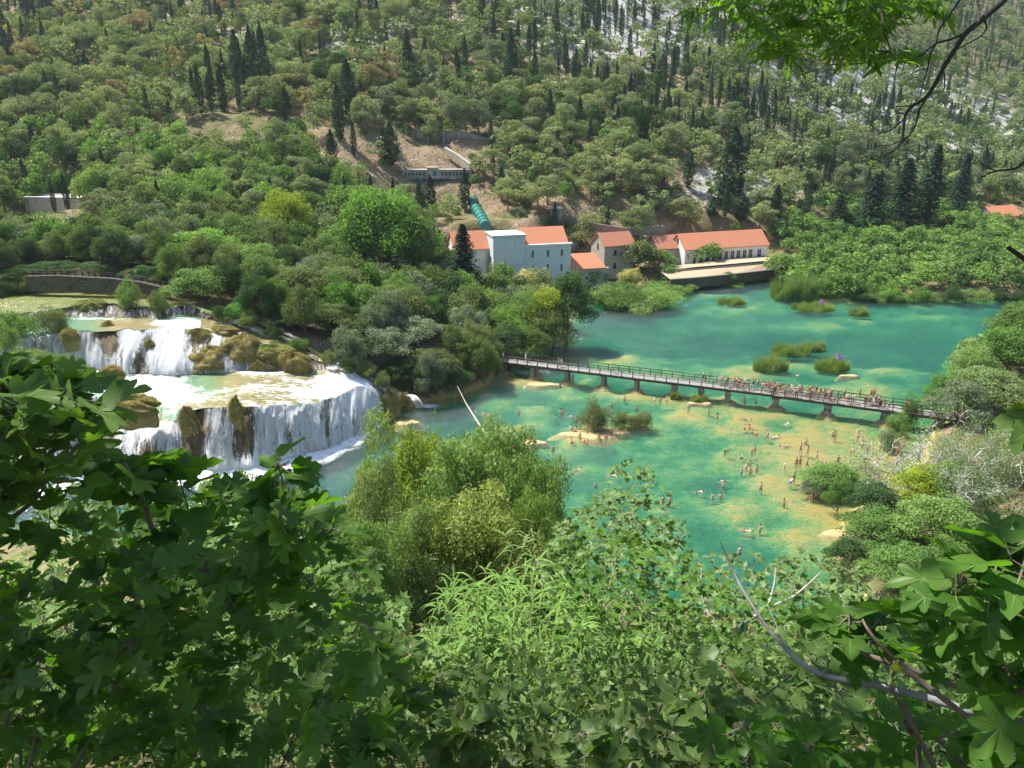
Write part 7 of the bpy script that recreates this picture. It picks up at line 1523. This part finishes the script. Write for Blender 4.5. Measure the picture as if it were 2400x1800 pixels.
tw = [([(2400,-60),(2356,0),(2305,43),(2262,78),(2236,119),(2211,159),(2193,195),(2171,231),(2139,246),(2121,268),(2118,300),(2115,330),(2095,355),(2075,362)], .020, .004), ([(2171,231),(2155,255),(2148,290),(2130,320),(2100,345),(2080,360)], .007, .002), ([(2139,246),(2118,250),(2100,249)], .005, .002), ([(2121,268),(2100,265),(2094,250)], .004, .002), ([(2118,280),(2090,305),(2060,312),(2036,298)], .005, .0015), ([(2262,78),(2220,95),(2195,100),(2165,125),(2155,140)], .008, .003), ([(2195,100),(2180,125),(2175,160),(2165,190),(2155,230)], .006, .003),
   ([(2250,0),(2225,35),(2200,70),(2195,100)], .007, .005), ([(2290,0),(2295,30),(2300,45)], .006, .006), ([(2305,43),(2315,65),(2300,85),(2262,105),(2230,125),(2205,140)], .006, .002), ([(2211,159),(2215,190),(2212,215),(2180,220),(2165,235)], .005, .002), ([(2130,320),(2085,342),(2045,340)], .004, .0015), ([(2300,85),(2325,97)], .003, .001), ([(2165,125),(2140,142),(2110,143)], .005, .002), ([(2175,160),(2150,165),(2130,178)], .004, .0015)]
branch('bare_branch', 'leafless dark hanging twigs at the top right', 'branch', [(Lp(l, 4.6, 4.5), r0 * .95, r1) for l, r0, r1 in tw], darkbark)
branch('bare_branch', 'thin dark twig curving in at the right edge', 'branch', [(Lp([(2470,330),(2430,360),(2400,380),(2381,396),(2334,400),(2310,410),(2289,421)], 3.8, 3.9), .010, .002), (Lp([(2334,400),(2310,390),(2292,375)], 3.9, 3.9), .003, .001)], darkbark)
branch('bare_branch', 'short dark stub poking in at the right edge above the lake', 'branch', [(Lp([(2470,660),(2400,606),(2362,580)], 3.5, 3.5), .012, .010)], darkbark)
# ================================================================ tufts, mounds and small growth on the water
rng = np.random.default_rng(61)
def blades(m, cx_, cy_, z, rx, ry, n, h, rng, w=.03, spread=.35, dome=.0):
    spread *= .6; a = rng.uniform(0, 2 * pi, n); q = np.sqrt(rng.random(n)); x = cx_ + rx * q * np.cos(a); y = cy_ + ry * q * np.sin(a); hh = h * rng.uniform(.55, 1.25, n) * (1 - .3 * q ** 3) * (.8 + .35 * np.sin(a * 3 + rx * 5))
    b = np.stack([x, y, z + dome * (1 - q ** 2)], -1); ln = np.stack([np.cos(a) * q, np.sin(a) * q, 0 * a], -1) * spread + rng.normal(size=(n, 3)) * [.12, .12, 0]
    tip = b + (np.array([0, 0, 1.0]) + ln) * hh[:, None]; mid = b + (np.array([0, 0, 1.0]) + ln * .35) * (hh * .55)[:, None]; s = rng.uniform(0, 2 * pi, n); sd_ = np.stack([np.cos(s), np.sin(s), 0 * s], -1) * w
    v = np.stack([b - sd_, b + sd_, mid + sd_ * .8, mid - sd_ * .8, tip], 1).reshape(-1, 3); k_ = np.arange(n)[:, None] * 5; m.add(v, k_ + np.array([[0, 1, 2, 3]])); m.add(v, k_ + np.array([[3, 2, 4]]))
def tuft(u, v, wpx, hpx, lab, mat='rush', name='rush_tuft', cat='rushes', n=2600, grp='rush tufts growing out of the lake', flower=False, dpx=.5):
    p_ = P(u, v, 0); d = proj(*p_)[2]; s = d / F; rx = wpx * s / 2; h = hpx * s * (.78 if name == 'rush_tuft' else .95); t = thing(name, lab, cat, p_, 0, grp); m = MB(); blades(m, 0, rx * dpx, -.15, rx, rx * dpx, n, h, rng, .022 * s / .07, .3); m.build('blades', LM[mat], t)
    if flower:
        m = MB(); c = rng.normal(size=(260, 3)) * [.35, .35, .35] + [.5, .3, h + .2]; v_, f = cards(c, unit(rng.normal(size=(260, 3))), .11, rng, .6); m.add(v_, f); m.build('flowers', simple('purple_flowers', (.30, .14, .34), .8), t)
for a in [(1812,872,84,46,'broad rush tuft nearest the bridge, front left of the four'),(1860,838,95,38,'rush tuft behind the front left one'),(1912,826,60,32,'smallest rush tuft at the back of the four'),(1958,872,84,42,'rush tuft with purple flowers, front right of the four')]: tuft(*a, flower='purple' in a[4])
tuft(1720,716,66,24,'lone dark rush tuft in the upper lake'); tuft(1920,732,90,26,'long low rush tuft before the far shore thicket', flower=True); tuft(1880,726,44,20,'left end of the low rushes before the far shore thicket'); tuft(2018,742,48,28,'lone rush tuft right of the low rushes'); tuft(1612,680,34,16,'small rush tuft by the quay wall')
for u, w, h in [(1850, 70, 50), (1900, 80, 55), (1950, 80, 50), (2000, 70, 46), (1880, 60, 60), (2050, 60, 40)]: tuft(u, 706 - abs(u - 1900) * .03, w, h, {1850:'left end of the tall shore reeds right of the weir',1900:'second clump of the tall shore reeds right of the weir',1950:'third clump of the tall shore reeds',2000:'fourth clump of the tall shore reeds',1880:'tallest clump of the shore reeds',2050:'right end of the tall shore reeds'}[u], 'reed', 'reed_clump', 'reeds', 3000, 'tall reeds along the far shore', dpx=.9)
tuft(1640,945,42,24,'yellow green grass tuft at the sixth bridge pier','rush',grp='grass tufts at the bridge piers'); tuft(1585,936,26,22,'small grass tuft at the fifth bridge pier','rush',grp='grass tufts at the bridge piers')
# far shore strip of low grass under the quay wall
m = MB()
for q in range(60):
    u = rng.uniform(1600, 1800); c = P(u, np.interp(u, [1600, 1640, 1700, 1800], [668, 665, 662, 650]) + rng.uniform(-5, 2), 0.1); blades(m, c[0], c[1], 0, 1.0, .8, 90, .45, rng, .05)
m.build('shore_grass', LM['lime'], kind='stuff', label='bright low grass strip below the quay wall', category='grass')
# islet: flat tufa rock and three willow bushes
cr = bpy.data.materials['travertine_crust']
def slab(u, v, wpx, hpx, lab, z=.16):
    c = P(u, v, 0); s = proj(*c)[2] / F; t = thing('tufa_rock', lab, 'rock', c, 0, 'flat ochre tufa rocks in the lake'); m = MB(); n = 26; ang = np.linspace(0, 2 * pi, n + 1)[:-1]; rg = []
    ph = rng.uniform(0, 6); nz = 1 + .18 * np.sin(ang * 3 + ph) + .12 * np.sin(ang * 5 + 2 * ph) + .06 * np.sin(ang * 9)
    for rr_, zz in ((1.5, -1.0), (1.12, -.1), (1.0, z * .6), (.8, z), (.4, z * 1.15), (.02, z * 1.1)): rg.append(np.stack([np.cos(ang) * rr_ * nz * wpx * s / 2, np.sin(ang) * rr_ * nz * hpx * s / 2 * 2.2, zz + .03 * np.sin(ang * 4 + rr_ * 9)], -1))
    g = np.array(rg).reshape(-1, 3); a_ = np.arange(5)[:, None] * n; j_ = np.arange(n)[None]; k_ = (j_ + 1) % n; m.add(g, np.stack([a_ + j_, a_ + k_, a_ + n + k_, a_ + n + j_], -1).reshape(-1, 4)); m.build('rock', cr, t, True)
slab(1385,1018,110,24,'flat ochre rock under the round islet bush'); slab(1445,1012,56,12,'small ochre rock between the islet bushes'); slab(1500,1002,40,8,'thin ochre rock right of the islet'); slab(1250,1036,50,12,'small submerged rock left of the islet',.05); slab(952,990,50,14,'ochre rock at the foot of the falls'); slab(1640,944,50,10,'tufa base of the sixth pier tuft',.1); slab(1990,880,40,6,'thin pale rock behind the purple flowered rushes',.06); slab(1270,900,70,10,'tufa shelf by the second pier',.03)
slab(1985,1255,80,30,'ochre bank under the two seated people',.25); slab(2030,1300,110,26,'dark shaded rocks under the small shore tree',.5)
MAN_n = len(MAN)
for u, vb, wpx, hpx, tn, lb in [(1393,1012,80,76,'bushwillow','round grey green willow bush on the tufa islet'),(1462,1008,62,46,'bushwillow','left half of the low twin bush on the islet'),(1503,1006,58,50,'bushwillow','right half of the low twin bush on the islet')]:
    LM.setdefault('bushwillow', leafmat('bush_willow_leaves', (.10, .13, .05), (.26, .30, .13), .3)); c = P(u, vb - 2, .1); s = proj(*c)[2] / F
    plant('bushnear', MAN_n % 3, (c[0], c[1] + .8, 0), hpx * s * 1.05, wpx * s * 1.05, tn, lb, 'willow bushes on the tufa islet'); MAN_n += 1
# moss mounds on the cascade
mossm = leafmat('moss_tufts', (.20, .18, .045), (.46, .40, .15), .25); mossg = simple('moss_ground', (.24, .19, .07), .95, .4, 3, bump=.6)
def mound(u, v, z, wpx, hpx, lab, dep=.6, green=0, dz=0.0):
    c = P(u, v, z); s = proj(*c)[2] / F; rx = wpx * s / 2; H_ = hpx * s; t = thing('moss_mound', lab, 'moss mound', c - [0, 0, .2], 0, 'mossy tufa mounds among the falls'); m = MB()
    n = 44; nr_ = 20; ang = np.linspace(0, 2 * pi, n + 1)[:-1]; ph = rng.uniform(0, 60); tz = np.linspace(0, 1, nr_)
    pr = np.interp(tz, [0, .12, .3, .5, .68, .85, 1], [.80, .93, 1.0, .97, .8, .5, .02]); pz = np.interp(tz, [0, .12, .3, .5, .68, .85, 1], [-1.0, .02, .3, .55, .8, .96, 1.0])
    A, T = np.meshgrid(ang, tz); nx, ny = np.cos(A), np.sin(A); f1 = fbm(nx * 1.6 + ph, ny * 1.6 + T * 2.5, 3, 5); f2 = fbm(nx * 5 + ph, ny * 5 + T * 9, 3, 6); rr_ = pr[:, None] * (1 + .55 * f1 + .22 * f2)
    zz_ = pz[:, None] * (1 + .35 * fbm(nx * 1.2 + ph, ny * 1.2, 2, 9)) + .07 * f2
    g = np.stack([nx * rr_ * rx, ny * rr_ * rx * dep + rx * dep * .5, zz_ * H_], -1); ii = (np.arange(nr_ - 1)[:, None] * n); jj = np.arange(n)[None]; kk = (jj + 1) % n
    m.add(g.reshape(-1, 3), np.stack([ii + jj, ii + kk, ii + n + kk, ii + n + jj], -1).reshape(-1, 4)); m.build('rock', mossg, t, True)
    N_ = int(3600 * min(3, wpx / 60)); i1 = rng.integers(2, nr_ - 1, N_); j1 = rng.integers(0, n, N_); fr_ = rng.random(N_)[:, None]; fr2 = rng.random(N_)[:, None]
    b = (g[i1, j1] * (1 - fr_) + g[i1, (j1 + 1) % n] * fr_) * (1 - fr2) + (g[i1 + 1, j1] * (1 - fr_) + g[i1 + 1, (j1 + 1) % n] * fr_) * fr2
    out = unit(np.stack([nx[i1, j1], ny[i1, j1], .9 - 1.9 * (b[:, 2] < H_ * .55)], -1) + rng.normal(size=(N_, 3)) * .35)
    L_ = rng.uniform(.12, .45, N_)[:, None]; s1 = unit(np.cross(out, rng.normal(size=(N_, 3)))) * .025; tip = b + out * L_ - [0, 0, .06]; v_ = np.stack([b - s1, b + s1, tip], 1).reshape(-1, 3); mm = MB(); mm.add(v_, np.arange(3 * N_).reshape(-1, 3)); mm.build('tufts', LM['rush'] if green else mossm, t)
for a in [(485,872,8.1,120,52,'big ochre moss mound hanging over the middle pool'),(468,815,10.5,62,44,'small rounded moss hump on top of the big mound'),(565,840,9.6,100,50,'wide moss mound right of the big hanging one'),(632,855,8.8,110,46,'green tinged moss mound in the side cascade',.6,1),(690,868,8.4,70,40,'ochre moss mound at the right of the side cascade'),(610,868,8.2,80,28,'low mossy rock in front of the wide mound'),
    (305,968,8.0,120,36,'moss mound on the lip of the lower falls at left'),(255,885,9.6,60,26,'small brown moss hump left of the middle pool'),(160,795,13.2,46,24,'small moss hump at the left shelf'),(255,802,10.9,44,46,'hanging moss beard on the upper falls, left one'),(320,835,9.8,46,40,'moss hump under the upper waterfall',.5),(353,832,10.2,28,34,'narrow moss hump between two upper streams',.5),
    (440,1000,5.6,40,46,'brown moss beard on the lower falls, left one',.4),(555,985,6.3,30,52,'brown moss beard on the lower falls, right one',.4),(205,730,14.0,78,26,'grassy hump dividing the topmost waterfall',.6,1),(915,955,1.8,50,40,'dark wet mossy rock right of the falls'),(945,948,1.0,34,26,'dark rock beside the small white chute'),(520,780,12.4,60,16,'low moss rib in the side cascade')]: mound(*a)
# shrubs and grass islands between the streams
for kd, u, vb, z, wpx, hpx, tn, lb in [('bushnear',305,722,14.6,66,66,'green','leafy bush in the middle of the topmost fall'),('bushnear',372,730,14.4,60,52,'mossolive','olive bush right of the one in the topmost fall'),('bushnear',40,790,13.6,110,80,'green','tall green bush at the left edge beside the cascade'),('bushnear',120,775,13.6,90,56,'mossolive','olive bush between the left bush and the upper pool'),('bushnear',15,820,13.4,60,70,'willow','pale willow shrub at the left edge'),
    ('bushnear',130,870,13.2,110,52,'bright','green bush island left of the middle falls'),('bushnear',60,860,13.4,100,44,'rush','grassy island at the left edge above the dark figs'),('bushnear',195,905,11.5,70,58,'mossolive','grassy tussock over the sloping cascade'),('bushnear',90,905,12.5,90,46,'mossolive','olive tussock behind the dark fig leaves'),('bushnear',860,880,6.2,60,28,'rush','yellowish bush on the right shoulder of the falls'),('bushnear',650,830,9.6,54,30,'green','green grass on the mound of the side cascade'),
    ('bushnear',15,690,15.0,90,44,'dark','dark bush at the left edge where the embankment wall ends'),('bushnear',62,688,15.0,70,38,'mossolive','olive bush covering the left end of the embankment wall'),('bushnear',150,672,15.2,40,20,'green','left low plant at the embankment wall'),('bushnear',185,680,15.1,36,20,'bright','middle low plant at the embankment wall'),('bushnear',235,684,15.1,44,34,'bright','tall leafy plant at the embankment wall'),('bushnear',360,690,15.3,40,26,'green','plant at the right end of the embankment wall'),('bushnear',520,742,13.9,60,34,'dark','first dark bush along the curved stone wall from the top'),('bushnear',585,762,12.8,60,32,'mossolive','second bush along the curved stone wall from the top'),('bushnear',640,790,11.3,56,30,'dark','third bush along the curved stone wall from the top'),('bushnear',700,818,10.2,60,34,'green','fourth bush along the curved stone wall from the top'),('bushnear',815,868,7.9,56,34,'dark','dark bush at the right shoulder of the falls'),('bushnear',895,905,5.0,50,36,'mossolive','low bush just above the dark wet rock'),('bushnear',770,850,8.6,50,30,'mossolive','olive shrub where the curved wall ends')]:
    c = P(u, vb, z); s = proj(*c)[2] / F; plant('bushnear', MAN_n % 3, (c[0], c[1] + .4, z - .3), hpx * s * 1.1 + .3, wpx * s, tn, lb, 'bushes and tussocks among the cascades'); MAN_n += 1
HAZE = .00008
# ================================================================ light and camera
SD = Vector((-.84 * cos(radians(57)), .545 * cos(radians(57)), sin(radians(57)))).normalized()
L = bpy.data.lights.new('sun', 'SUN'); L.energy = 5.0; L.angle = radians(.55); L.color = (1, .95, .87)
lo = bpy.data.objects.new('sun', L); COL.objects.link(lo); lo.rotation_euler = SD.to_track_quat('Z', 'Y').to_euler(); lo.location = (-60, 60, 120)
W = bpy.data.worlds.new('World'); scn.world = W; W.use_nodes = True; nt = W.node_tree
bg = nt.nodes['Background']; sk = nt.nodes.new('ShaderNodeTexSky'); sk.sky_type = 'NISHITA'; sk.sun_disc = False
sk.sun_elevation = radians(57); sk.sun_rotation = radians(303); nt.links.new(sk.outputs[0], bg.inputs[0]); bg.inputs[1].default_value = .105
if HAZE:
    k = N('haze_air'); v = k.n('VolumePrincipled', {'Color': (.80, .88, .95, 1), 'Density': HAZE, 'Anisotropy': .3}).outputs[0]; k.t.links.new(v, k.out.inputs['Volume'])
    m = MB(); m.box((-1300, -70, -6), (1300, 1100, 420)); m.build('haze', k.m, kind='stuff', label='thin pale air between the viewpoint and the far slope')
cam = bpy.data.cameras.new('camera'); co = bpy.data.objects.new('camera', cam); COL.objects.link(co)
cam.sensor_width = 36; cam.lens = F / 2400 * 36; cam.clip_end = 3000; cam.clip_start = .05
co.location = (0, 0, CZ); co.rotation_euler = (pi / 2 - TH, 0, 0); scn.camera = co
vs = scn.view_settings; vs.view_transform = 'Standard'; vs.look = 'None'; vs.gamma = 1; vs.exposure = 1.04
scn.cycles.max_bounces = 8; scn.cycles.diffuse_bounces = 3; scn.cycles.transparent_max_bounces = 16; scn.cycles.glossy_bounces = 2
scn.cycles.use_denoising = True
